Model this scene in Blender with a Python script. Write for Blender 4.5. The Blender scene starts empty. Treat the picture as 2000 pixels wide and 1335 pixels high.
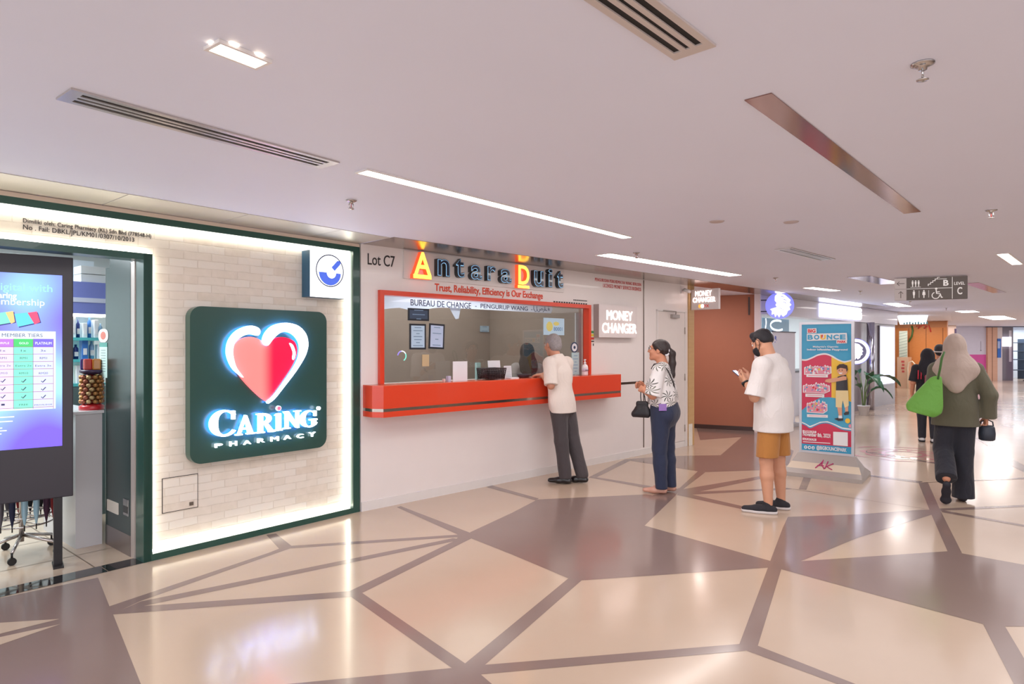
import bpy, bmesh, math, random
import numpy as np
from mathutils import Vector, Matrix
random.seed(7)
SC = bpy.context.scene
COL = SC.collection
PI = math.pi
# ------------------------------------------------------------------ camera, world, exposure
F = 1250.0; CX = 1000.0; HY = 678.0; CZ = 1.5; H = 2.45
cam = bpy.data.cameras.new('camera'); camo = bpy.data.objects.new('camera', cam); COL.objects.link(camo)
camo.location = (0, 0, CZ); camo.rotation_euler = (PI/2, 0, 0)
cam.sensor_width = 36; cam.sensor_fit = 'HORIZONTAL'; cam.lens = F*36/2000; cam.shift_y = (HY-667.5)/2000
cam.clip_start = .05; cam.clip_end = 200
SC.camera = camo
w = bpy.data.worlds.new('world'); SC.world = w; w.use_nodes = True
bg = w.node_tree.nodes['Background']; bg.inputs[0].default_value = (.93, .94, 1.0, 1); bg.inputs[1].default_value = 1.35
vs = SC.view_settings
vs.view_transform = 'Standard'; vs.look = 'None'; vs.exposure = 0.72; vs.gamma = 1.0; vs.use_curve_mapping = False

def area(name, loc, sx, sy, power, col=(1, .95, .9), rot=(0, 0, 0)):
    l = bpy.data.lights.new(name, 'AREA'); l.shape = 'RECTANGLE'; l.size = sx; l.size_y = sy; l.energy = power; l.color = col
    o = bpy.data.objects.new(name, l); o.location = loc; o.rotation_euler = rot; COL.objects.link(o); return o
# unseen lamps added under the hall ceiling as general fill, without fixtures
for i, (x, y) in enumerate([(1.5, 1.0), (-1.6, 2.6), (3.4, 3.6), (1.0, 5.0), (5.6, 5.6), (4.6, 8.3), (8.2, 8.0), (8.6, 11.5), (12, 12.5), (12.5, 17), (17, 18), (18, 24)]):
    area('ceiling_fill_lamp', (x, y, H-.012), 1.5 if y < 7.5 else 3.0, 1.5 if y < 7.5 else 3.0, 17, (1, .98, .985), (0, 0, .9))

# ------------------------------------------------------------------ pixel -> place
def gp(px, py, z=0.0):
    Y = (CZ-z)*F/(py-HY); return Vector(((px-CX)/F*Y, Y, z))
def cp(px, py):
    return gp(px, py, H)
def at(px, py, Y):
    return Vector(((px-CX)/F*Y, Y, CZ-(py-HY)/F*Y))
class Wall:
    def __init__(s, P0, P1):
        s.P = Vector((P0[0], P0[1], 0)); d = Vector((P1[0]-P0[0], P1[1]-P0[1], 0)); s.L = d.length; s.d = d/s.L
        s.n = Vector((s.d.y, -s.d.x, 0)); s.ang = math.atan2(s.d.y, s.d.x)
    def hit(s, px, py, off=0.0):
        r = Vector(((px-CX)/F, 1, (HY-py)/F)); O = Vector((0, 0, CZ))
        t = (s.P + s.n*off - O).dot(s.n)/r.dot(s.n); q = O + r*t
        return (q - s.P).dot(s.d), q.z
    def pt(s, u, z, off=0.0):
        p = s.P + s.d*u + s.n*off; return Vector((p.x, p.y, z))
    def rect(s, x0, y0, x1, y1, off=0.0):
        """pixel rectangle (mid-height columns) -> s0, s1, z0, z1"""
        ym = (y0+y1)/2; xm = (x0+x1)/2
        return s.hit(x0, ym, off)[0], s.hit(x1, ym, off)[0], s.hit(xm, y1, off)[1], s.hit(xm, y0, off)[1]
WA = Wall(gp(281, 1099), gp(702.5, 998.5))
WB = Wall(gp(705, 998.5), gp(1332, 872))

# ------------------------------------------------------------------ materials
def lin(c):
    out = []
    for v in c[:3]:
        v = v/255.0; out.append(v/12.92 if v <= .04045 else ((v+.055)/1.055)**2.4)
    return out
MATS = {}
def M(name, col, rough=.5, metal=0.0, emit=0.0, var=.04, scale=6.0, bump=0.0, bscale=40.0, coat=0.0, spec=.5, ecol=None, trans=0.0, sheen=0.0):
    if name in MATS: return MATS[name]
    m = bpy.data.materials.new(name); m.use_nodes = True; nt = m.node_tree; N = nt.nodes; L = nt.links
    b = N['Principled BSDF']; c = lin(col)
    tc = N.new('ShaderNodeTexCoord')
    if var > 0 and not emit:
        nz = N.new('ShaderNodeTexNoise'); nz.inputs['Scale'].default_value = scale; nz.inputs['Detail'].default_value = 4
        L.new(tc.outputs['Object'], nz.inputs['Vector'])
        mx = N.new('ShaderNodeMix'); mx.data_type = 'RGBA'
        mx.inputs[6].default_value = [max(0, v*(1-var)) for v in c]+[1]; mx.inputs[7].default_value = [min(1, v*(1+var)) for v in c]+[1]
        L.new(nz.outputs['Fac'], mx.inputs[0]); L.new(mx.outputs[2], b.inputs['Base Color'])
    else:
        b.inputs['Base Color'].default_value = c+[1]
    b.inputs['Roughness'].default_value = rough; b.inputs['Metallic'].default_value = metal
    b.inputs['Specular IOR Level'].default_value = spec
    b.inputs['Coat Weight'].default_value = coat; b.inputs['Transmission Weight'].default_value = trans
    if sheen: b.inputs['Sheen Weight'].default_value = sheen
    if emit:
        b.inputs['Emission Color'].default_value = (lin(ecol) if ecol else c)+[1]; b.inputs['Emission Strength'].default_value = emit
    if bump:
        nz2 = N.new('ShaderNodeTexNoise'); nz2.inputs['Scale'].default_value = bscale; nz2.inputs['Detail'].default_value = 5
        L.new(tc.outputs['Object'], nz2.inputs['Vector'])
        bp = N.new('ShaderNodeBump'); bp.inputs['Strength'].default_value = bump; bp.inputs['Distance'].default_value = .02
        L.new(nz2.outputs['Fac'], bp.inputs['Height']); L.new(bp.outputs['Normal'], b.inputs['Normal'])
    MATS[name] = m; return m
def glass_mat(name, tint=(235, 240, 240), refl=1.0, rough=.0, ior=1.5):
    if name in MATS: return MATS[name]
    m = bpy.data.materials.new(name); m.use_nodes = True; nt = m.node_tree; N = nt.nodes; L = nt.links
    N.remove(N['Principled BSDF']); out = N['Material Output']
    t = N.new('ShaderNodeBsdfTransparent'); t.inputs[0].default_value = lin(tint)+[1]
    g = N.new('ShaderNodeBsdfGlossy'); g.inputs['Roughness'].default_value = rough
    fr = N.new('ShaderNodeFresnel'); fr.inputs['IOR'].default_value = ior
    mu = N.new('ShaderNodeMath'); mu.operation = 'MULTIPLY'; mu.inputs[1].default_value = refl; mu.use_clamp = True
    mx = N.new('ShaderNodeMixShader')
    L.new(fr.outputs[0], mu.inputs[0]); L.new(mu.outputs[0], mx.inputs[0]); L.new(t.outputs[0], mx.inputs[1]); L.new(g.outputs[0], mx.inputs[2])
    L.new(mx.outputs[0], out.inputs['Surface']); MATS[name] = m; return m
def wood_mat(name, c1, c2, rough=.45, sx=1.0, sz=14.0, planks=0.0):
    if name in MATS: return MATS[name]
    m = M(name, c1, rough, var=0); nt = m.node_tree; N = nt.nodes; L = nt.links; b = N['Principled BSDF']
    tc = N.new('ShaderNodeTexCoord'); mp = N.new('ShaderNodeMapping'); mp.inputs['Scale'].default_value = (sx, sx, sz)
    nz = N.new('ShaderNodeTexNoise'); nz.inputs['Scale'].default_value = 2.5; nz.inputs['Detail'].default_value = 6
    mx = N.new('ShaderNodeMix'); mx.data_type = 'RGBA'; mx.inputs[6].default_value = lin(c1)+[1]; mx.inputs[7].default_value = lin(c2)+[1]
    L.new(tc.outputs['Object'], mp.inputs[0]); L.new(mp.outputs[0], nz.inputs['Vector']); L.new(nz.outputs['Fac'], mx.inputs[0])
    L.new(mx.outputs[2], b.inputs['Base Color']); return m

# ------------------------------------------------------------------ mesh builder
class MB:
    def __init__(s): s.v = []; s.f = []; s.m = []; s.mats = []; s.smooth = []
    def mi(s, mat):
        if mat not in s.mats: s.mats.append(mat)
        return s.mats.index(mat)
    def add(s, vs_, fs, mat, smooth=False):
        o = len(s.v); s.v += [tuple(p) for p in vs_]; k = s.mi(mat)
        for f in fs: s.f.append(tuple(i+o for i in f)); s.m.append(k); s.smooth.append(smooth)
        return s
    def box(s, x0, x1, y0, y1, z0, z1, mat, bev=0.0):
        if bev > 0:
            bm = bmesh.new(); bmesh.ops.create_cube(bm, size=1)
            for q in bm.verts: q.co = Vector(((x0+x1)/2+q.co.x*(x1-x0), (y0+y1)/2+q.co.y*(y1-y0), (z0+z1)/2+q.co.z*(z1-z0)))
            bmesh.ops.bevel(bm, geom=bm.edges[:], offset=bev, segments=2, affect='EDGES', profile=.6)
            return s.bm(bm, mat)
        return s.add([(x0,y0,z0),(x1,y0,z0),(x1,y1,z0),(x0,y1,z0),(x0,y0,z1),(x1,y0,z1),(x1,y1,z1),(x0,y1,z1)],
                     [(0,3,2,1),(4,5,6,7),(0,1,5,4),(1,2,6,5),(2,3,7,6),(3,0,4,7)], mat)
    def bm(s, bm, mat, smooth=False, mtx=None):
        bm.verts.index_update()
        vs_ = [(mtx @ q.co if mtx else q.co.copy()) for q in bm.verts]; fs = [[q.index for q in f.verts] for f in bm.faces]
        bm.free(); return s.add(vs_, fs, mat, smooth)
    def poly(s, pts, mat, flip=False):
        """flat polygon from 3D points (may be concave)"""
        from mathutils.geometry import tessellate_polygon
        P = [Vector(p) for p in pts]; tri = tessellate_polygon([P])
        return s.add(P, [tuple(reversed(t)) if flip else tuple(t) for t in tri], mat)
    def prism(s, pts, y0, y1, mat, smooth=False):
        """pts in XZ, extruded along Y from y0 (front) to y1 (back)"""
        from mathutils.geometry import tessellate_polygon
        n = len(pts); A = [Vector((p[0], y0, p[1])) for p in pts]; B = [Vector((p[0], y1, p[1])) for p in pts]
        tri = tessellate_polygon([[Vector((p[0], p[1], 0)) for p in pts]])
        ar = sum(pts[i][0]*pts[(i+1)%n][1]-pts[(i+1)%n][0]*pts[i][1] for i in range(n))
        fs = []
        for t in tri:
            a, b, c = [pts[i] for i in t]; cr = (b[0]-a[0])*(c[1]-a[1])-(b[1]-a[1])*(c[0]-a[0])
            t = tuple(t) if cr > 0 else tuple(reversed(t))
            fs.append(t); fs.append(tuple(i+n for i in reversed(t)))
        s.add(A+B, fs, mat)
        sd = []
        for i in range(n):
            j = (i+1) % n; q = (i, i+n, j+n, j); sd.append(q if ar > 0 else tuple(reversed(q)))
        return s.add(A+B, sd, mat, smooth)
    def tube(s, path, r, mat, seg=10, closed=False, caps=True):
        P = [Vector(p) for p in path]; n = len(P); R = r if isinstance(r, (list, tuple)) else [r]*n
        vs_ = []; up = None
        for i in range(n):
            if closed: t = P[(i+1)%n]-P[i-1]
            else: t = P[min(i+1, n-1)]-P[max(i-1, 0)]
            t.normalize()
            if up is None: up = t.orthogonal().normalized()
            up = (up - t*up.dot(t))
            up = up.normalized() if up.length > 1e-6 else t.orthogonal().normalized()
            bi = t.cross(up)
            for k in range(seg):
                a = 2*PI*k/seg; vs_.append(P[i]+(up*math.cos(a)+bi*math.sin(a))*R[i])
        fs = []
        for i in range(n if closed else n-1):
            j = (i+1) % n
            for k in range(seg):
                l = (k+1) % seg; fs.append((i*seg+k, i*seg+l, j*seg+l, j*seg+k))
        if caps and not closed:
            fs.append(tuple(range(seg-1, -1, -1))); fs.append(tuple((n-1)*seg+k for k in range(seg)))
        return s.add(vs_, fs, mat, True)
    def lathe(s, prof, mat, seg=24, c=(0, 0, 0), smooth=True):
        vs_ = []; fs = []; n = len(prof)
        for (r, z) in prof:
            for k in range(seg):
                a = 2*PI*k/seg; vs_.append((c[0]+r*math.cos(a), c[1]+r*math.sin(a), c[2]+z))
        for i in range(n-1):
            for k in range(seg):
                l = (k+1) % seg; fs.append((i*seg+k, i*seg+l, (i+1)*seg+l, (i+1)*seg+k))
        fs.append(tuple(range(seg-1, -1, -1))); fs.append(tuple((n-1)*seg+k for k in range(seg)))
        return s.add(vs_, fs, mat, smooth)
    def ell(s, c, r, mat, seg=16, rings=10, rot=None):
        vs_ = []; fs = []
        for i in range(rings+1):
            t = PI*i/rings
            for k in range(seg):
                a = 2*PI*k/seg; p = Vector((r[0]*math.sin(t)*math.cos(a), r[1]*math.sin(t)*math.sin(a), r[2]*math.cos(t)))
                if rot: p = rot @ p
                vs_.append(p+Vector(c))
        for i in range(rings):
            for k in range(seg):
                l = (k+1) % seg; fs.append((i*seg+k, (i+1)*seg+k, (i+1)*seg+l, i*seg+l))
        return s.add(vs_, fs, mat, True)
    def text(s, body, x0, x1, z0, z1, y, depth, mat, bold=0.0, shear=0.0, font=None):
        vs_, fs = text_geo(body, bold)
        if not vs_: return s
        a = np.array(vs_); lo = a.min(0); hi = a.max(0)
        o = []
        for p in vs_:
            u = (p[0]-lo[0])/max(hi[0]-lo[0], 1e-6); q = (p[1]-lo[1])/max(hi[1]-lo[1], 1e-6); d = (p[2]-lo[2])/max(hi[2]-lo[2], 1e-6)
            o.append((x0+(x1-x0)*u+shear*q*(z1-z0), y-depth*d, z0+(z1-z0)*q))
        return s.add(o, fs, mat)
    def build(s, name, parent=None, loc=None, bevel=0.0):
        me = bpy.data.meshes.new(name); me.from_pydata([tuple(p) for p in s.v], [], s.f)
        for m in s.mats: me.materials.append(m)
        me.polygons.foreach_set('material_index', s.m); me.polygons.foreach_set('use_smooth', s.smooth)
        me.update(); o = bpy.data.objects.new(name, me); COL.objects.link(o)
        if parent: o.parent = parent
        if loc is not None: o.location = loc
        return o
_TG = {}
def text_geo(body, bold=0.0):
    k = (body, bold)
    if k in _TG: return _TG[k]
    cu = bpy.data.curves.new('t', 'FONT'); cu.body = body; cu.extrude = .05; cu.offset = bold; cu.resolution_u = 4
    o = bpy.data.objects.new('t', cu); COL.objects.link(o)
    dg = bpy.context.evaluated_depsgraph_get(); me = bpy.data.meshes.new_from_object(o.evaluated_get(dg))
    vs_ = [tuple(q.co) for q in me.vertices]; fs = [tuple(p.vertices) for p in me.polygons]
    bpy.data.objects.remove(o); bpy.data.curves.remove(cu); bpy.data.meshes.remove(me)
    _TG[k] = (vs_, fs); return _TG[k]
def tag(o, label=None, cat=None, group=None, kind=None):
    if label: o['label'] = label
    if cat: o['category'] = cat
    if group: o['group'] = group
    if kind: o['kind'] = kind
    return o
def thing(name, label, cat, loc=(0, 0, 0), rz=0.0, group=None):
    o = bpy.data.objects.new(name, None); COL.objects.link(o); o.empty_display_size = .1
    o.location = loc; o.rotation_euler = (0, 0, rz); return tag(o, label, cat, group)
def on(W, name, label, cat, s, z, off=0.0, group=None):
    """a thing on a wall: local +X runs along the wall, -Y faces the hall"""
    return thing(name, label, cat, W.pt(s, z, off), W.ang, group)
def setloc(o, W, s=0.0, z=0.0, off=0.0):
    o.location = W.pt(s, z, off); o.rotation_euler = (0, 0, W.ang); return o
def struct(o): return tag(o, kind='structure')
def dup(root, loc=None, rz=None, label=None, group=None):
    r = root.copy(); COL.objects.link(r)
    if loc is not None: r.location = loc
    if rz is not None: r.rotation_euler = (0, 0, rz)
    if label: r['label'] = label
    if group: r['group'] = group
    for ch in list(root.children):
        c = ch.copy(); COL.objects.link(c); c.parent = r
        for g in list(ch.children):
            d = g.copy(); COL.objects.link(d); d.parent = c
    return r
def rrect(x0, x1, z0, z1, r, n=6):
    out = []
    for (cx, cz, a0) in ((x1-r, z1-r, 0), (x0+r, z1-r, 90), (x0+r, z0+r, 180), (x1-r, z0+r, 270)):
        for i in range(n+1):
            a = math.radians(a0+90*i/n); out.append((cx+r*math.cos(a), cz+r*math.sin(a)))
    return out
def circ(cx, cz, r, n=32, a0=0, a1=360):
    return [(cx+r*math.cos(math.radians(a0+(a1-a0)*i/n)), cz+r*math.sin(math.radians(a0+(a1-a0)*i/n))) for i in range(n if a1-a0 == 360 else n+1)]
def stroke(pts, w0):
    """polyline in XZ -> outline polygon of given width(s)"""
    n = len(pts); ws = w0 if isinstance(w0, (list, tuple)) else [w0]*n; L_ = []; R_ = []
    for i in range(n):
        a = pts[max(0, i-1)]; b = pts[min(n-1, i+1)]; dx, dz = b[0]-a[0], b[1]-a[1]; l = math.hypot(dx, dz) or 1
        nx, nz = -dz/l*ws[i]/2, dx/l*ws[i]/2
        L_.append((pts[i][0]+nx, pts[i][1]+nz)); R_.append((pts[i][0]-nx, pts[i][1]-nz))
    return L_+R_[::-1]
def bez(p0, p1, p2, p3, n=12):
    o = []
    for i in range(n+1):
        t = i/n; u = 1-t
        o.append((u**3*p0[0]+3*u*u*t*p1[0]+3*u*t*t*p2[0]+t**3*p3[0], u**3*p0[1]+3*u*u*t*p1[1]+3*u*t*t*p2[1]+t**3*p3[1]))
    return o
WHITE = M('white_paint', (226, 220, 216), .35, coat=.15)
# ================================================================== SETTING
CREAM = M('terrazzo_cream', (196, 173, 152), .16, var=.035, scale=3.0, coat=.15)
BROWN = M('terrazzo_brown', (136, 115, 108), .17, var=.05, scale=3.0, coat=.15)
for mm in (CREAM, BROWN):
    nt = mm.node_tree; b = nt.nodes['Principled BSDF']; b.inputs['Coat Roughness'].default_value = .08
    tc = [n for n in nt.nodes if n.type == 'TEX_COORD'][0]
    nz = nt.nodes.new('ShaderNodeTexNoise'); nz.inputs['Scale'].default_value = 1.3; nz.inputs['Detail'].default_value = 3
    mr = nt.nodes.new('ShaderNodeMapRange'); mr.inputs[3].default_value = .11; mr.inputs[4].default_value = .24
    nt.links.new(tc.outputs['Object'], nz.inputs['Vector']); nt.links.new(nz.outputs['Fac'], mr.inputs[0]); nt.links.new(mr.outputs[0], b.inputs['Roughness'])
fl = MB()
fl.add([(-9, -4, 0), (34, -4, 0), (34, 34, 0), (-9, 34, 0)], [(0, 1, 2, 3)], CREAM)
def Lc(pts): return [(x/2, 840+y/2) for x, y in pts]          # traced on the left half
def Rc(pts): return [(1000+x/2, 780+y/2) for x, y in pts]     # traced on the right half
polys = [
    # brown field on the left with its ray bands
    Lc([(-160, 690), (0, 655), (383, 575), (428, 688), (441, 716), (550, 990), (620, 1160), (-160, 1160)]),
    Lc([(418, 690), (1050, 478), (1090, 462), (1040, 408), (1078, 403), (1140, 452), (1142, 458), (545, 668), (441, 716)]),
    Lc([(1120, 452), (1800, 406), (1842, 408), (1838, 420), (1775, 418), (1135, 461)]),
    Lc([(500, 690), (550, 668), (1770, 421), (1790, 424), (1770, 434), (550, 688), (500, 706)]),
    Lc([(436, 716), (500, 690), (1365, 628), (1415, 634), (1375, 650), (441, 719)]),
    Lc([(1365, 628), (1772, 433), (1800, 408), (1850, 400), (1842, 422), (1415, 635), (1390, 650)]),
    Lc([(1368, 648), (1390, 628), (1415, 635), (1820, 912), (1835, 925), (1765, 928)]),
    Lc([(1765, 928), (1130, 990), (900, 1015), (760, 1160), (2120, 1160), (1880, 955), (1890, 915), (1820, 910)]),
    # bands around the lower node
    Rc([(-188, 1034), (220, 698), (272, 706), (-106, 1036), (-140, 1060)]),
    Rc([(-112, 1036), (890, 954), (962, 962), (918, 980), (-122, 1073), (-160, 1060)]),
    Rc([(888, 955), (1000, 655), (1052, 662), (960, 962), (920, 980)]),
    Rc([(915, 980), (960, 961), (1340, 1110), (1700, 1255), (1560, 1255), (1270, 1110)]),
    # large brown field in the middle
    Rc([(-164, 518), (0, 442), (100, 390), (525, 370), (560, 376), (640, 374), (518, 492), (1010, 630), (1050, 640), (1000, 656), (272, 706), (220, 698), (0, 605), (-160, 542)]),
    Lc([(1550, 300), (1565, 296), (1842, 402), (1830, 412), (1790, 408)]),
    Rc([(-80, 334), (0, 357), (105, 386), (92, 394), (0, 368), (-100, 342)]),
    # node by the standing woman
    Rc([(635, 376), (755, 284), (728, 278), (655, 345), (545, 375)]),
    Rc([(655, 352), (975, 298), (975, 309), (690, 368), (645, 372)]),
    Rc([(660, 362), (1075, 345), (1100, 349), (690, 372)]),
    Rc([(640, 372), (690, 368), (940, 425), (925, 434), (670, 378)]),
    Rc([(556, 340), (332, 303), (308, 299), (300, 304), (550, 350), (640, 360), (640, 350)]),
    Rc([(300, 303), (440, 233), (466, 236), (330, 304)]),
    # dark field behind the standing woman, running into the side corridor
    Rc([(440, 233), (560, 224), (600, 221), (700, 219), (815, 217), (897, 146), (735, 158), (722, 112), (930, 118), (1000, 150), (1100, 200), (1080, 256), (960, 276), (757, 283), (728, 280), (470, 240)]),
    # right part
    Rc([(1008, 632), (1058, 500), (1078, 458), (1350, 448), (1600, 430), (1646, 430), (1644, 448), (1350, 540), (1125, 632), (1050, 662), (1000, 656)]),
    Rc([(1050, 662), (1125, 631), (1705, 592), (1755, 600), (2000, 645), (2300, 700), (2300, 890), (2000, 886), (1925, 886), (1845, 878)]),
    Rc([(1840, 876), (1925, 884), (2030, 1060), (2150, 1255), (2040, 1255), (1960, 1110)]),
    Rc([(1702, 594), (1638, 448), (1588, 325), (1624, 322), (1672, 430), (1758, 600)]),
    Rc([(1600, 425), (1640, 430), (1100, 350), (1075, 345)]),
    Rc([(1660, 426), (2000, 411), (2200, 402), (2200, 412), (2000, 419), (1672, 434)]),
    Rc([(1672, 430), (2000, 489), (2200, 524), (2200, 532), (2000, 496), (1680, 440)]),
    Rc([(1590, 325), (1624, 323), (2000, 310), (2000, 304)]),
    Rc([(1590, 326), (1605, 320), (1380, 292), (1370, 296)]),
    Rc([(1120, 350), (1140, 300), (1170, 302), (1150, 352)]),
    Rc([(1925, 245), (1960, 235), (2080, 300), (2080, 325)]),
    Rc([(1810, 150), (1840, 146), (1890, 178), (1860, 182)]),
    Rc([(1375, 205), (1660, 252), (1660, 247), (1375, 200)]),
    Rc([(1190, 90), (1000, 100), (1000, 112), (1195, 97)]),
]
for i, p in enumerate(polys):
    fl.poly([gp(x, y, 0) + Vector((0, 0, .0006+.00002*i)) for x, y in p], BROWN)
for p in (Lc([(-60, 758), (0, 752), (233, 737), (0, 795), (-60, 806)]), Lc([(-60, 822), (0, 808), (236, 757), (0, 838), (-60, 856)])):
    fl.poly([gp(x, y, 0)+Vector((0, 0, .0016)) for x, y in p], CREAM)
# round pink floor graphic
PINK = M('floor_graphic_pink', (205, 140, 140), .2, coat=.3)
c0 = gp(1765, 886)
for r0, r1 in ((.62, .66), (.42, .47), (.2, .27)):
    vsr = []; n = 48
    for k in range(n):
        a = 2*PI*k/n; rr = r1*(1+.06*math.sin(a*8)); vsr += [(c0.x+r0*math.cos(a)*1.15, c0.y+r0*math.sin(a), .002), (c0.x+rr*math.cos(a)*1.15, c0.y+rr*math.sin(a), .002)]
    fl.add(vsr, [(2*k, 2*k+1, 2*((k+1) % n)+1, 2*((k+1) % n)) for k in range(n)], PINK)
for k in range(14):
    a = k*2*PI/14; fl.add([(c0.x+.28*math.cos(a), c0.y+.25*math.sin(a), .0022), (c0.x+.46*math.cos(a+.1), c0.y+.42*math.sin(a+.1), .0022), (c0.x+.46*math.cos(a-.1), c0.y+.42*math.sin(a-.1), .0022)], [(0, 2, 1)], PINK)
# black threshold tiles of the pharmacy door
BLK = M('black_granite', (22, 20, 22), .08, coat=.6)
thr = [WA.pt(s_, .0008, o_) for s_, o_ in ((-3, 0.0), (.0, 0.0), (.0, -.16), (-3, -.16))]
fl.add([p+Vector((0, 0, .0012)) for p in thr], [(0, 1, 2, 3)], BLK)
GROUT = M('grout', (120, 105, 90), .5)
for s_ in (-.22, -1.02, -1.82):
    fl.add([WA.pt(a, .0024, o) for a, o in ((s_-.003, 0), (s_+.003, 0), (s_+.003, -.16), (s_-.003, -.16))], [(0, 1, 2, 3)], GROUT)
for o_ in (-.55, -1.15, -1.75):
    fl.add([WA.pt(a, .0022, o) for a, o in ((-3, o_-.003), (0, o_-.003), (0, o_+.003), (-3, o_+.003))], [(0, 3, 2, 1)], GROUT)
for s_ in (-.25, -.85, -1.45, -2.05):
    fl.add([WA.pt(a, .0022, o) for a, o in ((s_-.003, -.16), (s_+.003, -.16), (s_+.003, -2.9), (s_-.003, -2.9))], [(0, 1, 2, 3)], GROUT)
struct(fl.build('floor'))

# ---- ceiling
CEIL = M('ceiling_paint', (232, 235, 252), .6, var=.025, scale=1.2)
cl = MB(); cl.box(-9, 34, -4, 34, H, H+.1, CEIL); struct(cl.build('ceiling'))
STEEL = M('brushed_steel_panel', (176, 163, 154), .22, metal=1.0, var=.05, scale=3)
COPPER = M('copper_mirror_panel', (158, 122, 112), .14, metal=1.0, var=.05, scale=2)
ALUM = M('pale_aluminium_panel', (212, 208, 200), .42, metal=.55, var=.05, scale=3)
def border(W, s0, s1, wd, name, step=.78, gap=.006, mat=None):
    b = MB(); s = s0
    while s < s1-1e-4:
        e = min(s+step, s1)
        P = [W.pt(s+gap, H-.004, 0), W.pt(e, H-.004, 0), W.pt(e, H-.004, wd), W.pt(s+gap, H-.004, wd)]
        Q = [p+Vector((0, 0, .0035)) for p in P]
        b.add(P+Q, [(0, 1, 2, 3), (3, 2, 6, 7), (0, 3, 7, 4), (1, 5, 6, 2), (0, 4, 5, 1)], mat or STEEL); s = e
    return struct(b.build(name))
border(WA, -2.6, WA.L-.02, .46, 'trim_1', mat=ALUM); border(WB, .02, 13.5, .5, 'trim_2', 1.0, .003)

# ---- pharmacy front wall: brick panel set behind a green frame
def brick_mat():
    m = M('whitewashed_brick', (214, 196, 178), .75, var=0); nt = m.node_tree; N = nt.nodes; L = nt.links; b = N['Principled BSDF']
    tc = N.new('ShaderNodeTexCoord'); sp = N.new('ShaderNodeSeparateXYZ'); cb = N.new('ShaderNodeCombineXYZ')
    L.new(tc.outputs['Object'], sp.inputs[0]); L.new(sp.outputs[0], cb.inputs[0]); L.new(sp.outputs[2], cb.inputs[1])
    dn = N.new('ShaderNodeTexNoise'); dn.inputs['Scale'].default_value = 9; L.new(cb.outputs[0], dn.inputs['Vector'])
    va = N.new('ShaderNodeVectorMath'); va.operation = 'MULTIPLY_ADD'; va.inputs[1].default_value = (.012, .012, 0)
    L.new(dn.outputs['Color'], va.inputs[0]); L.new(cb.outputs[0], va.inputs[2])
    br = N.new('ShaderNodeTexBrick'); br.inputs['Scale'].default_value = 1; br.inputs['Brick Width'].default_value = .205; br.inputs['Row Height'].default_value = .060
    br.inputs['Mortar Size'].default_value = .0038; br.inputs['Mortar Smooth'].default_value = .4; br.inputs['Bias'].default_value = -.1
    br.inputs['Color1'].default_value = lin((230, 222, 212))+[1]; br.inputs['Color2'].default_value = lin((218, 204, 188))+[1]; br.inputs['Mortar'].default_value = lin((212, 200, 186))+[1]
    L.new(va.outputs[0], br.inputs['Vector'])
    nz = N.new('ShaderNodeTexNoise'); nz.inputs['Scale'].default_value = 14; nz.inputs['Detail'].default_value = 6; L.new(tc.outputs['Object'], nz.inputs['Vector'])
    mx = N.new('ShaderNodeMix'); mx.data_type = 'RGBA'; mx.inputs[7].default_value = lin((232, 220, 208))+[1]
    mr = N.new('ShaderNodeMapRange'); mr.inputs[1].default_value = .42; mr.inputs[2].default_value = .7; mr.inputs[4].default_value = .7
    L.new(nz.outputs['Fac'], mr.inputs[0]); L.new(mr.outputs[0], mx.inputs[0]); L.new(br.outputs['Color'], mx.inputs[6]); L.new(mx.outputs[2], b.inputs['Base Color'])
    ad = N.new('ShaderNodeMath'); ad.operation = 'MULTIPLY_ADD'; ad.inputs[1].default_value = -1.0; L.new(br.outputs['Fac'], ad.inputs[0])
    ms = N.new('ShaderNodeMath'); ms.operation = 'MULTIPLY'; ms.inputs[1].default_value = .8; L.new(nz.outputs['Fac'], ms.inputs[0]); L.new(ms.outputs[0], ad.inputs[2])
    bp = N.new('ShaderNodeBump'); bp.inputs['Strength'].default_value = .4; bp.inputs['Distance'].default_value = .008
    L.new(ad.outputs[0], bp.inputs['Height']); L.new(bp.outputs[0], b.inputs['Normal']); return m
BRICK = brick_mat()
GREEN = M('dark_green_laminate', (32, 76, 66), .3, coat=.3)
DGREEN = M('teal_green_gloss', (20, 48, 48), .28, coat=.12)
sJ = WA.hit(298, 780)[0]; sR = WA.hit(690, 700)[0]; TOPZ = 2.415; DH = 2.155
bw = MB()
bw.box(0.0, WA.L, .08, .2, 0, H-.002, BRICK); bw.box(-3.0, 0.0, .08, .2, DH-.02, H-.002, BRICK)
setloc(struct(bw.build('wall_left')), WA)
bt = MB(); bt.box(-3, WA.L, -.0, .08, TOPZ, H-.006, M('pale_wood_trim', (214, 196, 178), .5)); setloc(struct(bt.build('trim_3')), WA)
fr = thing('storefront_frame', 'dark green picture frame around the whitewashed brick panel of the pharmacy', 'frame', WA.pt(0, 0, 0), WA.ang)
x = MB(); x.box(sR, WA.L, 0, .08, 0, TOPZ, GREEN); x.build('post', fr)
x = MB(); x.box(sJ, sR, 0, .08, 0, .048, GREEN); x.build('bottom_rail', fr)
x = MB(); x.box(-3, sR, 0, .08, TOPZ-.048, TOPZ, GREEN); x.build('top_rail', fr)
dj = thing('door_1', None, None, WA.pt(0, 0, 0), WA.ang); struct(dj)
x = MB(); x.box(0.0, sJ, 0, .08, 0.0, DH, GREEN); x.box(-.002, sJ-.01, .0, .14, 0, DH-.045, GREEN); x.build('jamb', dj)
x = MB(); x.box(-3, sJ-.002, 0, .14, DH-.045, DH, GREEN); x.build('head', dj)
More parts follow.
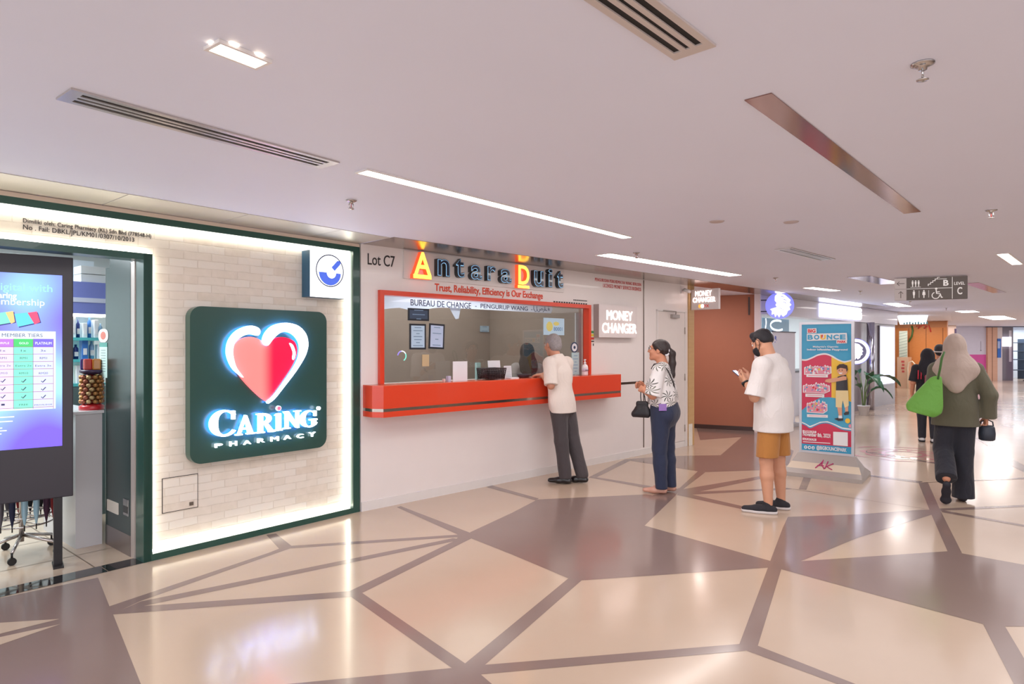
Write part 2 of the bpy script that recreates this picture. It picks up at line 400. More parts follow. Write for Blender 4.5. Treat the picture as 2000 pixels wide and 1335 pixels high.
x = MB(); x.box(-.008, .06, .145, .215, 0, DH-.045, M('satin_steel', (204, 190, 184), .35, metal=.45)); x.build('steel_post', dj)
LEDM = M('led_warm_white', (255, 252, 236), .5, emit=5.0)
led = tag(MB().box(sJ+.004, sR-.002, .045, .075, .05, .062, LEDM).box(sR-.014, sR-.002, .045, .075, .062, TOPZ-.062, LEDM)
    .box(-3, sR-.002, .045, .075, TOPZ-.062, TOPZ-.05, LEDM).box(sJ+.002, sJ+.012, .045, .075, .062, DH, LEDM).box(-3, sJ+.012, .045, .075, DH+.004, DH+.012, LEDM).build('led_strip'),
    'glowing white LED strip tucked inside the green frame around the brick', 'light strip'); setloc(led, WA)

# ---- money changer wall with its window opening
PANEL = M('white_wall_panel', (234, 225, 221), .3, coat=.2, var=.02)
w0 = WB.hit(738, 650)[0]; w1 = WB.hit(1150, 650)[0]; wz1 = (WB.hit(738, 567)[1]+WB.hit(1150, 595)[1])/2; wz0 = 1.135
sE = WB.hit(1343, 700)[0]
x = MB()
x.box(0.0, w0, 0, .12, 0, H-.002, PANEL); x.box(w1, sE, 0, .12, 0, H-.002, PANEL); x.box(w0, w1, 0, .12, 0, wz0, PANEL); x.box(w0, w1, 0, .12, wz1, H-.002, PANEL)
setloc(struct(x.build('wall_middle')), WB)
x = MB(); x.box(0, sE-.02, -.012, 0, 0, .085, WHITE); setloc(struct(x.build('baseboard_middle')), WB)
DARKM = M('dark_steel_strip', (120, 108, 100), .2, metal=1.0)
sv = WB.hit(1257, 700)[0]; cEnd = WB.hit(1187, 750)[0]
x = MB(); x.box(sv-.009, sv+.009, -.004, 0, .1, H-.01, DARKM); x.box(cEnd, sv-.012, -.004, 0, 1.0, 1.03, DARKM); setloc(struct(x.build('trim_4')), WB)
# wooden corner post of the side passage
x = MB(); x.box(sE, sE+.16, -.02, .14, 0, H-.002, wood_mat('pale_oak', (206, 168, 118), (188, 148, 98)))
x.box(sE-.005, sE+.10, -.024, -.02, 0, .33, M('peeled_plaster', (226, 218, 206), .8, bump=.6)); setloc(struct(x.build('trim_5')), WB)
# booth behind the window
GREYW = M('booth_grey_wall', (168, 156, 146), .6)
x = MB(); x.box(-.02, 3.3, 1.9, 2.0, 0, H-.002, GREYW); setloc(struct(x.build('wall_booth_back')), WB)
x = MB(); x.box(-.1, 0, .12, 2.0, 0, H-.002, GREYW); setloc(struct(x.build('wall_booth_left')), WB)
x = MB(); x.box(3.3, 3.4, .12, 2.0, 0, H-.002, GREYW); setloc(struct(x.build('wall_booth_right')), WB)
x = MB(); x.add([(w0, .045, wz0), (w1, .045, wz0), (w1, .045, wz1), (w0, .045, wz1)], [(0, 1, 2, 3)], glass_mat('booth_glass', (205, 205, 200), 1.8))
setloc(struct(x.build('window_1')), WB)
area('booth_lamp', WB.pt(1.7, H-.05, -1.2), 2.6, 1.1, 15, (1, .95, .9), (0, 0, WB.ang))
# grey door at the wall's end
d0 = WB.hit(1283, 700)[0]; d1 = WB.hit(1336, 700)[0]; dz = WB.hit(1310, 609)[1]
dr = thing('door_2', None, None, WB.pt(d0, 0, 0), WB.ang); struct(dr)
DOORW = M('door_white_laminate', (222, 212, 206), .4)
x = MB(); x.box(0, d1-d0, -.014, 0, .09, dz, DOORW, .003); x.build('leaf', dr)
x = MB(); x.box(-.02, 0, -.02, 0, .0, dz+.02, WHITE); x.box(-.02, d1-d0+.02, -.02, 0, dz+.004, dz+.024, WHITE); x.box(d1-d0, d1-d0+.022, -.02, 0, 0, dz+.02, WHITE); x.build('door_frame', dr)
for hz in (.28, 1.05, 1.75):
    x = MB(); x.tube([(d1-d0-.006, -.02, hz-.05), (d1-d0-.006, -.02, hz+.05)], .008, M('hinge_steel', (170, 160, 150), .3, metal=1), 8); x.build('hinge', dr)
x = MB(); x.box(.33, .52, -.06, -.014, dz-.09, dz-.035, M('closer_grey', (172, 166, 162), .35, metal=.6), .006)
x.tube([(.42, -.05, dz-.03), (.3, -.13, dz+.0), (.12, -.03, dz+.012)], .007, MATS['closer_grey'], 8); x.build('door_closer', dr)

# ---- side passage with the rust coloured wall
RUST = M('rust_plaster', (164, 102, 78), .6, var=.03)
ra = at(1340, 700, 12.0); rb = at(1474, 700, 11.45)
WR = Wall((ra.x, ra.y), (rb.x, rb.y))
x = MB(); x.box(-2.2, WR.L, 0, .12, 0, H-.002, RUST); setloc(struct(x.build('wall_passage')), WR)
x = MB(); x.box(-2.2, WR.L, -.012, 0, 0, .075, M('dark_skirting', (66, 44, 40), .4)); setloc(struct(x.build('baseboard_passage')), WR)
x = MB(); x.box(0, .12, .1, 4.5, 0, H-.002, PANEL); setloc(struct(x.build('wall_passage_side')), WB, sE+.02)
x = MB(); x.box(WR.L, WR.L+.1, -.06, .14, 0, H-.002, M('pale_lilac_post', (214, 200, 206), .4)); setloc(struct(x.build('trim_6')), WR)

# ---- pharmacy interior shell
INT = M('pharmacy_interior_white', (214, 222, 222), .5)
x = MB(); x.box(-3.1, 1.6, 2.9, 3.0, 0, H-.002, INT); setloc(struct(x.build('wall_pharmacy_back')), WA)
x = MB(); x.box(-3.2, -3.1, .2, 3.0, 0, H-.002, INT); setloc(struct(x.build('wall_pharmacy_left')), WA)
x = MB(); x.box(1.4, 1.5, .2, 2.9, 0, H-.002, INT); setloc(struct(x.build('wall_pharmacy_right')), WA)
area('pharmacy_lamp', WA.pt(-1.2, H-.03, -1.6), 1.6, 1.2, 55, (.86, .97, 1.0), (0, 0, WA.ang))

# ================================================================== CEILING FIXTURES
def crect(c):
    P = [cp(*q) for q in c]; m = sum(P, Vector())/4
    a = ((P[1]-P[0])+(P[2]-P[3]))/2; b = ((P[3]-P[0])+(P[2]-P[1]))/2     # c: near-left, far-left(short edge), far-right, near-right
    return m, b.length, a.length, math.atan2(b.y, b.x)
STRIP = M('lamp_diffuser', (255, 247, 242), .5, emit=7.0)
TRIMW = M('white_lamp_trim', (232, 226, 222), .4)
def strip_light(c, label, group='strip lights set in the ceiling', mat=None):
    m, L_, W_, a = crect(c); W_ = max(W_, .05)
    t = thing('strip_light', label, 'ceiling light', (m.x, m.y, H), a, group)
    x = MB(); x.box(-L_/2, L_/2, -W_/2, W_/2, -.006, -.002, mat or STRIP); x.build('diffuser', t)
    x = MB(); e = .012
    x.box(-L_/2-e, L_/2+e, -W_/2-e, -W_/2, -.008, -.0005, TRIMW); x.box(-L_/2-e, L_/2+e, W_/2, W_/2+e, -.008, -.0005, TRIMW)
    x.box(-L_/2-e, -L_/2, -W_/2, W_/2, -.008, -.0005, TRIMW); x.box(L_/2, L_/2+e, -W_/2, W_/2, -.008, -.0005, TRIMW); x.build('trim', t); return t
strip_light([(700, 335), (717, 331), (1231, 461), (1219, 465)], 'longest white strip light, running over the counter window toward the passage')
strip_light([(1168, 497), (1190, 494), (1441, 535), (1432, 539)], 'second long strip light, over the wall beside the lit changer sign')
strip_light([(1574, 561.5), (1583, 559.8), (1637, 566), (1628, 568)], 'short strip light near the round bearded head sign')
strip_light([(1948, 495.6), (1968, 493.5), (1995, 514), (1978.7, 516)], 'short wide bright strip light at the right above the hijab wearer')
strip_light([(1735, 592), (1743, 590.5), (1771, 597), (1764, 598.5)], 'small strip light under the hanging direction sign')
strip_light([(1879, 607), (1887, 605.5), (1900, 608.5), (1893, 610)], 'small far strip light past the direction sign')
strip_light([(1932, 617.5), (1938, 616), (1965, 622.5), (1960, 624)], 'farthest strip light before the white end wall')
def slot_vent(c, label, n=3, ext=0.0, colr=None):
    m, L_, W_, a = crect(c); m = m - Vector((math.cos(a), math.sin(a), 0))*ext/2; L_ += ext
    t = thing('slot_vent', label, 'air vent', (m.x, m.y, H), a)
    fm = colr or M('vent_aluminium', (200, 192, 188), .3, metal=.7)
    e = .045 if W_ > .1 else .02; x = MB(); y0 = -W_/2+W_*.16; y1 = W_/2-W_*.16
    x.box(-L_/2, L_/2, -W_/2, y0, -.008, -.0005, fm); x.box(-L_/2, L_/2, y1, W_/2, -.008, -.0005, fm)
    x.box(-L_/2, -L_/2+e, y0, y1, -.008, -.0005, fm); x.box(L_/2-e, L_/2, y0, y1, -.008, -.0005, fm); x.build('frame', t)
    x = MB(); x.box(-L_/2+e, L_/2-e, y0, y1, -.0025, -.0006, M('vent_black', (14, 12, 13), .6)); x.build('slot', t)
    for k in range(1, n):
        yy = y0+(y1-y0)*k/n; x = MB(); x.box(-L_/2+e, L_/2-e, yy-(y1-y0)*.09, yy+(y1-y0)*.09, -.008, -.003, fm); x.build('blade', t)
    return t
slot_vent([(112, 190), (136, 171), (661, 314), (630, 328)], 'long three-slot air vent in the ceiling over the brick panel')
slot_vent([(1175, 15), (1290, 5), (1398, 87), (1318, 113)], 'wide three-slot air vent at the top edge, its near end out of view', 3, .9, M('vent_cream', (206, 194, 188), .4))
slot_vent([(1520, 486.5), (1538, 482.5), (1628, 504), (1606, 508.5)], 'small striped air vent between the strip lights and the direction sign', 5)
def copper(c, label):
    m, L_, W_, a = crect(c); x = MB(); x.box(-L_/2, L_/2, -W_/2, W_/2, -.004, -.0004, COPPER)
    o = tag(x.build('metal_ceiling_strip'), label, 'ceiling panel', 'mirror copper strips in the ceiling'); o.location = (m.x, m.y, H); o.rotation_euler = (0, 0, a); return o
copper([(1454, 195), (1507, 180), (1797, 412), (1767, 417)], 'long copper mirror strip set flush in the ceiling, nearest of its kind')
copper([(1668, 541), (1686, 538), (1747, 551), (1735, 556)], 'copper mirror strip just left of the hanging direction sign')
copper([(1891, 553), (1903, 551), (1957, 570), (1948, 572)], 'copper mirror strip just right of the hanging direction sign')
# recessed twin spotlight
m, L_, W_, a = crect([(397, 91), (428, 74), (533, 117), (500, 130)])
t = thing('twin_downlight', 'square-edged recessed twin spotlight lit in the ceiling at upper left', 'ceiling light', (m.x, m.y, H), a)
x = MB(); e = .012
for q in ((-L_/2, L_/2, -W_/2, -W_/2+e), (-L_/2, L_/2, W_/2-e, W_/2), (-L_/2, -L_/2+e, -W_/2+e, W_/2-e), (L_/2-e, L_/2, -W_/2+e, W_/2-e)): x.box(q[0], q[1], q[2], q[3], -.012, -.0005, TRIMW)
x.build('trim', t)
x = MB(); x.box(-L_/2+e, L_/2-e, -W_/2+e, W_/2-e, -.002, -.0006, M('lamp_box_grey', (196, 186, 182), .5)); x.build('housing', t)
for sx in (-1, 1):
    x = MB(); x.lathe([(.048, -.006), (.05, -.002)], M('spot_lens', (255, 236, 205), .4, emit=14), 24, (sx*L_*.24, 0, 0)); x.build('lamp', t)
def sprinkler(px, py, label):
    p = cp(px, py); t = thing('sprinkler', label, 'sprinkler', (p.x, p.y, H), random.uniform(0, 3), 'fire sprinklers in the ceiling'); cm = M('chrome', (190, 186, 184), .15, metal=1)
    x = MB(); x.lathe([(.036, -.0005), (.036, -.004), (.024, -.010), (.013, -.013), (.013, -.022)][::-1], cm, 20); x.build('plate', t)
    x = MB(); x.tube([(.011, 0, -.02), (.014, 0, -.034), (.006, 0, -.052)], .0032, cm, 8); x.tube([(-.011, 0, -.02), (-.014, 0, -.034), (-.006, 0, -.052)], .0032, cm, 8); x.build('frame', t)
    x = MB(); x.lathe([(.0025, -.05), (.0025, -.022)], M('sprinkler_bulb', (190, 60, 50), .2), 8); x.build('bulb', t)
    x = MB(); x.lathe([(.004, -.059), (.018, -.057), (.019, -.054), (.004, -.052)], cm, 16); x.build('deflector', t)
for px, py, lb in [(1802, 124, 'sprinkler nearest of all, right of the copper strip'), (686, 391, 'sprinkler before the long strip light, above the round pharmacy sign'), (1936, 410, 'sprinkler at the right edge, above the short wide strip light'),
        (1243, 493, 'sprinkler just behind the second long strip light'), (1515, 542, 'sprinkler above the bearded head sign'), (1680, 568, 'sprinkler above the glowing shop fascia'),
        (1777, 588, 'sprinkler hanging behind the direction sign'), (1848, 601, 'sprinkler beyond the direction sign, above the hijab wearer')]: sprinkler(px, py, lb)
for px, py, lb in [(1400, 432, 'pale round cover plate in the ceiling above the strip lights'), (1545, 433, 'small grey round cover plate below the copper strip end')]:
    p = cp(px, py); o = tag(MB().lathe([(.05, -.006), (.056, -.0005)], M('cover_plate', (196, 180, 176), .5), 20).build('cover_plate'), lb, 'ceiling cover'); o.location = (p.x, p.y, H)

# far side of the hall, facing the counter
x = MB(); x.box(14.0, 14.2, -4, 15, 0, H-.002, M('hall_wall_taupe', (186, 172, 166), .5)); struct(x.build('wall_right'))
area('passage_fill_lamp', WB.pt(sE+.9, H-.03, -.5), .5, .5, 14, (1, .86, .8))  # fill lamp added to brighten the rust wall, no fixture there
area('end_hall_fill_lamp', (19, 26, H-.02), 2.5, 2.5, 36, (.97, .94, 1.0)); area('end_hall_fill_lamp', (22.5, 25, H-.02), 2.5, 2.5, 36, (.97, .94, 1.0))  # fill lamps added for the dark far end, no fixtures there
# ================================================================== PHARMACY FRONT
LETW = M('sign_white_acrylic', (240, 248, 255), .4, emit=1.9)
BLUEG = M('sign_blue_backlight', (70, 150, 255), .4, emit=13.0)
def heart_mat():
    m = bpy.data.materials.new('heart_red_acrylic'); m.use_nodes = True; nt = m.node_tree; N = nt.nodes; L = nt.links; b = N['Principled BSDF']
    tc = N.new('ShaderNodeTexCoord'); sp = N.new('ShaderNodeSeparateXYZ'); mr = N.new('ShaderNodeMapRange'); mr.interpolation_type = 'SMOOTHSTEP'
    mr.inputs[1].default_value = -.06; mr.inputs[2].default_value = .07
    mx = N.new('ShaderNodeMix'); mx.data_type = 'RGBA'; mx.inputs[6].default_value = lin((250, 112, 108))+[1]; mx.inputs[7].default_value = lin((238, 20, 56))+[1]
    L.new(tc.outputs['Object'], sp.inputs[0]); L.new(sp.outputs[0], mr.inputs[0]); L.new(mr.outputs[0], mx.inputs[0])
    L.new(mx.outputs[2], b.inputs['Base Color']); L.new(mx.outputs[2], b.inputs['Emission Color']); b.inputs['Emission Strength'].default_value = .75; b.inputs['Roughness'].default_value = .2; return m
bs0, bs1, bz0, bz1 = WA.rect(371, 603, 638, 890, 0)
bcs, bcz = (bs0+bs1)/2, (bz0+bz1)/2
def q6(cx, cy, off=0.0):
    s, z = WA.hit(390+cx/4.448, 600+cy/4.448, off); return s-bcs, z-bcz
def P6(pts): return [q6(*p) for p in pts]
cs = on(WA, 'pharmacy_sign', 'dark green square board with a red heart and white glowing lettering on the brick', 'shop sign', bcs, bcz, 0)
GBOARD = M('sign_green_board', (40, 76, 68), .28, coat=.4)
x = MB(); x.prism(rrect(bs0-bcs, bs1-bcs, bz0-bcz, bz1-bcz, .085, 8), 0, .075, GBOARD, False); x.build('board', cs)
hw = [(562, 345), (520, 290), (460, 262), (400, 258), (330, 280), (285, 325), (268, 390), (275, 450), (300, 530), (350, 610), (430, 700), (510, 775), (565, 815), (620, 750), (700, 640), (780, 520), (820, 430), (832, 370), (815, 310), (780, 280), (720, 260), (660, 262), (610, 290)]
def smooth(pts, n=4, keep=()):
    out = []; N_ = len(pts)
    for i in range(N_):
        p0, p1, p2, p3 = pts[i-1], pts[i], pts[(i+1) % N_], pts[(i+2) % N_]
        if i in keep: p0 = p1
        if (i+1) % N_ in keep: p3 = p2
        for k in range(n):
            t = k/n; out.append(tuple(.5*((2*p1[j])+(-p0[j]+p2[j])*t+(2*p0[j]-5*p1[j]+4*p2[j]-p3[j])*t*t+(-p0[j]+3*p1[j]-3*p2[j]+p3[j])*t**3) for j in (0, 1)))
    return out
hc = q6(565, 520)
x = MB(); x.prism([(a-hc[0], b-hc[1]) for a, b in P6(smooth(hw, 4, (0, 12)))], -.03, -.002, heart_mat()); o = x.build('heart', cs, (hc[0], 0, hc[1]))
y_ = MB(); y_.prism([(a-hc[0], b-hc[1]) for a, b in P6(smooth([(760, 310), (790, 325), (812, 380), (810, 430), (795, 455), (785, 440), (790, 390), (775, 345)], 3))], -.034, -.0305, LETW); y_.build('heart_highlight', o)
sl = [(350, 605), (270, 540), (225, 460), (208, 380), (225, 290), (280, 215), (350, 175), (420, 160), (480, 180), (495, 215), (475, 245), (430, 235), (370, 238), (310, 270), (268, 320), (258, 390), (266, 450), (290, 525)]
sr_ = [(562, 330), (530, 312), (522, 280), (545, 220), (600, 165), (680, 138), (750, 138), (830, 165), (890, 230), (910, 310), (900, 380), (870, 450), (800, 560), (700, 690), (620, 790), (565, 832), (556, 818), (620, 760), (710, 640), (792, 518), (836, 420), (840, 320), (800, 250), (740, 215), (670, 220), (610, 270)]
for pts, kp in ((sl, (0,)), (sr_, (15, 16))):
    x = MB(); pp = P6(smooth(pts, 3, kp)); x.prism(pp, -.06, -.034, LETW); x.prism(pp, -.0335, -.028, BLUEG); x.build('heart_outline', cs)
def glyph(ch):
    """serif capitals in a unit box as lists of stroke polygons"""
    def bar(x0, x1, z0, z1): return [(x0, z0), (x1, z0), (x1, z1), (x0, z1)]
    def arc(cx, cz, rx, rz, a0, a1, wa, wb, n=26):
        o = []; i_ = []
        for k in range(n+1):
            t = k/n; a = math.radians(a0+(a1-a0)*t); wv = wb+(wa-wb)*max(0, -math.cos(a))
            o.append((cx+rx*math.cos(a), cz+rz*math.sin(a))); i_.append((cx+(rx-wv)*math.cos(a), cz+(rz-wv*.55)*math.sin(a)))
        return o+i_[::-1]
    if ch == 'C': return [arc(.56, .5, .56, .5, 38, 322, .30, .12), bar(.86, .97, .62, .95)]
    if ch == 'G': return [arc(.54, .5, .54, .5, 42, 330, .27, .12), bar(.84, .95, .64, .96), bar(.72, .93, .12, .46), bar(.56, 1.0, .40, .48)]
    if ch == 'A': return [[(.10, 0), (.22, 0), (.54, .92), (.48, 1.0)], [(.66, 0), (.92, 0), (.56, 1.0), (.46, 1.0)], bar(.26, .72, .27, .35), bar(0, .34, 0, .06), bar(.56, 1.0, 0, .06)]
    if ch == 'R': return [bar(.1, .34, 0, 1), bar(0, .44, 0, .06), bar(0, .4, .94, 1), arc(.38, .72, .44, .28, -90, 90, .1, .22), bar(.3, .42, .44, .51), bar(.3, .42, .93, 1), [(.42, .48), (.62, .46), (1.0, 0), (.72, 0)], bar(.68, 1.04, 0, .06)]
    if ch == 'i': return [bar(.25, .78, 0, 1), bar(0, 1, 0, .07), [(0, .9), (.3, 1.0), (.3, .86)]]
    if ch == 'N': return [bar(.12, .26, 0, 1), bar(0, .38, 0, .06), [(.0, 1), (.28, 1), (.9, 0), (.74, 0)], bar(.74, .88, 0, 1), bar(.62, 1, .94, 1)]
for ch, x0, y0a, x1, y1a in (('C', 60, 880, 285, 1122), ('A', 285, 925, 452, 1100), ('R', 468, 908, 620, 1082), ('i', 625, 915, 690, 1066), ('N', 700, 890, 850, 1050), ('G', 846, 885, 990, 1042)):
    a = q6(x0, y1a+ (8 if ch in 'CAR' else 3)); b = q6(x1, y0a); x = MB()
    for g in glyph(ch):
        pp = [(a[0]+(b[0]-a[0])*u, a[1]+(b[1]-a[1])*v) for u, v in g]
        x.prism(pp, -.06, -.034, LETW); x.prism(pp, -.0335, -.028, BLUEG)
    x.build('letter', cs)
for cx, cy, r, mt in ((655, 872, .0165, M('sign_pink_dot', (236, 90, 120), .3, emit=.9)), (1003, 872, .013, LETW)):
    a = q6(cx, cy); x = MB(); x.prism(circ(a[0], a[1], r, 24), -.062, -.04, mt); x.prism(circ(a[0], a[1], r*1.2, 24), -.06, -.04, LETW); x.build('letter_dot', cs)
for ch, x0, y0a, x1, y1a in (('P', 120, 1176, 185, 1216), ('H', 248, 1156, 310, 1203), ('A', 368, 1148, 432, 1190), ('R', 490, 1130, 550, 1174), ('M', 605, 1116, 672, 1162), ('A', 718, 1104, 780, 1146), ('C', 832, 1094, 888, 1136), ('Y', 935, 1078, 992, 1122)):
    a = q6(x0, y1a); b = q6(x1, y0a); x = MB(); x.text(ch, a[0], b[0], a[1], b[1], -.012, .02, LETW, .0 if ch == 'M' else .01); x.build('letter', cs)

# square lit pharmacy emblem sign
es0, es1, ez0, ez1 = WA.rect(606, 492, 680, 581, .05); ec = ((es0+es1)/2, (ez0+ez1)/2)
es = on(WA, 'emblem_sign', 'white lit square sign with a blue mortar and pestle over the brick', 'shop sign', ec[0], ec[1], .05)
x = MB(); x.box(es0-ec[0], es1-ec[0], .004, .128, ez0-ec[1], ez1-ec[1], M('sign_side_blue', (40, 84, 110), .4)); x.build('case', es)
x = MB(); x.box(es0-ec[0], es1-ec[0], 0, .0038, ez0-ec[1], ez1-ec[1], M('sign_face_white', (250, 250, 255), .4, emit=1.25)); x.build('face', es)
def q4(cx, cy):
    s, z = WA.hit(280+cx/2.086, 460+cy/2.086, .05); return s-ec[0], z-ec[1]
c_ = q4(760, 143); rx = (q4(817, 143)[0]-q4(703, 143)[0])/2
IND = M('sign_indigo', (62, 92, 196), .4, emit=.6); NAVY = M('sign_navy', (40, 52, 90), .4)
x = MB(); n = 48; ring = []
for k in range(n):
    a = 2*PI*k/n
    for r in (rx, rx*.93): ring.append((c_[0]+r*math.cos(a), -.002, c_[1]+r*math.sin(a)))
x.add(ring, [(2*k, 2*k+1, 2*((k+1) % n)+1, 2*((k+1) % n)) for k in range(n)], NAVY)
bowl = circ(c_[0], c_[1]-rx*.12, rx*.78, 20, 180, 360)+circ(c_[0]+rx*.1, c_[1]-rx*.12, rx*.34, 14, 0, -180)
x.prism(bowl, -.004, -.0005, IND)
x.prism(stroke([(c_[0]+rx*.22, c_[1]+rx*.12), (c_[0]+rx*.6, c_[1]+rx*.52)], rx*.3)[::1], -.004, -.0005, IND); x.prism(circ(c_[0]+rx*.6, c_[1]+rx*.52, rx*.15, 16), -.0042, -.0005, IND)
x.build('emblem', es)

# licence lettering over the door
def wall_text(W, body, pxa, pxb, off, mat, name, label, cat='lettering', bold=0.0, depth=.003):
    """pxa = (x, top, bottom) at the left end, pxb = (x, top, bottom) at the right end"""
    a0 = W.hit(pxa[0], pxa[2], off); a1 = W.hit(pxa[0], pxa[1], off); b0 = W.hit(pxb[0], pxb[2], off); b1 = W.hit(pxb[0], pxb[1], off)
    s0, s1, z0, z1 = a0[0], b0[0], (a0[1]+b0[1])/2, (a1[1]+b1[1])/2; m = ((s0+s1)/2, (z0+z1)/2)
    x = MB(); x.text(body, s0-m[0], s1-m[0], z0-m[1], z1-m[1], 0, depth, mat, bold); o = x.build(name); o.location = W.pt(m[0], m[1], off); o.rotation_euler = (0, 0, W.ang)
    return tag(o, label, cat) if label else o
INK = M('black_vinyl', (40, 36, 36), .5)
wall_text(WA, 'No . Fail: DBKL/JPL/KM01/0307/10/2013', (45, 440, 453), (262, 462, 473), -.079, INK, 'licence_lettering', 'lower line of small black licence lettering on the brick over the door')
wall_text(WA, 'Dimiliki oleh: Caring Pharmacy (KL) Sdn Bhd (778548-H)', (45, 428, 439), (295, 455, 465), -.079, INK, 'licence_lettering', 'upper line of small black owner lettering on the brick over the door')
# access panel
a0 = WA.rect(316, 929, 386, 996, -.08); m = ((a0[0]+a0[1])/2, (a0[2]+a0[3])/2)
ap = on(WA, 'access_panel', 'small brick-faced access hatch with a dark outline low on the brick wall', 'access panel', m[0], m[1], -.08)
hw_, hh = (a0[1]-a0[0])/2, (a0[3]-a0[2])/2; GAP = M('dark_gap', (50, 42, 36), .7)
x = MB(); x.box(-hw_+.004, hw_-.004, -.006, 0, -hh+.004, hh-.004, BRICK); x.build('door', ap)
x = MB()
for q in ((-hw_, hw_, hh-.004, hh), (-hw_, hw_, -hh, -hh+.004), (-hw_, -hw_+.004, -hh, hh), (hw_-.004, hw_, -hh, hh)): x.box(q[0], q[1], -.0065, 0, q[2], q[3], GAP)
x.build('outline', ap)
x = MB(); x.box(hw_*.5, hw_*.72, -.012, -.006, -hh*.82, -hh*.62, M('latch_steel', (120, 112, 104), .4, metal=.8)); x.build('latch', ap)

# door return panel
WV = Wall(WA.pt(-.01, 0, -.71), WA.pt(-.01, 0, 0))
rp = on(WV, 'door_return_panel', 'glossy dark green door return panel with steel kick plate beside the brick', 'door panel', 0, 0, 0)
x = MB(); x.box(0, .495, 0, .05, .15, DH-.05, DGREEN); x.build('panel', rp)
x = MB(); x.box(0, .495, -.002, .05, 0, .15, M('kick_plate_steel', (150, 140, 138), .3, metal=.9)); x.build('kick_plate', rp)
a = WV.rect(211, 978, 232, 1000); x = MB(); x.box(a[0], a[1], -.008, 0, a[2], a[3], M('switch_plate', (226, 216, 204), .4), .002); x.build('switch_plate', rp)
a = WV.rect(242, 974, 252, 1006); x = MB(); x.box(a[0], a[1], -.006, 0, a[2], a[3], M('lock_chrome', (170, 170, 172), .2, metal=1), .002)
x.box(a[0]+.008, a[1]-.008, -.008, -.006, a[2]+.02, a[3]-.05, M('lock_dark', (24, 24, 28), .3)); x.build('lock_plate', rp)
a = WV.rect(194, 642, 211, 668); c = ((a[0]+a[1])/2, (a[2]+a[3])/2)
o = tag(MB().prism([((u)*(a[1]-a[0])*.55, v*(a[3]-a[2])*.5) for u, v in rrect(-1, 1, -1, 1, .8)], 0, .002, M('sticker_white', (236, 234, 232), .4)).prism([(u*(a[1]-a[0])*.3, v*(a[3]-a[2])*.3) for u, v in circ(0, 0, 1)], -.001, 0, M('sticker_red', (206, 110, 96), .5)).build('oval_sticker'), 'oval white sticker with a red emblem on the green door panel', 'sticker'); setloc(o, WV, c[0], c[1], .003)
a = WV.rect(195, 669, 210, 737); c = ((a[0]+a[1])/2, (a[2]+a[3])/2); hw_, hh = (a[1]-a[0])/2, (a[3]-a[2])/2
x = MB().box(-hw_, hw_, 0, .002, -hh, hh*.76, M('notice_mint', (196, 222, 216), .5)).box(-hw_, hw_, 0, .002, hh*.76, hh, M('notice_teal', (80, 150, 140), .5))
for k in range(9): x.box(-hw_*.6, hw_*.6, -.0006, 0, hh*(.55-k*.15), hh*(.58-k*.15), M('print_grey', (110, 120, 124), .6))
o = tag(x.build('paper_notice'), 'tall mint paper notice under the oval sticker on the green panel', 'notice'); setloc(o, WV, c[0], c[1], .003)
x = MB(); x.box(0.02, .14, .2, .715, 0, H-.002, DGREEN); setloc(struct(x.build('wall_pharmacy_return')), WA)

# cash counter with ball tower
CW = M('counter_white', (198, 196, 198), .3, coat=.2)
cc = on(WA, 'cash_counter', 'plain white counter end inside the pharmacy door under the ball tower', 'counter', -.12, 0, -.72)
x = MB(); x.box(-.085, .09, 0, .8, .0, 1.0, CW); x.build('body', cc); x = MB(); x.box(-.115, .10, -.01, .8, 1.0, 1.02, M('counter_top', (214, 214, 216), .25)); x.build('worktop', cc)
tp = WA.hit(179, 790, -.84)
tw = on(WA, 'display_tower', 'clear display tower full of wrapped balls on the white counter', 'display stand', tp[0], 1.02, -.84)
RED = M('red_plastic', (190, 36, 44), .3, coat=.3)
x = MB(); x.lathe([(.085, 0), (.085, .03), (.06, .045)], RED, 24); x.build('base', tw)
x = MB(); x.lathe([(.018, .045), (.018, .27)], RED, 12); x.build('post', tw)
x = MB(); x.lathe([(.05, .272), (.082, .29), (.082, .306), (.0, .307)], M('tray_plum', (60, 40, 70), .35), 24); x.build('tray', tw)
GOLD = [M('gold_foil', (176, 128, 78), .3, metal=.8, bump=.5, bscale=80), M('rose_foil', (160, 98, 78), .3, metal=.8, bump=.5, bscale=80), M('pale_foil', (190, 164, 120), .3, metal=.8, bump=.5, bscale=80)]
protos = []
for r in range(7):
    for k in range(10):
        a = 2*PI*(k+.5*(r % 2))/10; loc = WA.pt(tp[0], 1.02, -.84)+Vector((.066*math.cos(a), .066*math.sin(a), .066+.031*r)); i = (r*3+k*7) % 3
        if len(protos) <= i or i >= len(protos):
            while len(protos) <= i:
                o = MB().ell((0, 0, 0), (.0195, .0195, .0185), GOLD[len(protos)], 12, 8).build('wrapped_ball'); tag(o, 'foil wrapped ball in the clear display tower', 'sweet', 'wrapped balls in the display tower'); protos.append(o); o.location = loc; last = o
            if last.location == loc: continue
        c = protos[i].copy(); COL.objects.link(c); c.location = loc
for k, (dx, dy, colr, lb) in enumerate([(-.055, .0, (60, 40, 130), 'purple'), (-.01, -.03, (200, 60, 50), 'red'), (.045, -.01, (190, 120, 40), 'orange'), (.0, .04, (40, 60, 60), 'dark')]):
    o = MB().box(-.028, .028, -.016, .016, 0, .085, M('snack_bag_'+lb, colr, .3, coat=.4), .01).build('snack_bag'); tag(o, lb+' snack bag standing in the tray on top of the ball tower', 'snack bag'); p = WA.pt(tp[0], 1.327, -.84); o.location = (p.x+dx, p.y+dy, p.z); o.rotation_euler = (0, 0, WA.ang+random.uniform(-.3, .3))
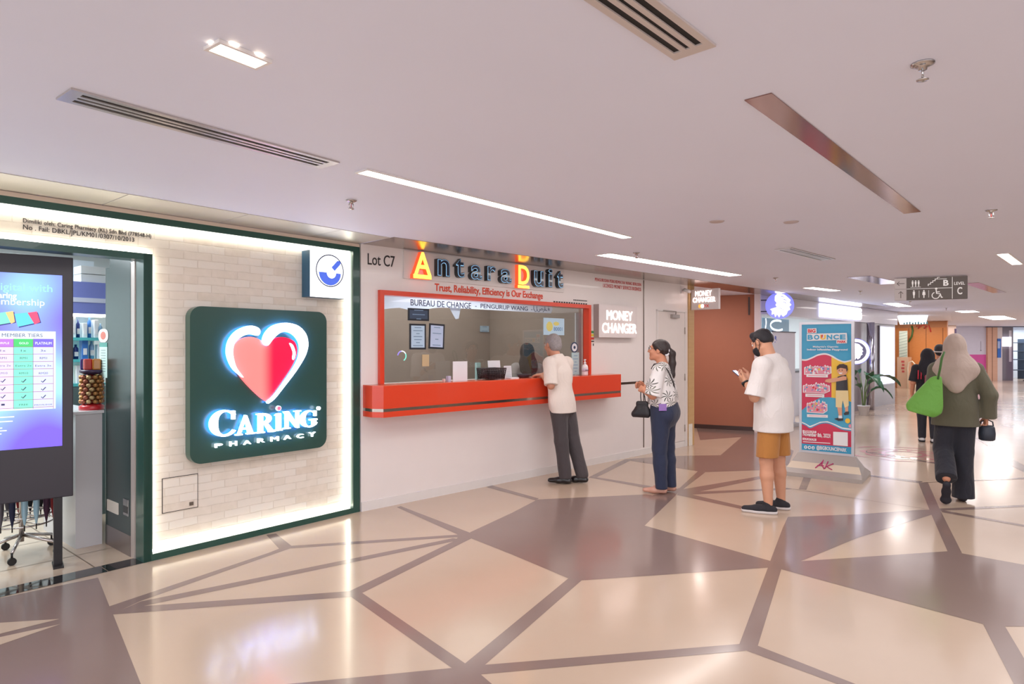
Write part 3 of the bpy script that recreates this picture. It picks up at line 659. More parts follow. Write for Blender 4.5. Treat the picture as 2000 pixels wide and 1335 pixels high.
# wall shelf with boxes and bottles behind the counter
hs0 = WA.hit(128, 650, -1.7)[0]; hs1 = WA.hit(206, 650, -1.7)[0]; hz = [WA.hit(170, y, -1.7)[1] for y in (748, 701, 659, 617)]
sh = on(WA, 'wall_shelf', 'teal-edged lit shelving behind the counter inside the pharmacy', 'shelf', hs0, 0, -1.7); TEAL = M('shelf_teal', (90, 196, 200), .3)
LAV = M('shelf_header_lavender', (126, 136, 206), .4)
x = MB(); x.box(0, hs1-hs0, .3, .33, 0, 2.3, M('shelf_back_white', (226, 236, 240), .4)); x.build('back_panel', sh)
for z in hz[:3]: x = MB(); x.box(0, hs1-hs0, 0, .3, z-.025, z, TEAL); x.build('shelf', sh)
x = MB(); x.box(0, hs1-hs0, -.02, .3, hz[3]+.02, hz[3]+.3, LAV); x.box(0, hs1-hs0, -.024, -.02, hz[3]+.12, hz[3]+.16, M('shelf_header_stripe', (210, 214, 236), .4)); x.build('header', sh)
x = MB(); x.box(0, hs1-hs0, 0, .1, hz[3]-.005, hz[3]+.02, M('shelf_lamp', (255, 250, 235), .4, emit=3)); x.build('lamp', sh)
x = MB(); x.box(0, hs1-hs0, 0, .3, 0, hz[0]-.03, M('shelf_cabinet_grey', (90, 110, 112), .4)); x.build('cabinet', sh)
W_ = hs1-hs0; cols = [('white', (228, 232, 238)), ('blue', (60, 120, 200)), ('navy', (40, 60, 130)), ('pale blue', (150, 190, 230)), ('yellow', (226, 200, 110))]
for li, (z, names) in enumerate(((hz[2], ['blue', 'white', 'navy', 'white', 'blue', 'white', 'pale blue']), (hz[1], ['white', 'navy', 'blue', 'pale blue', 'white']), (hz[0], ['yellow', 'white', 'blue', 'yellow']))):
    for k, nm in enumerate(names):
        u = W_*(k+.5)/len(names); w2 = W_/len(names)*.38; h2 = .13+.03*((k*5+li) % 3); c = dict(cols)[nm]
        x = MB()
        if (k+li) % 2: x.box(-w2, w2, -.04, .04, 0, h2, M('pack_'+nm.replace(' ', '_'), c, .35), .003)
        else: x.lathe([(w2*.9, 0), (w2*.9, h2*.75), (w2*.4, h2*.85), (w2*.4, h2)], M('pack_'+nm.replace(' ', '_'), c, .3), 16)
        x.box(-w2*.6, w2*.6, -.043 if (k+li) % 2 else -w2*.92, -.035 if (k+li) % 2 else -w2*.5, h2*.2, h2*.5, M('pack_label', (236, 236, 240), .5))
        place = ['top', 'middle', 'bottom'][li]; kind = 'box' if (k+li) % 2 else 'bottle'
        ordn = ['first', 'second', 'third', 'fourth', 'fifth', 'sixth', 'seventh'][k]
        o = x.build('product_'+kind); tag(o, f'{nm} {kind}, {ordn} from the left on the {place} teal shelf', 'product', 'products on the teal shelving'); o.location = WA.pt(hs0+u, z, -1.76); o.rotation_euler = (0, 0, WA.ang)
p = WA.hit(181, 530, -1.75); 
for k, (dz_, lb) in enumerate(((0.0, 'lower'), (.075, 'upper'))):
    o = MB().box(-.1, .1, -.1, .1, 0, .07, M('carton_white', (224, 226, 224), .6), .004).build('carton'); tag(o, f'white flat carton, {lb} of two on top of the shelving', 'box', 'cartons on top of the shelving'); o.location = WA.pt(p[0], hz[3]+.302+dz_, -1.82); o.rotation_euler = (0, 0, WA.ang)

# umbrella rack
rc = WA.pt(-.5, 0, -.86); ur = thing('umbrella_rack', 'round chrome rack on castors behind the screen stand, hung with folded umbrellas', 'rack', rc, WA.ang)
CHR = M('rack_chrome', (200, 192, 188), .2, metal=.9)
x = MB(); x.tube([(0, 0, .1), (0, 0, 1.25)], .016, CHR, 12); x.build('post', ur)
for z, r in ((.24, .19), (.30, .19), (1.1, .16)):
    x = MB(); x.tube([(r*math.cos(a*PI/16), r*math.sin(a*PI/16), z) for a in range(32)], .006, CHR, 8, closed=True)
    for k in range(4): x.tube([(0, 0, z), (r*math.cos(k*PI/2+.4), r*math.sin(k*PI/2+.4), z)], .005, CHR, 6)
    x.build('ring', ur)
for k in range(5):
    a = k*2*PI/5+.5; ex, ey = .24*math.cos(a), .24*math.sin(a)
    x = MB(); x.tube([(0, 0, .15), (ex, ey, .085)], .012, CHR, 8); f_ = x.build('foot', ur)
    y_ = MB(); y_.tube([(ex, ey, .085), (ex, ey, .05)], .007, M('castor_black', (24, 22, 22), .5), 8); y_.prism([(u+ex, v) for u, v in circ(0, .026, .026, 16)], ey-.009, ey+.009, MATS['castor_black']); y_.build('castor', f_)
ucol = [('red', (150, 30, 36)), ('black', (24, 22, 28)), ('plum', (70, 34, 60)), ('pale blue', (170, 206, 222)), ('navy', (30, 34, 66)), ('grey', (96, 92, 100))]
for k in range(20):
    a = 2*PI*k/20+.1; nm, c = ucol[(k*5+(k//6)) % 6]; pos = rc+Vector((.218*math.cos(a), .218*math.sin(a), .24))
    t = thing('umbrella', f'folded {nm} umbrella hanging in the round rack behind the screen stand', 'umbrella', pos, a, 'umbrellas in the round rack')
    x = MB(); prof = [(.004, .02), (.015, .1), (.021, .35), (.02, .6), (.010, .7)]; vs_ = []; fs = []; n = 16
    for r, z in prof:
        for j in range(n): vs_.append((r*(1+.18*math.cos(8*2*PI*j/n))*math.cos(2*PI*j/n), r*(1+.18*math.cos(8*2*PI*j/n))*math.sin(2*PI*j/n), z))
    for i in range(len(prof)-1):
        for j in range(n): fs.append((i*n+j, i*n+(j+1) % n, (i+1)*n+(j+1) % n, (i+1)*n+j))
    x.add(vs_, fs, M('umbrella_'+nm.replace(' ', '_'), c, .6), True); x.build('canopy', t)
    x = MB(); x.tube([(0, 0, -.02), (0, 0, .74)], .004, MATS['castor_black'], 8); x.build('shaft', t)
    x = MB(); x.tube([(0, 0, .72), (0, 0, .84), (.018, 0, .87), (.04, 0, .86), (.046, 0, .83)], .009, MATS['castor_black'], 8); x.build('handle', t)

# screen stand
kp = at(143, 735, 4.43); kd = Vector((.7837, .6212, 0))
WK = Wall(kp-kd*.86, kp)
ks = on(WK, 'screen_stand', 'tall black advertising screen on two legs in the pharmacy doorway', 'display screen', 0, 0, 0)
KB = M('kiosk_black', (48, 42, 50), .35)
kz0 = WK.hit(143, 968)[1]; kz1 = WK.hit(143, 503)[1]
x = MB(); x.box(0, .86, 0, .07, kz0, kz1, KB, .006); x.build('housing', ks)
for s_ in (.06, .75):
    x = MB(); x.box(s_, s_+.05, .01, .06, .0, kz0, M('kiosk_leg_black', (30, 26, 28), .4), .003); x.box(s_-.005, s_+.055, -.05, .12, 0, .012, MATS['kiosk_leg_black']); x.build('leg', ks)
def k1(cx, cy): return WK.hit(cx/3.423, 510+cy/3.423, .004)
sx1 = k1(416, 600)[0]; sx0 = .86-sx1+.0; sz0 = k1(416, 1232)[1]; sz1 = k1(416, 95)[1]
def screen_mat():
    m = bpy.data.materials.new('screen_image'); m.use_nodes = True; nt = m.node_tree; N = nt.nodes; L = nt.links; b = N['Principled BSDF']
    tc = N.new('ShaderNodeTexCoord'); nz = N.new('ShaderNodeTexNoise'); nz.inputs['Scale'].default_value = 2.0; nz.inputs['Detail'].default_value = 0
    cr = N.new('ShaderNodeValToRGB'); e = cr.color_ramp.elements; e[0].position = .33; e[0].color = lin((110, 84, 235))+[1]; e[1].position = .7; e[1].color = lin((150, 214, 250))+[1]
    q = e.new(.5); q.color = lin((126, 150, 245))+[1]
    L.new(tc.outputs['Object'], nz.inputs['Vector']); L.new(nz.outputs['Fac'], cr.inputs[0]); L.new(cr.outputs[0], b.inputs['Emission Color']); b.inputs['Emission Strength'].default_value = 1.0
    b.inputs['Base Color'].default_value = (.01, .01, .01, 1); b.inputs['Roughness'].default_value = .15; return m
def EM(name, c, e=.95): return M('screen_'+name, (8, 8, 8), .2, emit=e, ecol=c)
x = MB(); x.box(sx0, sx1, -.003, 0, sz0, sz1, screen_mat()); 
def kb(cx0, cy0, cx1, cy1, mat, y=-.0036):
    a = k1(cx0, cy1); b = k1(cx1, cy0); zc = (k1(cx0, cy0)[1]+k1(cx1, cy0)[1])/2; zd = (k1(cx0, cy1)[1]+k1(cx1, cy1)[1])/2
    x.add([(a[0], y, zd), (b[0], y, zd), (b[0], y, zc), (a[0], y, zc)], [(0, 1, 2, 3)], mat)
def kt(body, cx0, cy0, cx1, cy1, mat, bold=.0, y=-.0044):
    a = k1(cx0, cy1); b = k1(cx1, cy0); x.text(body, a[0], b[0], a[1], b[1], y, .0003, mat, bold)
WT = EM('white', (236, 240, 255)); DK = EM('ink', (50, 56, 96), .8); LVR = EM('lavender_cell', (196, 200, 246)); LPK = EM('pink_cell', (214, 196, 236)); GR = EM('mint_cell', (120, 222, 190)); GH = EM('green_head', (60, 190, 100)); VH = EM('violet_head', (110, 92, 220)); PH = EM('pink_head', (176, 110, 214)); LN = EM('line', (140, 50, 100))
tx0 = -330
kb(tx0-15, 465, 372, 1000, EM('table_white', (214, 228, 246)))
ys = [518, 572, 621, 672, 722, 773, 826, 879, 931, 985]
colsx = [(tx0, -50, None), (-50, 90, 'p'), (90, 222, 'g'), (222, 357, 'v')]
for a0_, b0_, k in colsx:
    hd = {None: PH, 'p': PH, 'g': GH, 'v': VH}[k]; bd = {None: LPK, 'p': LPK, 'g': GR, 'v': LVR}[k]
    kb(a0_, ys[0], b0_, ys[1], hd, -.004); kb(a0_, ys[1], b0_, ys[-1], bd, -.004)
for y in ys[1:]: kb(tx0, y-1.3, 357, y+1.3, LN, -.0042)
for xx in (tx0, -50, 90, 222, 357): kb(xx-1.3, ys[0], xx+1.3, ys[-1], LN, -.0042)
kt('MEMBER TIERS', 12, 484, 285, 505, DK); kt('PURPLE', -25, 540, 62, 553, WT); kt('GOLD', 128, 540, 190, 554, WT); kt('PLATINUM', 236, 539, 345, 556, WT)
cells = [['1x', '1x', '3x'], ['RM1', 'RM1', 'RM1'], ['Extra 2x', 'Extra 2x', 'Extra 3x'], ['RM10', 'RM10', 'RM20'], None, None, None, ['-', 'FREE', 'PRIVILEGE']]
for r in range(8):
    for c, mid in enumerate((20, 158, 290)):
        yc = (ys[r+1]+ys[r+2])/2
        if cells[r] is None:
            pts = [k1(mid-14, yc+0), k1(mid-5, yc+9), k1(mid+16, yc-12)]
            so = stroke(pts, .006); x.add([(a_, -.0046, b_) for a_, b_ in so], [tuple(range(len(so)))[::-1]], DK)
        else:
            wd = 6*len(cells[r][c])+6; kt(cells[r][c], mid-wd, yc-7, mid+wd, yc+7, DK)
kt('digital with', -45, 160, 350, 205, EM('lime', (150, 226, 190))); kt('Your Caring', -210, 210, 112, 250, WT, .02); kt('Membership', -95, 255, 298, 300, WT, .0)
for pts, c1, c2 in (([(-40, 350), (88, 332), (100, 405), (-30, 428)], (120, 220, 190), (250, 190, 120)), ([(96, 352), (246, 335), (268, 405), (120, 438)], (90, 196, 226), (240, 70, 110))):
    Q = [k1(*p) for p in pts]; mid = [((Q[0][0]+Q[1][0])/2+.01, (Q[0][1]+Q[1][1])/2), ((Q[2][0]+Q[3][0])/2+.03, (Q[2][1]+Q[3][1])/2)]
    x.poly([(a_+.006, -.0038, b_-.006) for a_, b_ in Q][::-1], EM('card_shadow', (40, 40, 110)), True); x.poly([(a_, -.004, b_) for a_, b_ in Q], EM('card%d' % c1[0], c1)); x.poly([(a_, -.0042, b_) for a_, b_ in (mid[0], Q[1], Q[2], mid[1])], EM('card%d' % c2[1], c2))
for k, (a_, b_) in enumerate(((1045, 95), (1075, 85), (1120, 15), (1138, 45), (1160, 10))): kb(-300, a_, b_, a_+7, WT)
x.build('screen', ks)
# ================================================================== MONEY CHANGER COUNTER
ORANGE = M('orange_laminate', (222, 66, 34), .28, coat=.3, var=.02)
wf = on(WB, 'window_frame', 'bright orange frame around the wide counter window', 'window frame', w0, 0, 0)
wl = w1-w0; tk = .045
x = MB(); x.box(0, tk, -.04, .06, 1.158, wz1, ORANGE); x.build('side_post', wf); x = MB(); x.box(wl-tk, wl, -.04, .06, 1.158, wz1, ORANGE); x.build('side_post', wf)
x = MB(); x.box(tk, wl-tk, -.04, .06, wz1-tk, wz1, ORANGE); x.build('top_rail', wf)
ct = on(WB, 'service_counter', 'long projecting orange counter with a thin steel band under the window', 'counter', .02, 0, 0)
CLn = cEnd-.02
x = MB(); pts = [(0, -.002), (.0, -.16), (.06, -.25), (CLn-.05, -.25), (CLn, -.18), (CLn, -.002)]
def slab(x, pts, z0, z1, mat):
    n = len(pts); A = [(p[0], p[1], z0) for p in pts]; B = [(p[0], p[1], z1) for p in pts]
    x.add(A+B, [tuple(range(n))[::-1] if False else tuple(range(n-1, -1, -1)), tuple(range(n, 2*n))]+[(i, (i+1) % n, (i+1) % n+n, i+n) for i in range(n)], mat)
# pts run clockwise seen from above, so flip for outward faces
pts = pts[::-1] if False else pts
cpts = [(0, -.002), (0, -.16), (.06, -.25), (CLn-.05, -.25), (CLn, -.18), (CLn, -.002)]
slab(x, cpts, .948, 1.15, ORANGE); x.build('front', ct)
x = MB(); slab(x, [(a, b+.0) for a, b in cpts], .87, .92, ORANGE); x.build('lower_rail', ct)
x = MB(); slab(x, [(0.002, -.002), (.002, -.157), (.061, -.246), (CLn-.051, -.246), (CLn-.002, -.177), (CLn-.002, -.002)], .92, .948, M('counter_steel_band', (176, 166, 156), .18, metal=1)); x.build('steel_band', ct)
x = MB(); slab(x, cpts, 1.15, 1.157, M('orange_worktop', (226, 96, 66), .25, coat=.3)); x.build('worktop', ct)
setloc(tag(MB().box(w0+.01, w1-.01, .125, .5, 1.10, 1.134, M('inner_sill_grey', (190, 186, 184), .4)).build('inner_worktop'), 'grey inner worktop on the clerk side of the counter glass', 'counter'), WB)

# ---- name sign with channel letters
p0 = WB.hit(789, 515, .02); p1 = WB.hit(1102, 550, .02); pz1 = (WB.hit(789, 488, .02)[1]+WB.hit(1102, 528, .02)[1])/2; pz0 = (WB.hit(789, 543, .02)[1]+WB.hit(1102, 571, .02)[1])/2
nm = ((p0[0]+p1[0])/2, (pz0+pz1)/2)
ns = on(WB, 'name_sign', 'white panel with raised dark and yellow channel letters over the counter window', 'shop sign', nm[0], nm[1], 0)
x = MB(); x.box(p0[0]-nm[0], p1[0]-nm[0], -.02, 0, pz0-nm[1], pz1-nm[1], M('sign_panel_white', (224, 216, 212), .3)); x.build('panel', ns)
LBLK = M('letter_black', (18, 20, 28), .25, coat=.4); LRIM = M('letter_rim_blue', (150, 205, 245), .4, emit=.42); LNAVY = M('letter_navy', (16, 30, 56), .2, coat=.5)
YEL = M('letter_yellow_lit', (255, 214, 80), .4, emit=1.25); OSIDE = M('letter_orange_side', (236, 84, 40), .4, emit=.55)
def w5(cx, cy, o=.07): s, z = WB.hit(690+cx/5.5625, 460+cy/5.5625, o); return s-nm[0], z-nm[1]
def w6(cx, cy, o=.07): s, z = WB.hit(980+cx/5.5625, 460+cy/5.5625, o); return s-nm[0], z-nm[1]
for ch, f_, x0, y0, x1, y1 in (('n', w5, 912, 262, 1050, 436), ('t', w5, 1112, 252, 1208, 452), ('a', w5, 1276, 324, 1400, 476), ('r', w5, 1455, 335, 1552, 488), ('a', w5, 1600, 366, 1720, 512), ('u', w6, 348, 386, 456, 552), ('i', w6, 505, 362, 552, 558), ('t', w6, 598, 386, 668, 566)):
    a = f_(x0, y1); b = f_(x1, y0); x = MB()
    x.text(ch, a[0], b[0], a[1], b[1], -.021, .05, LBLK, .035); e = .006
    x.text(ch, a[0]+e, b[0]-e, a[1]+e, b[1]-e, -.0715, .002, LRIM, .018); e = .010
    x.text(ch, a[0]+e, b[0]-e, a[1]+e, b[1]-e, -.074, .002, LNAVY, .004); x.build('letter', ns)
for ch, f_, x0, y0, x1, y1, u0, u1 in (('A', w5, 655, 188, 850, 425, 432, 460), ('D', w6, 178, 328, 300, 530, 545, 566)):
    a = f_(x0, y1); b = f_(x1, y0); x = MB()
    x.text(ch, a[0], b[0], a[1], b[1], -.021, .05, OSIDE, .03); x.text(ch, a[0]+.004, b[0]-.004, a[1]+.004, b[1]-.004, -.0715, .003, YEL, .015)
    a = f_(x0-5, u1); b = f_(x1, u0); x.box(a[0], b[0], -.07, -.021, a[1], b[1], OSIDE); x.box(a[0]+.003, b[0]-.003, -.073, -.0702, a[1]+.002, b[1]-.002, YEL); x.build('letter', ns)
REDV = M('orange_red_vinyl', (222, 74, 40), .5); REDP = M('dusty_red_vinyl', (206, 96, 92), .5)
wall_text(WB, 'Lot C7', (718, 494, 516), (771, 500, 522), .001, INK, 'lot_lettering', 'black lot number lettering on the white wall left of the sign', bold=.005)
wall_text(WB, 'Trust, Reliability, Efficiency is Our Exchange', (849, 553, 573), (1060, 571, 587), .001, REDV, 'slogan_lettering', 'orange red slogan lettering between the name sign and the window frame', bold=.022)
wall_text(WB, 'PENGURUSAN PERKHIDMATAN WANG BERLESEN', (1162, 543, 549), (1252, 552, 558), .001, REDP, 'licence_lettering', 'upper line of small red licence lettering left of the vertical seam', bold=.0)
wall_text(WB, 'LICENSED MONEY SERVICES BUSINESS', (1178, 555, 562), (1252, 560, 567), .001, REDP, 'licence_lettering', 'lower line of small red licence lettering left of the vertical seam', bold=.0)
x = MB()
for (px0, px1, py) in ((1120, 1147, 586), (1081, 1148, 590)):
    a = WB.hit(px0, py-(px1-px0)*.02, .002); b = WB.hit(px1, py+1.5, .002); n = 14
    for k in range(n): x.box(a[0]+(b[0]-a[0])*k/n, a[0]+(b[0]-a[0])*(k+.7)/n, -.0005, 0, a[1]-.008, a[1]+.008, INK)
o = tag(x.build('fine_print_lettering'), 'two lines of tiny black print at the top right corner of the window frame', 'lettering'); setloc(o, WB, 0, 0, .001)
# lettering on the glass
NAVYV = M('navy_vinyl', (44, 50, 84), .5)
wall_text(WB, 'BUREAU DE CHANGE', (802, 584, 597), (920, 591, 602), -.042, NAVYV, 'window_lettering', 'navy english lettering at the top left of the counter window', bold=.004, depth=.001)
wall_text(WB, '-  PENGURUP WANG  -', (928, 593, 601), (1040, 598, 607), -.042, NAVYV, 'window_lettering', 'navy malay lettering at the top middle of the counter window', bold=.004, depth=.001)
wall_text(WB, '\u0627\u0644\u0635\u0631\u0627\u0641', (1042, 598, 609), (1073, 598, 609), -.042, NAVYV, 'window_lettering', 'navy arabic lettering at the top right of the counter window', depth=.001)
# rolled white blind behind the glass
BL = M('blind_white', (214, 222, 240), .6, var=0); BL.node_tree.nodes['Principled BSDF'].inputs['Subsurface Weight'].default_value = 0
_n = BL.node_tree.nodes; _tr = _n.new('ShaderNodeBsdfTranslucent'); _tr.inputs[0].default_value = lin((214, 222, 240))+[1]; _ms = _n.new('ShaderNodeMixShader'); _ms.inputs[0].default_value = .5
BL.node_tree.links.new(_n['Principled BSDF'].outputs[0], _ms.inputs[1]); BL.node_tree.links.new(_tr.outputs[0], _ms.inputs[2]); BL.node_tree.links.new(_ms.outputs[0], _n['Material Output'].inputs['Surface'])
area('blind_fill_lamp', WB.pt(1.1, 2.36, -.42), 1.6, .12, 16, (.9, .95, 1.0), (math.radians(-62), 0, WB.ang))  # unseen lamp added inside the window to light the blind
b0 = WB.hit(748, 580, -.1)[0]; b1 = WB.hit(1078, 600, -.1)[0]; L_ = b1-b0; zt = wz1-.02
vs_ = []; N_ = 24
for i in range(N_+1):
    u = i/N_; drop = .10+.05*math.exp(-((u-.16)/.08)**2)+.05*math.exp(-((u-.0)/.06)**2)
    for z, d in ((zt, 0), (zt-drop*.5, -.015), (zt-drop, .012)): vs_.append((b0+L_*u, .1+d+.006*math.sin(9*u), z))
x = MB(); x.add(vs_, [(i*3+j, (i+1)*3+j, (i+1)*3+j+1, i*3+j+1) for i in range(N_) for j in range(2)], BL, True)
fp = b0+L_*.36; x.poly([(fp-.06, .095, zt-.10), (fp+.09, .09, zt-.10), (fp+.06, .085, zt-.21), (fp+.02, .088, zt-.22)], BL)
o = tag(x.build('roller_blind'), 'crumpled white blind hanging along the top inside the counter window', 'blind'); setloc(o, WB)
# framed papers in the booth (stuck to the inside of the glass)
def sheet(name, label, cat, px, off, paper, border=None, lines=0, tilt=0.0, extra=None, th=.006):
    a = WB.rect(*px, off); c = ((a[0]+a[1])/2, (a[2]+a[3])/2); hw, hh = (a[1]-a[0])/2, (a[3]-a[2])/2
    t = on(WB, name, label, cat, c[0], c[1], off); t.rotation_euler = (0, tilt, WB.ang)
    e = .018 if border else 0
    if border: x = MB(); x.box(-hw, hw, 0, th, -hh, hh, border); x.build('frame', t)
    x = MB(); x.box(-hw+e, hw-e, -.001, .0005 if border else th, -hh+e, hh-e, paper)
    if lines:
        for k in range(lines):
            z = hh*.7-1.4*hh*k/(lines-1) if lines > 1 else 0; wv = (hw-e)*(.5+.25*math.sin(k*2.3))
            x.box(-wv, wv, -.0016, -.001, z-.004, z+.004, M('print_blue_grey', (120, 150, 180), .6))
    if extra: extra(x, hw, hh)
    x.build('paper', t); return t
PAPB = M('paper_pale_blue', (186, 214, 236), .6); FRB = M('frame_black', (26, 32, 44), .35); PAPW = M('paper_white', (228, 228, 232), .6)
sheet('plaque', 'dark framed plaque with white print, top one of the three window notices', 'plaque', (797, 602, 838, 626), -.036, M('plaque_navy', (58, 76, 100), .4), FRB, 3)
sheet('framed_certificate', 'framed pale blue certificate with printed lines, left of the pair', 'certificate', (800, 632, 832, 682), -.036, PAPB, FRB, 7)
sheet('framed_certificate', 'framed pale blue certificate hanging slightly tilted, right of the pair', 'certificate', (838, 632, 868, 681), -.036, M('paper_blue_pink', (190, 208, 236), .6), FRB, 4, .04)
sheet('sticky_note', 'small tan paper slip stuck under the framed certificates', 'note', (825, 692, 838, 715), -.036, M('paper_tan', (196, 176, 136), .6))
def mapx(x, hw, hh):
    x.prism([(u*hw*.32-hw*.45, v*hh*.6) for u, v in circ(0, 0, 1, 9)], -.002, -.001, M('map_yellow', (220, 210, 120), .6))
    x.prism([(u*hw*.3+hw*.2, v*hh*.25+hh*.35) for u, v in circ(0, 0, 1, 7)], -.002, -.001, MATS['map_yellow']); x.text('80001', -hw*.05, hw*.8, -hh*.5, -hh*.05, -.001, .001, M('print_blue', (90, 130, 180), .6), .01)
sheet('map_poster', 'pale blue poster with yellow shapes inside the window above the grey-haired man', 'poster', (1062, 621, 1102, 654), -.036, M('poster_pale_blue', (184, 214, 232), .6), extra=mapx)
sheet('wall_label', 'small pale label in the middle of the back wall of the booth', 'label', (938, 636, 955, 648), -1.88, PAPB, lines=2)
sheet('wall_label', 'small pale label at the back wall of the booth beside the ceiling spots', 'label', (1003, 637, 1021, 650), -1.88, PAPB, lines=2)
sheet('paper_notice', 'narrow stack of paper notices low at the right end of the window', 'notice', (1117, 688, 1131, 731), -.036, M('notice_blue_grey', (176, 200, 204), .6), lines=6)
a = WB.hit(1122, 678, -.036); t = on(WB, 'round_badge', 'dark blue rimmed round badge on the glass at the window end', 'badge', a[0], a[1], -.036)
x = MB(); x.prism(circ(0, 0, .066), 0, .004, M('badge_navy', (40, 60, 92), .4)); x.prism(circ(0, 0, .05), -.001, 0, PAPW); x.prism(circ(0, 0, .02), -.002, -.001, MATS['badge_navy']); x.build('disc', t)
a = WB.rect(1125, 611, 1133, 736, -.1); o = tag(MB().box(a[0], a[1]+.02, 0, .02, 1.14, a[3], M('pale_reveal', (214, 218, 226), .5)).build('window_reveal'), 'white upright panel just inside the right end of the window', 'panel'); setloc(o, WB, 0, 0, -.1)
a = WB.hit(785, 695, -.1); t = on(WB, 'ring_lamp', 'small arc-shaped glass reflection with a rainbow tint, modelled as a glowing tube inside the window', 'lamp', a[0], a[1], -.1)  # a reflection on the glass, built as a glowing coloured arc
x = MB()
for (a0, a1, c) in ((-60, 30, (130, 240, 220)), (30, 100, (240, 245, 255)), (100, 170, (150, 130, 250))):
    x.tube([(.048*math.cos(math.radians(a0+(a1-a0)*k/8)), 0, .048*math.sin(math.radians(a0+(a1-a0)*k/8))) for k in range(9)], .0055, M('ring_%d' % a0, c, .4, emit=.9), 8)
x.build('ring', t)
def cst(x, hw, hh):
    for k, c in enumerate(((60, 150, 90), (230, 210, 70), (206, 70, 60))): x.box(-hw, hw, -.0018, -.001, hh*(.95-.42*k)-hh*.3, hh*(.95-.42*k), M('sticker_%d' % k, c, .5))
    x.box(-hw*.6, hw, -.0018, -.001, -hh*.5, -hh*.35, INK); x.box(hw*.5, hw*.9, -.0018, -.001, -hh, -hh*.7, INK)
sheet('wall_sticker', 'small strip of green, yellow and red stickers beside the orange frame', 'sticker', (1151.5, 645, 1160, 675), .002, M('sticker_base', (222, 214, 206), .5), extra=cst, th=.0015)

# ---- things on the counter top (z = 1.157)
def on_counter(px, off): return WB.hit(px, 740, off)[0]
TOPC = 1.157
t = on(WB, 'display_card', 'blank white standing card on the counter left of the basket', 'display card', on_counter(899, .1), TOPC, .1)
x = MB(); x.box(-.095, .095, 0, .006, 0, .2, PAPW, .001); x.build('panel', t); x = MB(); x.box(-.03, .03, .005, .06, 0, .005, PAPW); x.build('foot', t)
o = tag(MB().box(-.018, .018, -.02, .02, 0, .055, M('small_box_lilac', (190, 190, 214), .5), .003).build('small_box'), 'little lilac box beside the white standing card', 'box'); setloc(o, WB, on_counter(876, .1), TOPC, .1)
o = tag(MB().box(-.012, .012, -.012, .012, 0, .03, M('small_block_pink', (214, 186, 180), .5), .003).build('small_block'), 'tiny pink block at the left of the counter items', 'block'); setloc(o, WB, on_counter(867, .1), TOPC, .1)
t = on(WB, 'basket', 'dark woven plastic basket on the counter holding white papers', 'basket', on_counter(960, .09), TOPC+.008, .09); BK = M('basket_dark', (44, 30, 34), .4)
x = MB(); bw_, bd, bh = .13, .09, .115
def ringpts(z, k): return [(-bw_*k, -bd*k, z), (bw_*k, -bd*k, z), (bw_*k, bd*k, z), (-bw_*k, bd*k, z)]
for j in range(6):
    z = .01+.02*j; k = .86+.14*z/bh; x.tube([(-bw_*k, -bd*k, z), (bw_*k, -bd*k, z), (bw_*k, bd*k, z), (-bw_*k, bd*k, z)], .0075 if j in (0, 5) else .006, BK, 8, closed=True)
for i in range(11):
    u = -1+2*i/10
    for sy in (-1, 1): x.tube([(bw_*.86*u, sy*bd*.86, 0), (bw_*u, sy*bd, bh)], .0065, BK, 6)
for i in range(7):
    v = -1+2*i/6
    for sx in (-1, 1): x.tube([(sx*bw_*.86, bd*.86*v, 0), (sx*bw_, bd*v, bh)], .0065, BK, 6)
x.build('weave', t); x = MB(); x.box(-bw_*.84, bw_*.84, -bd*.84, bd*.84, 0.001, .01, BK); x.build('bottom', t)
x = MB(); x.box(-bw_*.9, bw_*.9, -bd*.9, bd*.9, .088, .092, M('basket_cloth', (36, 28, 32), .8)); x.build('liner', t)
o = tag(MB().box(-.09, .09, 0, .004, 0, .2, PAPW).build('paper_sheet'), 'white sheet leaning up behind the woven basket', 'paper'); setloc(o, WB, on_counter(966, -.012), TOPC, -.0); o.rotation_euler = (-.12, 0, WB.ang)
o = tag(MB().box(-.028, .028, 0, .03, 0, .2, M('pale_teal_card', (170, 206, 206), .5)).build('small_carton'), 'pale teal upright carton behind the basket corner', 'box'); setloc(o, WB, on_counter(941, -.02), TOPC-.022, -.07)
x = MB(); x.box(-.055, .055, 0, .004, 0, .14, PAPW)
for k in range(8): x.box(-.045, .045, -.0006, 0, .125-.015*k, .128-.015*k, M('print_grey', (110, 120, 124), .6))
o = tag(x.build('price_sheet'), 'white printed sheet standing right of the basket', 'paper'); setloc(o, WB, on_counter(993, .04), TOPC, .04); o.rotation_euler = (-.1, 0, WB.ang)
o = tag(MB().box(-.06, .06, -.04, .04, 0, .012, PAPW, .001).build('paper_pad'), 'flat white pad lying in front of the printed sheet', 'paper'); setloc(o, WB, on_counter(1001, .1), TOPC, .1)
t = on(WB, 'money_tray', 'shallow dark oval tray on the counter before the grey-haired man', 'tray', on_counter(1023, .04), TOPC, .04)
x = MB(); vs_ = []; prof = [(.0, .012), (.6, .012), (.92, .035), (1.0, .042), (1.0, .034), (.85, .008), (.6, 0.0), (0, 0)]; n = 28
for r, z in prof:
    for k in range(n): vs_.append((.095*r*math.cos(2*PI*k/n), .06*r*math.sin(2*PI*k/n), z))
x.add(vs_, [(i*n+k, (i+1)*n+k, (i+1)*n+(k+1) % n, i*n+(k+1) % n) for i in range(len(prof)-1) for k in range(n)], M('tray_dark', (58, 52, 60), .35), True); x.build('dish', t)
t = on(WB, 'pump_bottle', 'white hand sanitiser pump bottle at the right end of the counter', 'bottle', on_counter(1142.5, .12), TOPC, .12); PB = M('bottle_white', (226, 218, 220), .25, coat=.3)
x = MB(); x.lathe([(.036, 0), (.038, .01), (.038, .1), (.03, .125), (.014, .135), (.014, .145)], PB, 24); x.build('body', t)
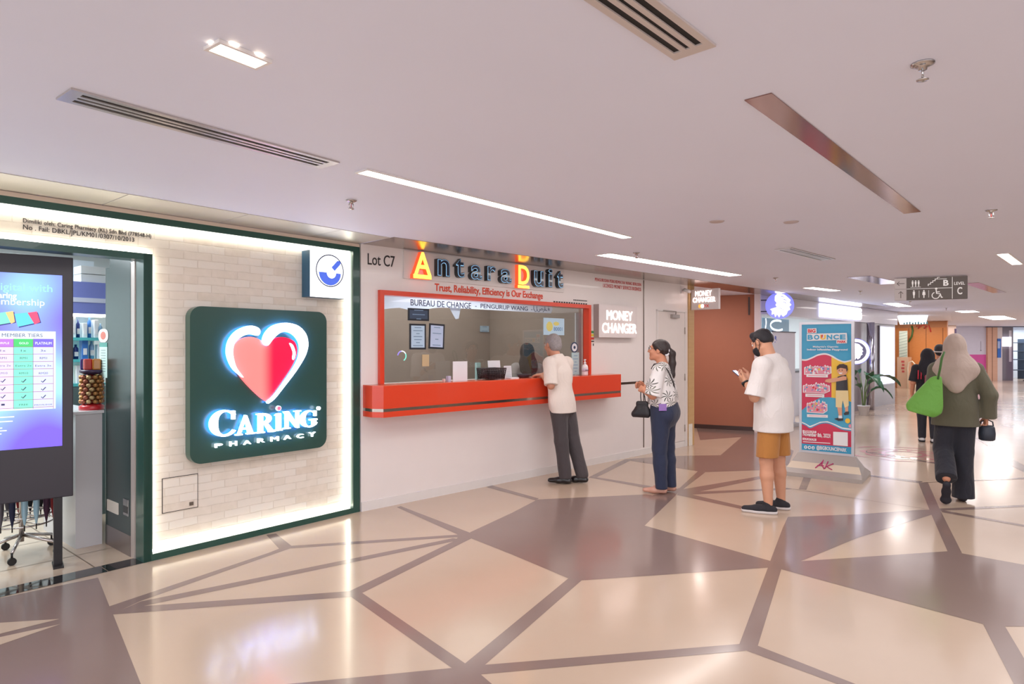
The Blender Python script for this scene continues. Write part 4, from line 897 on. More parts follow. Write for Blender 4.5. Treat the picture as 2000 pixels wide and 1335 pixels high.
x = MB(); x.lathe([(.0385, .045), (.0385, .085)], M('bottle_label', (206, 190, 206), .5), 24); x.box(-.03, .03, -.0392, -.03, .06, .066, INK); x.build('label', t)
x = MB(); x.lathe([(.016, .145), (.016, .16), (.006, .162), (.006, .188)], PB, 16); x.box(-.01, .012, -.01, .01, .186, .197, PB, .003); x.tube([(0, 0, .192), (-.03, -.012, .19), (-.038, -.016, .182)], .0045, PB, 8); x.build('pump', t)

# ---- lit letter boxes
LEDW = M('led_letter_white', (255, 232, 226), .4, emit=2.2); SBX = M('sign_box_white', (222, 212, 210), .35); SBS = M('sign_box_side', (164, 152, 148), .4)
a = WB.rect(1170, 596, 1244, 659, .09); c = ((a[0]+a[1])/2, (a[2]+a[3])/2); hw, hh = (a[1]-a[0])/2, (a[3]-a[2])/2
t = on(WB, 'light_box_sign', 'white box sign with glowing letters mounted flat on the wall beside the window', 'sign', c[0], c[1], .09)
x = MB(); x.box(-hw, hw, .003, .09, -hh, hh, SBS); x.build('case', t); x = MB(); x.box(-hw, hw, 0, .003, -hh, hh, SBX); x.build('face', t)
def bulbs(x, body, x0, x1, z0, z1, y):
    x.text(body, x0, x1, z0, z1, y, .006, LEDW, .0)
x = MB(); bulbs(x, 'MONEY', -hw*.62, hw*.74, hh*.08, hh*.66, -.0); bulbs(x, 'CHANGER', -hw*.84, hw*.97, -hh*.72, -hh*.12, -.0); x.build('letters', t)
bp = WB.pt(sE+.05, 0, .03); WS = Wall((bp.x, bp.y), (bp.x+WB.n.x*.46, bp.y+WB.n.y*.46))
a = WS.rect(1349, 564, 1402, 604, 0); 
t = on(WS, 'projecting_sign', 'white blade sign with glowing letters sticking out at the passage corner', 'sign', 0, a[2], 0); hh = a[3]-a[2]
x = MB(); x.box(0, .45, .003, .06, 0, hh, SBX); x.build('case', t)
x = MB(); bulbs(x, 'MONEY', .07, .34, hh*.66, hh*.92, .003); bulbs(x, 'CHANGER', .03, .40, hh*.36, hh*.6, .003); x.build('letters', t)
x = MB(); x.prism(circ(.15, hh*.17, .028, 20), -.003, .003, M('card_logo_orange', (240, 160, 70), .4, emit=.7)); x.prism(circ(.19, hh*.17, .028, 20), -.004, .002, M('card_logo_white', (250, 236, 226), .4, emit=1)); x.text('FX', .22, .30, hh*.1, hh*.24, .003, .003, M('sign_red_letter', (190, 60, 60), .4, emit=.3), .02); x.build('logo', t)
p = WB.hit(1341, 566, .08); t = on(WB, 'security_camera', 'small white security camera on the wall corner beside the blade sign', 'camera', p[0], p[1], 0)
x = MB(); x.box(-.04, .04, -.012, 0, -.05, .06, SBX, .003); x.build('mount', t); x = MB(); x.tube([(0, -.012, 0), (.0, -.06, -.01)], .012, SBX, 10); x.tube([(-.05, -.075, .0), (.075, -.085, -.02)], .028, M('camera_white', (206, 200, 198), .4), 14); x.build('body', t)
x = MB(); x.tube([(.075, -.085, -.02), (.082, -.0856, -.021)], .022, M('lens_black', (16, 16, 18), .15, coat=.5), 14); x.build('lens', t)
# ================================================================== RIGHT HAND SHOPS
FASC = M('fascia_lilac_white', (208, 202, 212), .35, coat=.2)
f0 = WB.hit(1484, 700)[0]; f1 = WB.hit(1753, 700)[0]; fz = 2.10
x = MB(); x.box(f0, f1, 0, .35, fz, H-.006, FASC); setloc(struct(x.build('wall_fascia')), WB)
g0 = WB.hit(1664, 700)[0]; g1 = WB.hit(1753, 700)[0]; GRY = M('grey_taupe_panel', (138, 128, 134), .3, coat=.2)
x = MB(); x.box(g0, g1, .06, .3, 0, fz, GRY); x.box(g1-.12, g1, .3, 5.2, 0, H-.006, M('beige_return', (206, 186, 176), .5)); setloc(struct(x.build('wall_shop_front')), WB)
x = MB(); x.box(f0, f1, 3.0, 3.1, 0, H-.006, INT); x.box(f0-.1, f0, .3, 3.1, 0, H-.006, INT); x.box(g0, g0+.1, .3, 3.0, 0, H-.006, INT); setloc(struct(x.build('wall_shop_inside')), WB)
area('shop_lamp', WB.pt((f0+g0)/2, H-.03, -1.5), 2.2, 1.2, 60, (.9, .94, 1.0), (0, 0, WB.ang))
SW = M('shop_sign_blown_white', (228, 236, 255), .4, emit=3.2); 
a = WB.rect(1605, 583, 1683, 625, .06)
t = on(WB, 'fascia_sign', 'glaring white lit letter sign on the coffee shop fascia', 'shop sign', (a[0]+a[1])/2, 2.14, .06); hw = (a[1]-a[0])/2
x = MB(); x.box(-hw, hw, .012, .06, 0, .28, M('fascia_sign_back', (215, 222, 255), .4, emit=1.2)); x.build('case', t)
x = MB(); x.text('ZUS COFFEE', -hw*.96, hw*.96, .03, .25, .012, .03, SW, .05); x.build('letters', t)
# round bearded head sign on its bracket
bc = at(1523, 596, 11.3); DISC = M('disc_violet', (120, 124, 232), .35, emit=.55)
hs = thing('round_head_sign', 'round violet blade sign with a glowing white bearded head in profile', 'shop sign', bc, math.atan2(-.35, 1)); R_ = .235
x = MB(); x.prism(circ(0, 0, R_, 40), 0, .08, DISC); x.build('disc', hs)
HW = M('disc_white_lit', (250, 250, 255), .4, emit=1.3)
head = [(-.35, .78), (-.12, 1.0), (.1, .93), (.35, .86), (.6, .62), (.8, .42), (.72, .2), (.86, .02), (.7, -.12), (.78, -.35), (.6, -.45), (.5, -.72), (.25, -.92), (.08, -.7), (-.05, -.98), (-.2, -.7), (-.34, -.95), (-.42, -.66), (-.62, -.74), (-.58, -.45), (-.72, -.3), (-.4, -.2), (-.2, -.14), (-.32, .05), (-.22, .2), (-.38, .42)]
x = MB(); x.prism([(u*R_*.92, v*R_*.92) for u, v in head], -.008, -.0005, HW)
for pts in ([(.1, .5), (.35, .42), (.6, .28)], [(.15, .3), (.38, .2), (.5, .06)], [(-.2, -.25), (.05, -.2), (.25, -.35), (.3, -.5)], [(-.05, .7), (.2, .66), (.4, .55)]):
    x.prism(stroke([(u*R_, v*R_) for u, v in pts], [.006, .014, .004][:len(pts)] if len(pts) == 3 else [.004, .012, .01, .003]), -.0095, -.0082, DISC)
x.build('head_emblem', hs)
x = MB(); 
for z in (.1, -.1): x.tube([(-.5, .04, z), (-R_*.9, .04, z)], .009, M('bracket_black', (30, 30, 36), .4), 8)
x.box(-.52, -.5, 0, .08, -.16, .16, MATS['bracket_black']); x.build('bracket', hs)
# pale poster pane inside the shop and the white roll-up banner
a = WB.rect(1490, 622, 1541, 648, -.4); t = on(WB, 'wall_poster', 'pale blue poster with white swirls behind the head of the phone user', 'poster', (a[0]+a[1])/2, (a[2]+a[3])/2, -.4); hw, hh = (a[1]-a[0])/2, (a[3]-a[2])/2
x = MB(); x.box(-hw, hw, 0, .02, -hh, hh, M('poster_sky', (150, 196, 222), .4)); 
x.prism(stroke([(-hw*.8+.02*math.sin(k*.6), hh*.9-hh*1.7*k/8) for k in range(9)], .03), -.003, -.0005, HW)
x.prism(stroke([(hw*(.1+.55*math.cos(math.radians(aa))), hh*.75*math.sin(math.radians(aa))) for aa in range(60, 330, 18)], .035), -.003, -.0005, HW); x.build('print', t)
b0 = WB.hit(1509, 800, .12)[0]; b1 = WB.hit(1553, 800, .12)[0]; bt_ = WB.hit(1530, 649, .12)[1]
t = on(WB, 'banner_stand', 'white roll-up banner stand behind the phone user', 'banner', b0, 0, .12)
x = MB(); x.box(0, b1-b0, 0, .006, .07, bt_, M('banner_white', (220, 218, 228), .5)); 
for q in ((.12, -.1, .035), (.16, -.14, .012), (.1, -.18, .012)): x.prism(circ(q[0], bt_+q[1], q[2], 16), -.002, 0, M('banner_blue', (96, 112, 200), .5))
x.build('banner', t); x = MB(); x.box(-.01, b1-b0+.01, -.012, .018, bt_, bt_+.02, M('banner_rail', (70, 66, 80), .4)); x.build('top_rail', t); x = MB(); x.box(-.01, b1-b0+.01, -.09, .1, 0, .07, M('banner_foot', (170, 168, 174), .35, metal=.6), .006); x.build('foot', t)
x = MB(); x.tube([((b1-b0)/2, .012, .07), ((b1-b0)/2, .012, bt_)], .008, MATS['banner_rail'], 8); x.build('pole', t)
# coffee machine / dark counter items seen in the gap beside the banner
t = on(WB, 'shop_counter', 'white shop counter just inside the coffee shop opening', 'counter', WB.hit(1556, 800, -.6)[0], 0, -.6)
x = MB(); x.box(-.3, 1.9, 0, .5, 0, .95, M('shop_counter_white', (216, 216, 226), .3)); x.build('body', t); x = MB(); x.box(-.33, 1.93, -.03, .53, .95, .99, M('shop_counter_top', (70, 64, 70), .3)); x.build('worktop', t)
for k, (c, h_, lb) in enumerate((((40, 40, 60), .34, 'dark'), ((206, 150, 60), .2, 'amber'), ((30, 26, 30), .28, 'black'))):
    o = MB().lathe([(.06, 0), (.065, h_*.7), (.03, h_*.9), (.03, h_)], M('jar_'+lb, c, .3), 16).build('canister'); tag(o, lb+' canister on the coffee shop counter beside the banner', 'canister'); o.location = WB.pt(WB.hit(1556, 800, -.6)[0]-.12+.2*k, .99, -.85)
# round ring sign
t = thing('round_ring_sign', 'round white lit ring sign projecting from the taupe wall behind the promotion stand', 'shop sign', at(1671, 686, 14.3), math.atan2(-.45, 1)); r_ = .29
x = MB(); x.prism(circ(0, 0, r_, 40), 0, .16, M('ring_sign_violet', (110, 110, 210), .4, emit=.6)); x.build('case', t)
x = MB(); x.prism(circ(0, 0, r_*.95, 40), -.004, -.0003, HW); x.prism(circ(0, 0, r_*.74, 40), -.006, -.0043, M('ring_sign_grey', (120, 116, 150), .4)); x.build('face', t)
x = MB(); x.prism([(u*r_*.6, v*r_*.66) for u, v in head], -.010, -.0065, HW); x.build('head_emblem', t)
cc0 = WB.hit(1701.5, 700, .1); x = MB(); x.lathe([(.085, 0), (.085, fz)], M('column_chrome', (190, 190, 204), .12, metal=1), 28, smooth=True); o = struct(x.build('trim_7')); o.location = WB.pt(cc0[0], 0, .09)
a = WB.rect(1718, 636, 1747, 751, -.03); t = on(WB, 'light_box', 'tall white glowing light box on the taupe wall by the plant', 'light box', (a[0]+a[1])/2, (a[2]+a[3])/2, -.055); hw, hh = (a[1]-a[0])/2, (a[3]-a[2])/2
x = MB(); x.box(-hw, hw, -.03, -.006, -hh, hh, M('light_box_frame', (150, 146, 156), .3, metal=.5)); x.build('frame', t)
x = MB(); x.box(-hw+.03, hw-.03, -.036, -.0305, -hh+.03, hh-.03, M('light_box_face', (214, 220, 250), .4, emit=.9)); x.box(hw*.35, hw*.9, -.039, -.0362, -hh+.04, hh-.04, M('light_box_tube', (246, 246, 255), .4, emit=2.0)); x.build('face', t)
# potted plant
pp = WB.pt(WB.hit(1687, 795, .4)[0], 0, .40); t = thing('potted_plant', 'broad-leaved green plant in a small white pot before the taupe wall', 'plant', pp, .3)
x = MB(); x.lathe([(.085, 0), (.12, .2), (.125, .2), (.125, .22), (.1, .22)], M('pot_white', (222, 216, 218), .4), 24); x.build('pot', t)
x = MB(); x.lathe([(.0, .195), (.11, .2)], M('soil', (60, 44, 34), .9), 16); x.build('soil', t)
LEAF = M('leaf_green', (44, 96, 62), .35, var=.25, scale=9)
for k, (az, ln, lift, wd) in enumerate(((-.45, .62, .60, .2), (2.6, .4, .58, .17), (3.4, .6, .42, .12), (.4, .3, .66, .1), (1.4, .22, .72, .1), (-1.6, .4, .5, .09), (4.4, .5, .6, .11), (5.6, .42, .34, .09))):
    st = [(.02*math.cos(az), .02*math.sin(az), .2), (.05*math.cos(az), .05*math.sin(az), .2+lift*.6), (.14*math.cos(az), .14*math.sin(az), .2+lift)]
    x = MB(); x.tube(st, [.011, .009, .007], M('stem_green', (110, 130, 80), .5), 8); x.build('stem', t)
    x = MB(); n = 12; vs_ = []; ux, uy = math.cos(az), math.sin(az); 
    for i in range(n+1):
        u = i/n; rr = .14+ln*u; z = .2+lift+.12*math.sin(u*2.4)*1.2-.25*u*u; w_ = wd*math.sin(PI*min(1, .06+u*.94))**.7
        for sd, dz in ((-1, .03), (-.5, 0), (0, -.015), (.5, 0), (1, .03)): vs_.append((rr*ux-uy*w_*sd, rr*uy+ux*w_*sd, z+dz+.006*math.sin(u*30)*abs(sd)))
    x.add(vs_, [(i*5+j, i*5+j+1, (i+1)*5+j+1, (i+1)*5+j) for i in range(n) for j in range(4)], LEAF, True); x.build('leaf', t)

# ---- orange timber shop in its recess
qa = at(1748, 700, 24.0); qb = at(1850, 700, 22.8); WO = Wall((qa.x, qa.y), (qb.x, qb.y))
OW = wood_mat('orange_timber', (222, 146, 84), (204, 124, 64), .45, 3.0, 26.0)
x = MB(); x.box(-.6, WO.L, 0, .12, 0, H-.006, OW)
for s_ in (.45, 1.0, 1.52): x.box(s_, s_+.015, -.004, 0, 0, 2.2, M('timber_seam', (120, 66, 32), .6))
setloc(struct(x.build('wall_timber')), WO); area('timber_lamp', WO.pt(.8, H-.04, 1.3), 1.2, .8, 16, (1, .93, .82), (0, 0, WO.ang))
x = MB(); x.box(-.6, WO.L, -.02, .0, 2.22, H-.008, M('timber_header', (190, 128, 84), .5)); setloc(struct(x.build('trim_8')), WO)
def w7(px, py): return WO.hit(px, py, .02)
x = MB(); x.tube([(w7(*p)[0], -.03, w7(*p)[1]) for p in ((1781, 636), (1783, 645), (1781, 656), (1775, 667))], .03, M('neon_green', (70, 110, 50), .4), 8); o = tag(x.build('wall_decoration'), 'green curved wall decoration on the orange timber wall', 'decoration'); setloc(o, WO)
x = MB(); x.tube([(w7(*p)[0], -.02, w7(*p)[1]) for p in ((1789, 637), (1797, 635), (1793, 641), (1803, 634), (1809, 637), (1805, 641), (1814, 635), (1818, 648))], .022, M('script_red', (214, 70, 60), .4), 8); o = tag(x.build('wall_script'), 'red looping script on the orange timber wall', 'wall sign'); setloc(o, WO)
a = WO.rect(1756, 646, 1772, 697, .5); x = MB(); x.box(a[0], a[1], 0, .04, a[2], a[3], M('screen_panel_pale', (196, 206, 196), .5))
for k in range(9): x.prism(stroke([(a[0], a[2]+(a[3]-a[2])*k/9), (a[1], a[2]+(a[3]-a[2])*(k+.7)/9)], .02), -.006, -.0005, M('screen_panel_line', (160, 176, 168), .5))
o = tag(x.build('patterned_screen'), 'pale patterned screen at the left of the orange timber shop', 'panel'); setloc(o, WO, 0, 0, .5); 
a = WO.rect(1752, 697, 1774, 756, .5); t = on(WO, 'kiosk_counter', 'beige kiosk counter with red marks in the orange timber shop', 'counter', a[0], 0, .5)
x = MB(); x.box(0, a[1]-a[0], 0, .4, 0, a[3], M('kiosk_beige', (212, 176, 150), .5)); x.build('body', t)
x = MB(); 
for k in range(4): x.box(.14+.02*(k % 2), .24, -.006, 0, a[3]-.2-.12*k, a[3]-.13-.12*k, M('kiosk_red_mark', (190, 80, 80), .5))
x.build('lettering', t)
p = w7(1779, 745); x = MB(); x.tube([(-.1, 0, 0), (-.1, 0, .75), (-.06, 0, .95), (.04, 0, 1.0), (.12, 0, .9), (.13, 0, .1), (.13, 0, 0)], .025, M('arch_cream', (236, 220, 196), .4), 10); o = tag(x.build('arched_rail'), 'cream arched rail beside the beige kiosk counter', 'rail'); setloc(o, WO, p[0]+.16, 0, .62)
q0 = at(1755, 625, 19.2); WQ = Wall((q0.x, q0.y), (q0.x+.9, q0.y-.25)); c = [WQ.hit(px, py) for px, py in ((1755, 617), (1813, 615), (1808, 632), (1760, 633))]
t = on(WQ, 'hanging_light_sign', 'glowing trapezoid sign hanging before the orange timber shop', 'shop sign', 0, c[3][1], 0)
x = MB(); x.prism([(s_, z-c[3][1]) for s_, z in c], 0, .12, M('hang_sign_white', (240, 248, 255), .4, emit=1.6)); x.build('case', t)
x = MB()
for k in range(9): x.box(c[3][0]+.06+.075*k, c[3][0]+.1+.075*k, -.008, -.0005, .0, .05+.012*(k % 3), M('hang_sign_teal', (90, 150, 160), .4))
x.build('lettering', t)
for s_ in (.1, .65): 
    x = MB(); x.tube([(s_, .06, .3), (s_, .06, H-c[3][1]-.002)], .008, M('bracket_black', (30, 30, 36), .4), 8); x.build('hanger', t)
# ---- wall at the far end
EY = 29.0
def ex(px): return (px-CX)/F*EY
def ez(py): return CZ-(py-HY)/F*EY
ENDW = M('end_wall_white', (214, 212, 226), .45)
x = MB(); x.box(ex(1866), ex(1926), EY, EY+.2, 0, H-.006, ENDW); x.box((.676)*27.4, (.694)*27.4, EY-1.6, EY+.2, 0, H-.006, M('beige_pillar', (206, 178, 158), .5)); x.box((.6915)*27.4, (.694)*27.4, EY-1.62, EY-1.6, 0.9, H-.15, M('plum_line', (70, 50, 80), .5)); struct(x.build('wall_end'))
x = MB(); x.box(ex(1926), ex(1945), EY-.1, EY+.2, 0, ez(638), wood_mat('door_peach', (224, 178, 150), (212, 164, 134), .4)); x.box(ex(1934.3), ex(1935.3), EY-.105, EY-.1, 0, ez(638), M('door_seam', (130, 90, 70), .6)); struct(x.build('door_3'))
x = MB(); x.box(ex(1925), 34, EY-.15, EY+.2, ez(639), ez(633), M('header_slate', (88, 92, 108), .4)); x.box(ex(1925), 34, EY, EY+.2, ez(633), H-.006, ENDW); struct(x.build('trim_9'))
x = MB(); x.box(ex(1945), ex(1955), EY-.08, EY+.2, 0, ez(639), M('end_panel_pale', (224, 214, 212), .4)); x.box(ex(1955), ex(1978), EY-.02, EY+.2, 0, ez(639), M('end_panel_grey', (120, 112, 120), .35, coat=.2)); struct(x.build('wall_end_shop'))
x = MB(); x.box(ex(1978), 34, EY+2.5, EY+2.6, 0, H-.006, M('end_shop_white', (206, 216, 226), .5)); x.box(ex(1978), ex(1979), EY, EY+2.5, 0, H-.006, ENDW); struct(x.build('wall_end_shop_inside')); area('end_shop_lamp', ((ex(2050)), EY+1.2, H-.03), 3, 1.6, 70, (.92, .97, 1))
o = tag(MB().box(ex(1878), ex(1925.5), EY-.006, EY-.0005, ez(722), ez(692), M('pink_vinyl', (214, 80, 160), .4)).build('pink_panel'), 'bright pink panel low on the white end wall', 'panel')
x = MB(); x.box(ex(1915.2), ex(1916), EY-.004, EY-.0005, ez(683), ez(666), M('end_print_grey', (130, 126, 140), .5)); x.prism(circ(ex(1915.6), ez(684), .03, 12), EY-.004, EY-.0005, MATS['end_print_grey']); tag(x.build('wall_print'), 'thin grey arrow print above the pink panel on the end wall', 'wall sign')
x = MB(); x.box(ex(1944), ex(1952), EY-.1, EY-.0805, ez(698), ez(661), M('poster_blue', (50, 110, 200), .4)); x.box(ex(1945), ex(1950), EY-.102, EY-.1, ez(680), ez(666), M('poster_light', (170, 190, 230), .4)); tag(x.build('blue_poster'), 'tall blue poster on the pale panel at the far end', 'poster')
x = MB(); x.box(ex(1956), ex(1971.5), EY-.12, EY-.03, ez(676), ez(658), M('end_sign_lit', (244, 244, 255), .4, emit=1.6)); tag(x.build('square_light_sign'), 'square white glowing sign on the grey panel at the far end', 'shop sign')
x = MB(); x.box(ex(1970), ex(1975), EY-.028, EY-.0205, ez(706), ez(645), M('menu_pale', (206, 200, 204), .5)); tag(x.build('menu_board'), 'narrow pale upright board beside the square glowing sign', 'board')
t = thing('promotion_standee', 'purple and orange promotion standee at the far right edge', 'banner', (ex(1996), EY-.6, 0)); PU = M('standee_purple', (96, 50, 140), .5)
x = MB(); hgt = 1.5-(677-HY)/F*(EY-.6); x.box(-.3, .5, 0, .02, .05, hgt, PU); x.box(-.3, .5, -.004, -.0005, .05, .55, M('standee_orange', (210, 120, 70), .5)); x.box(-.3, .1, -.006, -.0042, .05, .3, PU)
for k in range(4): x.prism(circ(-.1+.05*(k % 2), hgt-.2-.27*k, .07, 14), -.004, -.0005, M('standee_white', (230, 210, 230), .5))
x.build('board', t); x = MB(); x.box(-.32, .52, -.12, .14, 0, .05, M('standee_foot', (60, 50, 70), .5)); x.build('foot', t)
t = thing('display_rack', 'dark metal display rack inside the far white shop', 'rack', (ex(1990), EY+1.6, 0)); DK_ = M('rack_dark', (60, 72, 90), .4)
for z in (.4, .9, 1.3, 1.7): x = MB(); x.box(-.6, 1.4, -.2, .2, z, z+.04, DK_); x.build('shelf', t)
for s_ in (-.6, 1.36): x = MB(); x.box(s_, s_+.04, -.2, .2, 0, 1.9, DK_); x.build('upright', t)

# ---- hanging direction sign
da = at(1748, 560, 8.75); db = at(1890, 556, 8.42); WD = Wall((da.x, da.y), (db.x, db.y)); L_ = WD.L
t = on(WD, 'direction_sign', 'brown hanging direction sign with white arrows and pictograms', 'direction sign', 0, H-.31, 0); SB = M('sign_brown', (74, 62, 54), .4); SGY = M('sign_pale_grey', (168, 156, 152), .4); PW = M('sign_print_white', (226, 222, 218), .5)
hh = .3; sp = .165*L_; sl_ = .795*L_
x = MB(); x.box(sp, L_, 0, .05, 0, hh, SB, .002); x.build('panel', t); x = MB(); x.box(0, sp-.001, 0, .05, 0, hh, SGY, .002); x.build('arrow_panel', t)
x = MB(); x.box(sp, sl_, -.0015, 0, hh*.495, hh*.515, PW); x.box(sl_-.003, sl_+.003, -.0015, 0, 0.005, hh-.005, PW); x.box(0.004, sp-.004, -.0015, 0, hh*.5, hh*.51, SB)
def arrow(x, cx, cz, s_, ang, mat):
    ca, sa = math.cos(ang), math.sin(ang)
    for pts in ([(-1, 0), (1, 0)], [(.35, .6), (1, 0), (.35, -.6)]): x.prism(stroke([(cx+(u*ca-v*sa)*s_, cz+(u*sa+v*ca)*s_) for u, v in pts], .008), -.0016, -.0002, mat)
arrow(x, sp/2, hh*.76, .045, PI, SB); arrow(x, sp/2, hh*.25, .045, PI/2, SB)
def man(x, cx, cz, s_, skirt=False):
    x.prism(circ(cx, cz+s_*.82, s_*.16, 14), -.0016, -.0002, PW)
    x.prism([(cx-s_*.24, cz+s_*.6), (cx+s_*.24, cz+s_*.6), (cx+s_*(.34 if skirt else .2), cz-s_*.2), (cx+s_*.12, cz-s_*.25), (cx+s_*.1, cz-s_*.95), (cx-s_*.1, cz-s_*.95), (cx-s_*.12, cz-s_*.25), (cx-s_*(.34 if skirt else .2), cz-s_*.2)], -.0016, -.0002, PW)
for k in range(3): man(x, sp+.07+.035*k, hh*.74, .045)
x.box(sp+.045, sp+.165, -.0016, -.0002, hh*.57, hh*.585, PW)
st = [(sp+.25, hh*.62)]
for k in range(5): st += [(st[-1][0], st[-1][1]+.022), (st[-1][0]+.026, st[-1][1]+.022)]
x.prism(stroke(st, .012), -.0016, -.0002, PW); x.box(sp+.36, sp+.46, -.0016, -.0002, hh*.9, hh*.92, PW)
x.text('B', sp+.42, sp+.48, hh*.6, hh*.86, -.0002, .0014, PW, .03)
man(x, sp+.085, hh*.26, .055); man(x, sp+.2, hh*.26, .055, True)
for q in (.145, .255): x.box(sp+q-.002, sp+q+.002, -.0016, -.0002, hh*.1, hh*.42, PW)
wx, wz = sp+.34, hh*.2
x.prism(circ(wx-.0, wz+.085, .014, 14), -.0016, -.0002, PW); x.prism(stroke([(wx, wz+.07), (wx+.005, wz+.02), (wx+.045, wz+.015), (wx+.06, wz-.035), (wx+.075, wz-.03)], .013), -.0016, -.0002, PW); x.prism(stroke([(wx+.0, wz+.04), (wx+.04, wz+.042)], .011), -.0016, -.0002, PW)
x.prism(stroke([(wx-.005+.042*math.cos(math.radians(aa)), wz-.005+.042*math.sin(math.radians(aa))) for aa in range(110, 375, 15)], .01), -.0016, -.0002, PW)
x.text('LEVEL', sl_+.02, L_-.03, hh*.62, hh*.75, -.0002, .0014, PW, .01); x.text('C', sl_+.055, L_-.06, hh*.2, hh*.52, -.0002, .0014, PW, .02); x.build('lettering', t)
for s_ in (.25, .75): x = MB(); x.box(L_*s_-.02, L_*s_+.02, .01, .04, hh, .309, M('hanger_steel', (160, 154, 150), .3, metal=.8)); x.build('hanger', t)

# ---- promotion stand
pl, pr = at(1561, 700, 7.66), at(1668, 700, 7.30); WP = Wall((pl.x, pl.y), (pr.x, pr.y)); PL = WP.L
t = on(WP, 'promotion_stand', 'tall silver-framed poster stand of an inflatable playground on a sloped grey base', 'poster stand', 0, 0, 0)
SIL = M('silver_frame', (196, 192, 196), .3, metal=.7); z0 = WP.hit(1615, 887)[1]; z1 = WP.hit(1615, 628)[1]
x = MB(); e = .028
x.box(-.0, e, 0, .05, z0, z1, SIL); x.box(PL-e, PL, 0, .05, z0, z1, SIL); x.box(e, PL-e, 0, .05, z1-e, z1, SIL); x.box(e, PL-e, 0, .05, z0, z0+e, SIL); x.build('frame', t)
def k4(cx, cy): return WP.hit(1530+cx/3.926, 610+cy/3.926)
sx_a, sx_b = k4(142, 500)[0], k4(517, 500)[0]; A_ = [k4(142, 88)[1], k4(517, 85)[1]]; B_ = [k4(145, 1040)[1], k4(520, 1065)[1]]
def kk(cx, cy):
    """poster coordinates traced on the photograph, flattened to the poster's rectangle"""
    u = (cx-142)/375.0; ta = 88-3*u; tb = 1040+25*u; v = (cy-ta)/(tb-ta)
    return e+(PL-2*e)*min(1, max(0, u)), (z1-e)+(z0-z1+2*e)*min(1, max(0, v))
def PC(n, c): return M('promo_'+n, c, .4, var=0, coat=.2)
x = MB(); BLUE = PC('blue', (58, 164, 206)); x.box(e, PL-e, .006, .03, z0+e, z1-e, BLUE)
lay = [.006]
def pg(pts, mat):
    lay[0] -= .00012; x.poly([(kk(*p)[0], lay[0], kk(*p)[1]) for p in pts], mat, False)
def pgc(pts, mat):
    P = [(kk(*p)[0], kk(*p)[1]) for p in pts]; ar = sum(P[i-1][0]*P[i][1]-P[i][0]*P[i-1][1] for i in range(len(P)))
    lay[0] -= .00012; x.poly([(a_, lay[0], b_) for a_, b_ in (P if ar > 0 else P[::-1])], mat)
def ptx(s_, x0, y0, x1, y1, mat, bold=.01):
    a = kk(x0, y1); b = kk(x1, y0); lay[0] -= .00012; x.text(s_, a[0], b[0], a[1], b[1], lay[0], .0003, mat, bold); lay[0] -= .0003
pwt = PC('white', (240, 238, 240)); pcr = PC('crimson', (214, 44, 84)); pye = PC('yellow', (248, 200, 60)); pbl2 = PC('mat_blue', (70, 170, 208)); psk = PC('skin', (226, 164, 130)); pbk = PC('black', (44, 38, 44)); pph = PC('hair', (60, 34, 26)); psh = PC('shorts', (238, 216, 160)); pred = PC('red', (222, 44, 50)); ppk = PC('pastel_pink', (236, 150, 170)); plv = PC('pastel_violet', (150, 120, 190)); pgn = PC('pastel_green', (170, 200, 150))
wave = [(142, 352), (180, 352), (225, 335), (270, 315), (325, 308), (375, 325), (420, 352), (465, 368), (520, 356)]
wave2 = [(142, 836), (175, 850), (205, 868), (240, 855), (285, 835), (340, 830), (395, 850), (450, 875), (520, 884)]
def csp(P, n=6):
    o = []
    for i in range(len(P)-1):
        p0, p1, p2, p3 = P[max(0, i-1)], P[i], P[i+1], P[min(len(P)-1, i+2)]
        for k in range(n):
            t = k/n; o.append(tuple(.5*(2*p1[j]+(p2[j]-p0[j])*t+(2*p0[j]-5*p1[j]+4*p2[j]-p3[j])*t*t+(3*p1[j]-p0[j]-3*p2[j]+p3[j])*t**3) for j in (0, 1)))
    return o+[P[-1]]
wave = csp(wave); wave2 = csp(wave2)
pgc([(142, 345)]+[(a_, b_-2) for a_, b_ in wave]+[(520, 880)]+[(a_, b_) for a_, b_ in wave2[::-1]], pwt)
pgc([(a_, b_+10) for a_, b_ in wave if a_ < 372]+[(370, 334), (370, 640), (300, 640), (142, 760)], pcr)
pgc([(370, 334), (420, 362), (465, 378), (520, 366), (520, 700), (370, 640)], pye)
pgc([(142, 740), (200, 690), (280, 645), (350, 638), (440, 650), (520, 672), (520, 872), (450, 865), (395, 840), (340, 820), (285, 825), (240, 845), (205, 858), (175, 842), (142, 826)], pbl2)
pgc([(142, 1040)]+[(a_, b_+8) for a_, b_ in wave2]+[(520, 1065)], pcr); pgc([(142, 992), (520, 1012), (520, 1065), (142, 1040)], BLUE)
